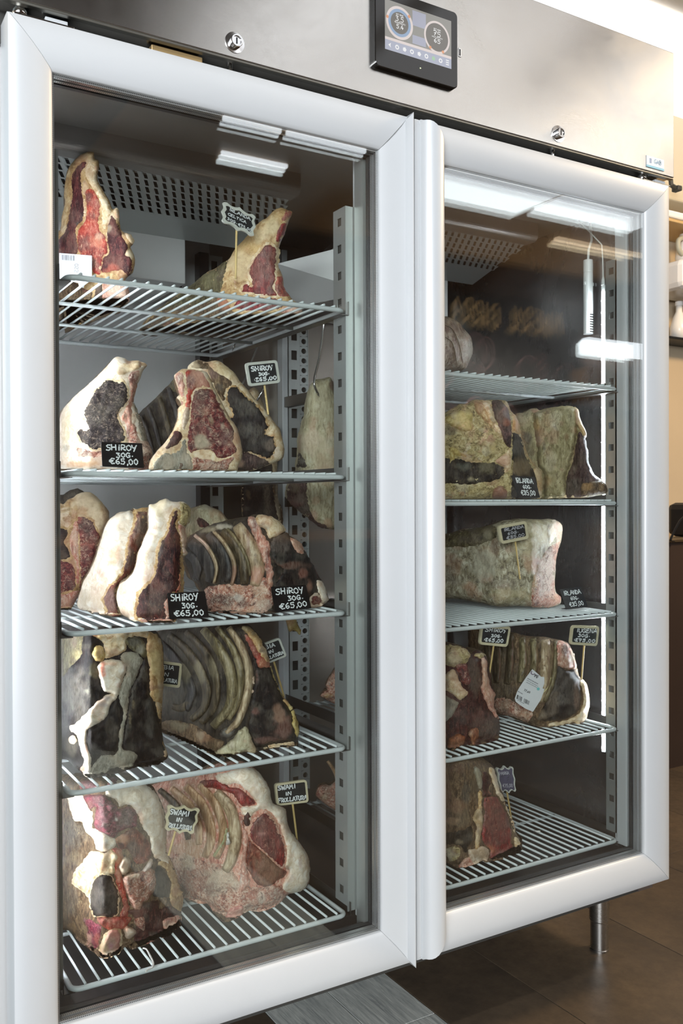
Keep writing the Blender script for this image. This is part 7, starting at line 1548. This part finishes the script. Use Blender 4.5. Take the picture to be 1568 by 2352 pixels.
V = [on(*cr([(880+14*math.cos(k*1.0472/1)+0, 606+14*math.sin(k*1.0472))])[0], 1, yY-0.0007) for k in range(6)]
mesh('label_stamp', V, [tuple(range(6))], plain('turquoise_stamp', (120, 200, 200), 0.5), lab)

# ---- hooks
M_HOOK = plain('hook_steel', (210, 210, 208), 0.18, 1.0)
def hook(label, pts, y, r=0.0028):
    P = [on(p[0], p[1], 1, p[2] if len(p) > 2 else y) for p in pts]; P2 = [np.array(p) for p in catmull(P, False, 0.008)]
    root = thing('meat_hook', label, 'hook', P2[-1], 'steel meat hooks')
    MB().tube(P2, r, 8).build('rod', M_HOOK, root, smooth=True)
    # sharpened tip
    t = P2[-1]-P2[-2]; t /= np.linalg.norm(t)
    MB().tube([P2[-1], P2[-1]+t*0.010], [r, 0.0004], 8).build('tip', M_HOOK, root, smooth=True)
hook('long S-shaped steel hook in the pale speckled fat slab', [(748, 722, .42), (744, 730, .40), (742, 760, .40), (733, 820, .395), (722, 868, .39), (722, 886, .385), (730, 905, .395)], .4)
hook('thin steel hook behind the chalkboard, second left shelf', [(560, 795, .70), (572, 772, .69), (584, 780, .69), (590, 795, .69), (580, 825, .69), (556, 885, .69), (552, 900, .70)], .69)
hook('bent steel hook tip behind the cream fat of dark steak', [(606, 885, .70), (600, 903, .70), (590, 920, .71)], .7)
hook('small steel hook under the top left shelf wires', [(572, 762, .56), (562, 760, .555), (550, 768, .55), (540, 790, .55), (536, 800, .55)], .55, .0022)
# ---- trimmings dropped on the shelves
M_CRUMB = MM['fat_yellow']
def crumb(name, label, pts, z, r, mat=None):
    P = [np.array(on(px, py, 2, z)) for px, py in pts]; P = [np.array(p) for p in catmull(P, False, 0.004)]
    root = toplevel(MB().tube(P, [r*(0.6+0.4*math.sin(3.1*k/(len(P)-1)))+0.0004 for k in range(len(P))], 6).build(name, mat or M_CRUMB, None, smooth=True), label, 'scrap')
    at = root.data.color_attributes.new('tint', 'FLOAT_COLOR', 'POINT'); return root
crumb('fat_sliver', 'curled yellow sliver of fat on the lowest left shelf wires', [(328, 2178), (336, 2180), (345, 2196), (352, 2212), (350, 2222), (340, 2226), (335, 2232)], 0.3085, 0.0014)
crumb('fat_crumb', 'yellow crumb on the empty wires of the lowest right shelf', [(1228, 1908), (1234, 1910), (1240, 1909)], 0.3065, 0.0022)
crumb('fat_crumb', 'white crumb on the wires below the labelled rib rack', [(1198, 1668), (1201, 1671), (1204, 1674)], 0.5715, 0.0026)
# ================================================================== KITCHEN CORNER BEHIND, RIGHT OF THE REFRIGERATOR
M_COUNT = plain('dark_brown_laminate', (52, 40, 34), 0.5, 0, 0.05, 60, 0.15, 5)
YC = 1.085
ct = thing('counter', 'dark brown counter with thin steel top, right of the refrigerator', 'counter', (3.9, YC+0.3, 0), None)
zt = on(1555, 1238, 1, YC)[2]
MB().box(2.78, 5.2, YC, YC+0.62, 0.0, zt-0.012).build('cabinet_body', M_COUNT, ct)
MB().box(2.77, 5.2, YC-0.012, YC+0.62, zt-0.012, zt, 0.002).build('counter_top', steel('counter_steel', (200, 180, 150), 0.3, (1, 30, 30)), ct)
MB().box(2.45, 5.4, YC+0.64, YC+0.70, 0, 3.0).build('wall_back', plain('tan_wall', (206, 188, 160), 0.7, 0, 0.05, 40, 0.05, 3), kind='structure')
YW = YC+0.50
def zat(py, y=YW, px=1552): return on(px, py, 1, y)[2]
x_ = lambda px, py, y=YW: on(px, py, 1, y)[0]
M_GLOSSW = plain('white_enamel', (240, 240, 238), 0.25)
sh = thing('wall_shelf', 'white wall shelf with cream underside right of the door', 'shelf', (3.6, YW, zat(515)))
MB().box(2.9, 4.8, YW-0.10, YW+0.14, zat(523), zat(507), 0.008).build('shelf_board', M_GLOSSW, sh)
MB().box(2.9, 4.8, YW-0.09, YW+0.14, zat(530), zat(523), 0.003).build('shelf_lip', plain('cream_lip', (206, 176, 126), 0.5), sh)
rl = thing('wall_rail', 'thin black rail on the tan wall above the counter', 'rail', (3.6, YW, zat(776)))
MB().box(2.9, 4.8, YW+0.0, YW+0.14, zat(779), zat(773), 0.003).build('rail_bar', M_BLACK, rl)
bx = thing('appliance', 'white enamel kitchen appliance below the white wall shelf', 'appliance', (x_(1560, 640), YW, zat(676)))
MB().box(x_(1520, 640), x_(1640, 640), YW-0.12, YW+0.13, zat(676), zat(610), 0.03).build('housing', M_GLOSSW, bx)
MB().lathe([(0.085, 0.0), (0.085, 0.006), (0.05, 0.012)], (x_(1640, 640)-0.1, YW, zat(610)), 'z', 20).build('lid', M_GLOSSW, bx, smooth=True)
jg = thing('jug', 'white jug with curved handle under the wall shelf', 'jug', (x_(1562, 590), YW-0.02, zat(610)+0.013))
cxj, z0 = x_(1566, 560), zat(610)+0.0125
hj = zat(537)-z0
MB().lathe([(0.05*1, 0.0), (0.062, hj*.2), (0.055, hj*.55), (0.038, hj*.8), (0.042, hj), (0.036, hj), (0.032, hj*.8)], (cxj+0.02, YW-0.02, z0), 'z', 24).build('jug_body', M_GLOSSW, jg, smooth=True)
MB().tube([np.array(p) for p in catmull([(cxj-0.018, YW-0.03, z0+hj*.85), (cxj-0.07, YW-0.035, z0+hj*.7), (cxj-0.07, YW-0.035, z0+hj*.4), (cxj-0.036, YW-0.03, z0+hj*.25)], False, 0.01)], 0.012, 8).build('jug_handle', plain('grey_handle', (176, 176, 160), 0.5), jg, smooth=True)
# white bottle on the lower part of the wall
wb = thing('bottle', 'white plastic bottle standing on the black wall rail', 'bottle', (x_(1568, 770), YW+0.05, zat(773)))
MB().lathe([(0.045, 0.0), (0.045, 0.06), (0.03, 0.11), (0.016, 0.14), (0.016, 0.17)], (x_(1572, 750)+0.02, YW+0.05, zat(773)+0.0005), 'z', 20).build('bottle_body', M_GLOSSW, wb, smooth=True)
MB().lathe([(0.019, 0.17), (0.019, 0.19)], (x_(1572, 750)+0.02, YW+0.05, zat(773)+0.0005), 'z', 16).build('bottle_cap', M_GLOSSW, wb)
# extractor hood with vent slot, upper right
hd_ = thing('extractor_hood', 'cream extractor hood with slotted front above the wall shelf', 'hood', (3.7, YW, zat(330)))
zb, zt2 = zat(470), zat(215)
MB().box(2.9, 4.6, YW-0.04, YW+0.14, zb, zt2, 0.01).build('hood_body', plain('cream_panel', (210, 198, 172), 0.5), hd_)
MB().box(2.88, 4.6, YW-0.10, YW+0.14, zt2, zat(192), 0.01).build('hood_rim', M_GLOSSW, hd_)
MB().box(x_(1561, 290), x_(1569, 290), YW-0.044, YW-0.038, zat(312), zat(268), 0.003).build('vent_slot', plain('olive_slot', (126, 122, 92), 0.6), hd_)
MB().box(x_(1557, 290), x_(1561, 290), YW-0.047, YW-0.038, zat(316), zat(262), 0.003).build('slot_frame', M_GLOSSW, hd_)
p = on(1543, 425, 1, 0.9)
# dark wall bracket seen just past the hinge
bk = thing('wall_bracket', 'small dark L-shaped bracket beside the top right hinge', 'bracket', on(1546, 430, 1, YW-0.12))
a = on(1539, 405, 1, YW-0.12); b = on(1541, 425, 1, YW-0.12); c = on(1554, 434, 1, YW-0.12)
MB().tube([a, b, c], 0.012, 6).build('arm', M_DARKM, bk); MB().box(c[0]-0.015, c[0]+0.015, c[1]-0.02, c[1]+0.02, c[2]-0.012, c[2]+0.012, 0.004).build('pad', M_DARKM, bk)
# black bag with a strap on the counter
bg = thing('shoulder_bag', 'black bag with a strap drooping over the counter edge', 'bag', on(1560, 1232, 1, YC+0.1))
cb = on(1590, 1200, 1, YC+0.12)
MB().box(cb[0]-0.055, cb[0]+0.13, YC+0.03, YC+0.22, zt+0.001, zt+0.15, 0.03).build('bag_body', M_BLACK, bg)
V = []; pts = catmull([(1575, 1184), (1562, 1196), (1552, 1214), (1546, 1226), (1541, 1238), (1543, 1243), (1549, 1243)], False, 2.0)
for q in pts:
    for s in (-1, 1):
        P = on(q[0]+s*1.6, q[1]+s*1.0, 1, YC-0.018); V.append(P); V.append(P+np.array((0, 0.004, 0)))
F = []
for k in range(len(pts)-1):
    a_ = 4*k; F += [(a_, a_+2, a_+6, a_+4), (a_+1, a_+5, a_+7, a_+3), (a_, a_+4, a_+5, a_+1), (a_+2, a_+3, a_+7, a_+6)]
mesh('strap', V, F, M_BLACK, bg)
# cabinet standing left of the refrigerator: only its side is in view
nb = thing('tall_cabinet', 'grey-teal stainless cabinet edge at the left border of refrigerator', 'cabinet', (-0.36, 0.4, 0))
MB().box(-0.66, -0.024, 0.10, 0.80, 0.0, 1.83).build('cabinet_body', plain('teal_steel', (150, 164, 166), 0.4, 0.5), nb)
MB().box(-0.66, -0.024, 0.08, 0.10, 0.10, 1.80, 0.002).build('cabinet_door', plain('teal_steel_door', (160, 172, 174), 0.4, 0.5), nb)
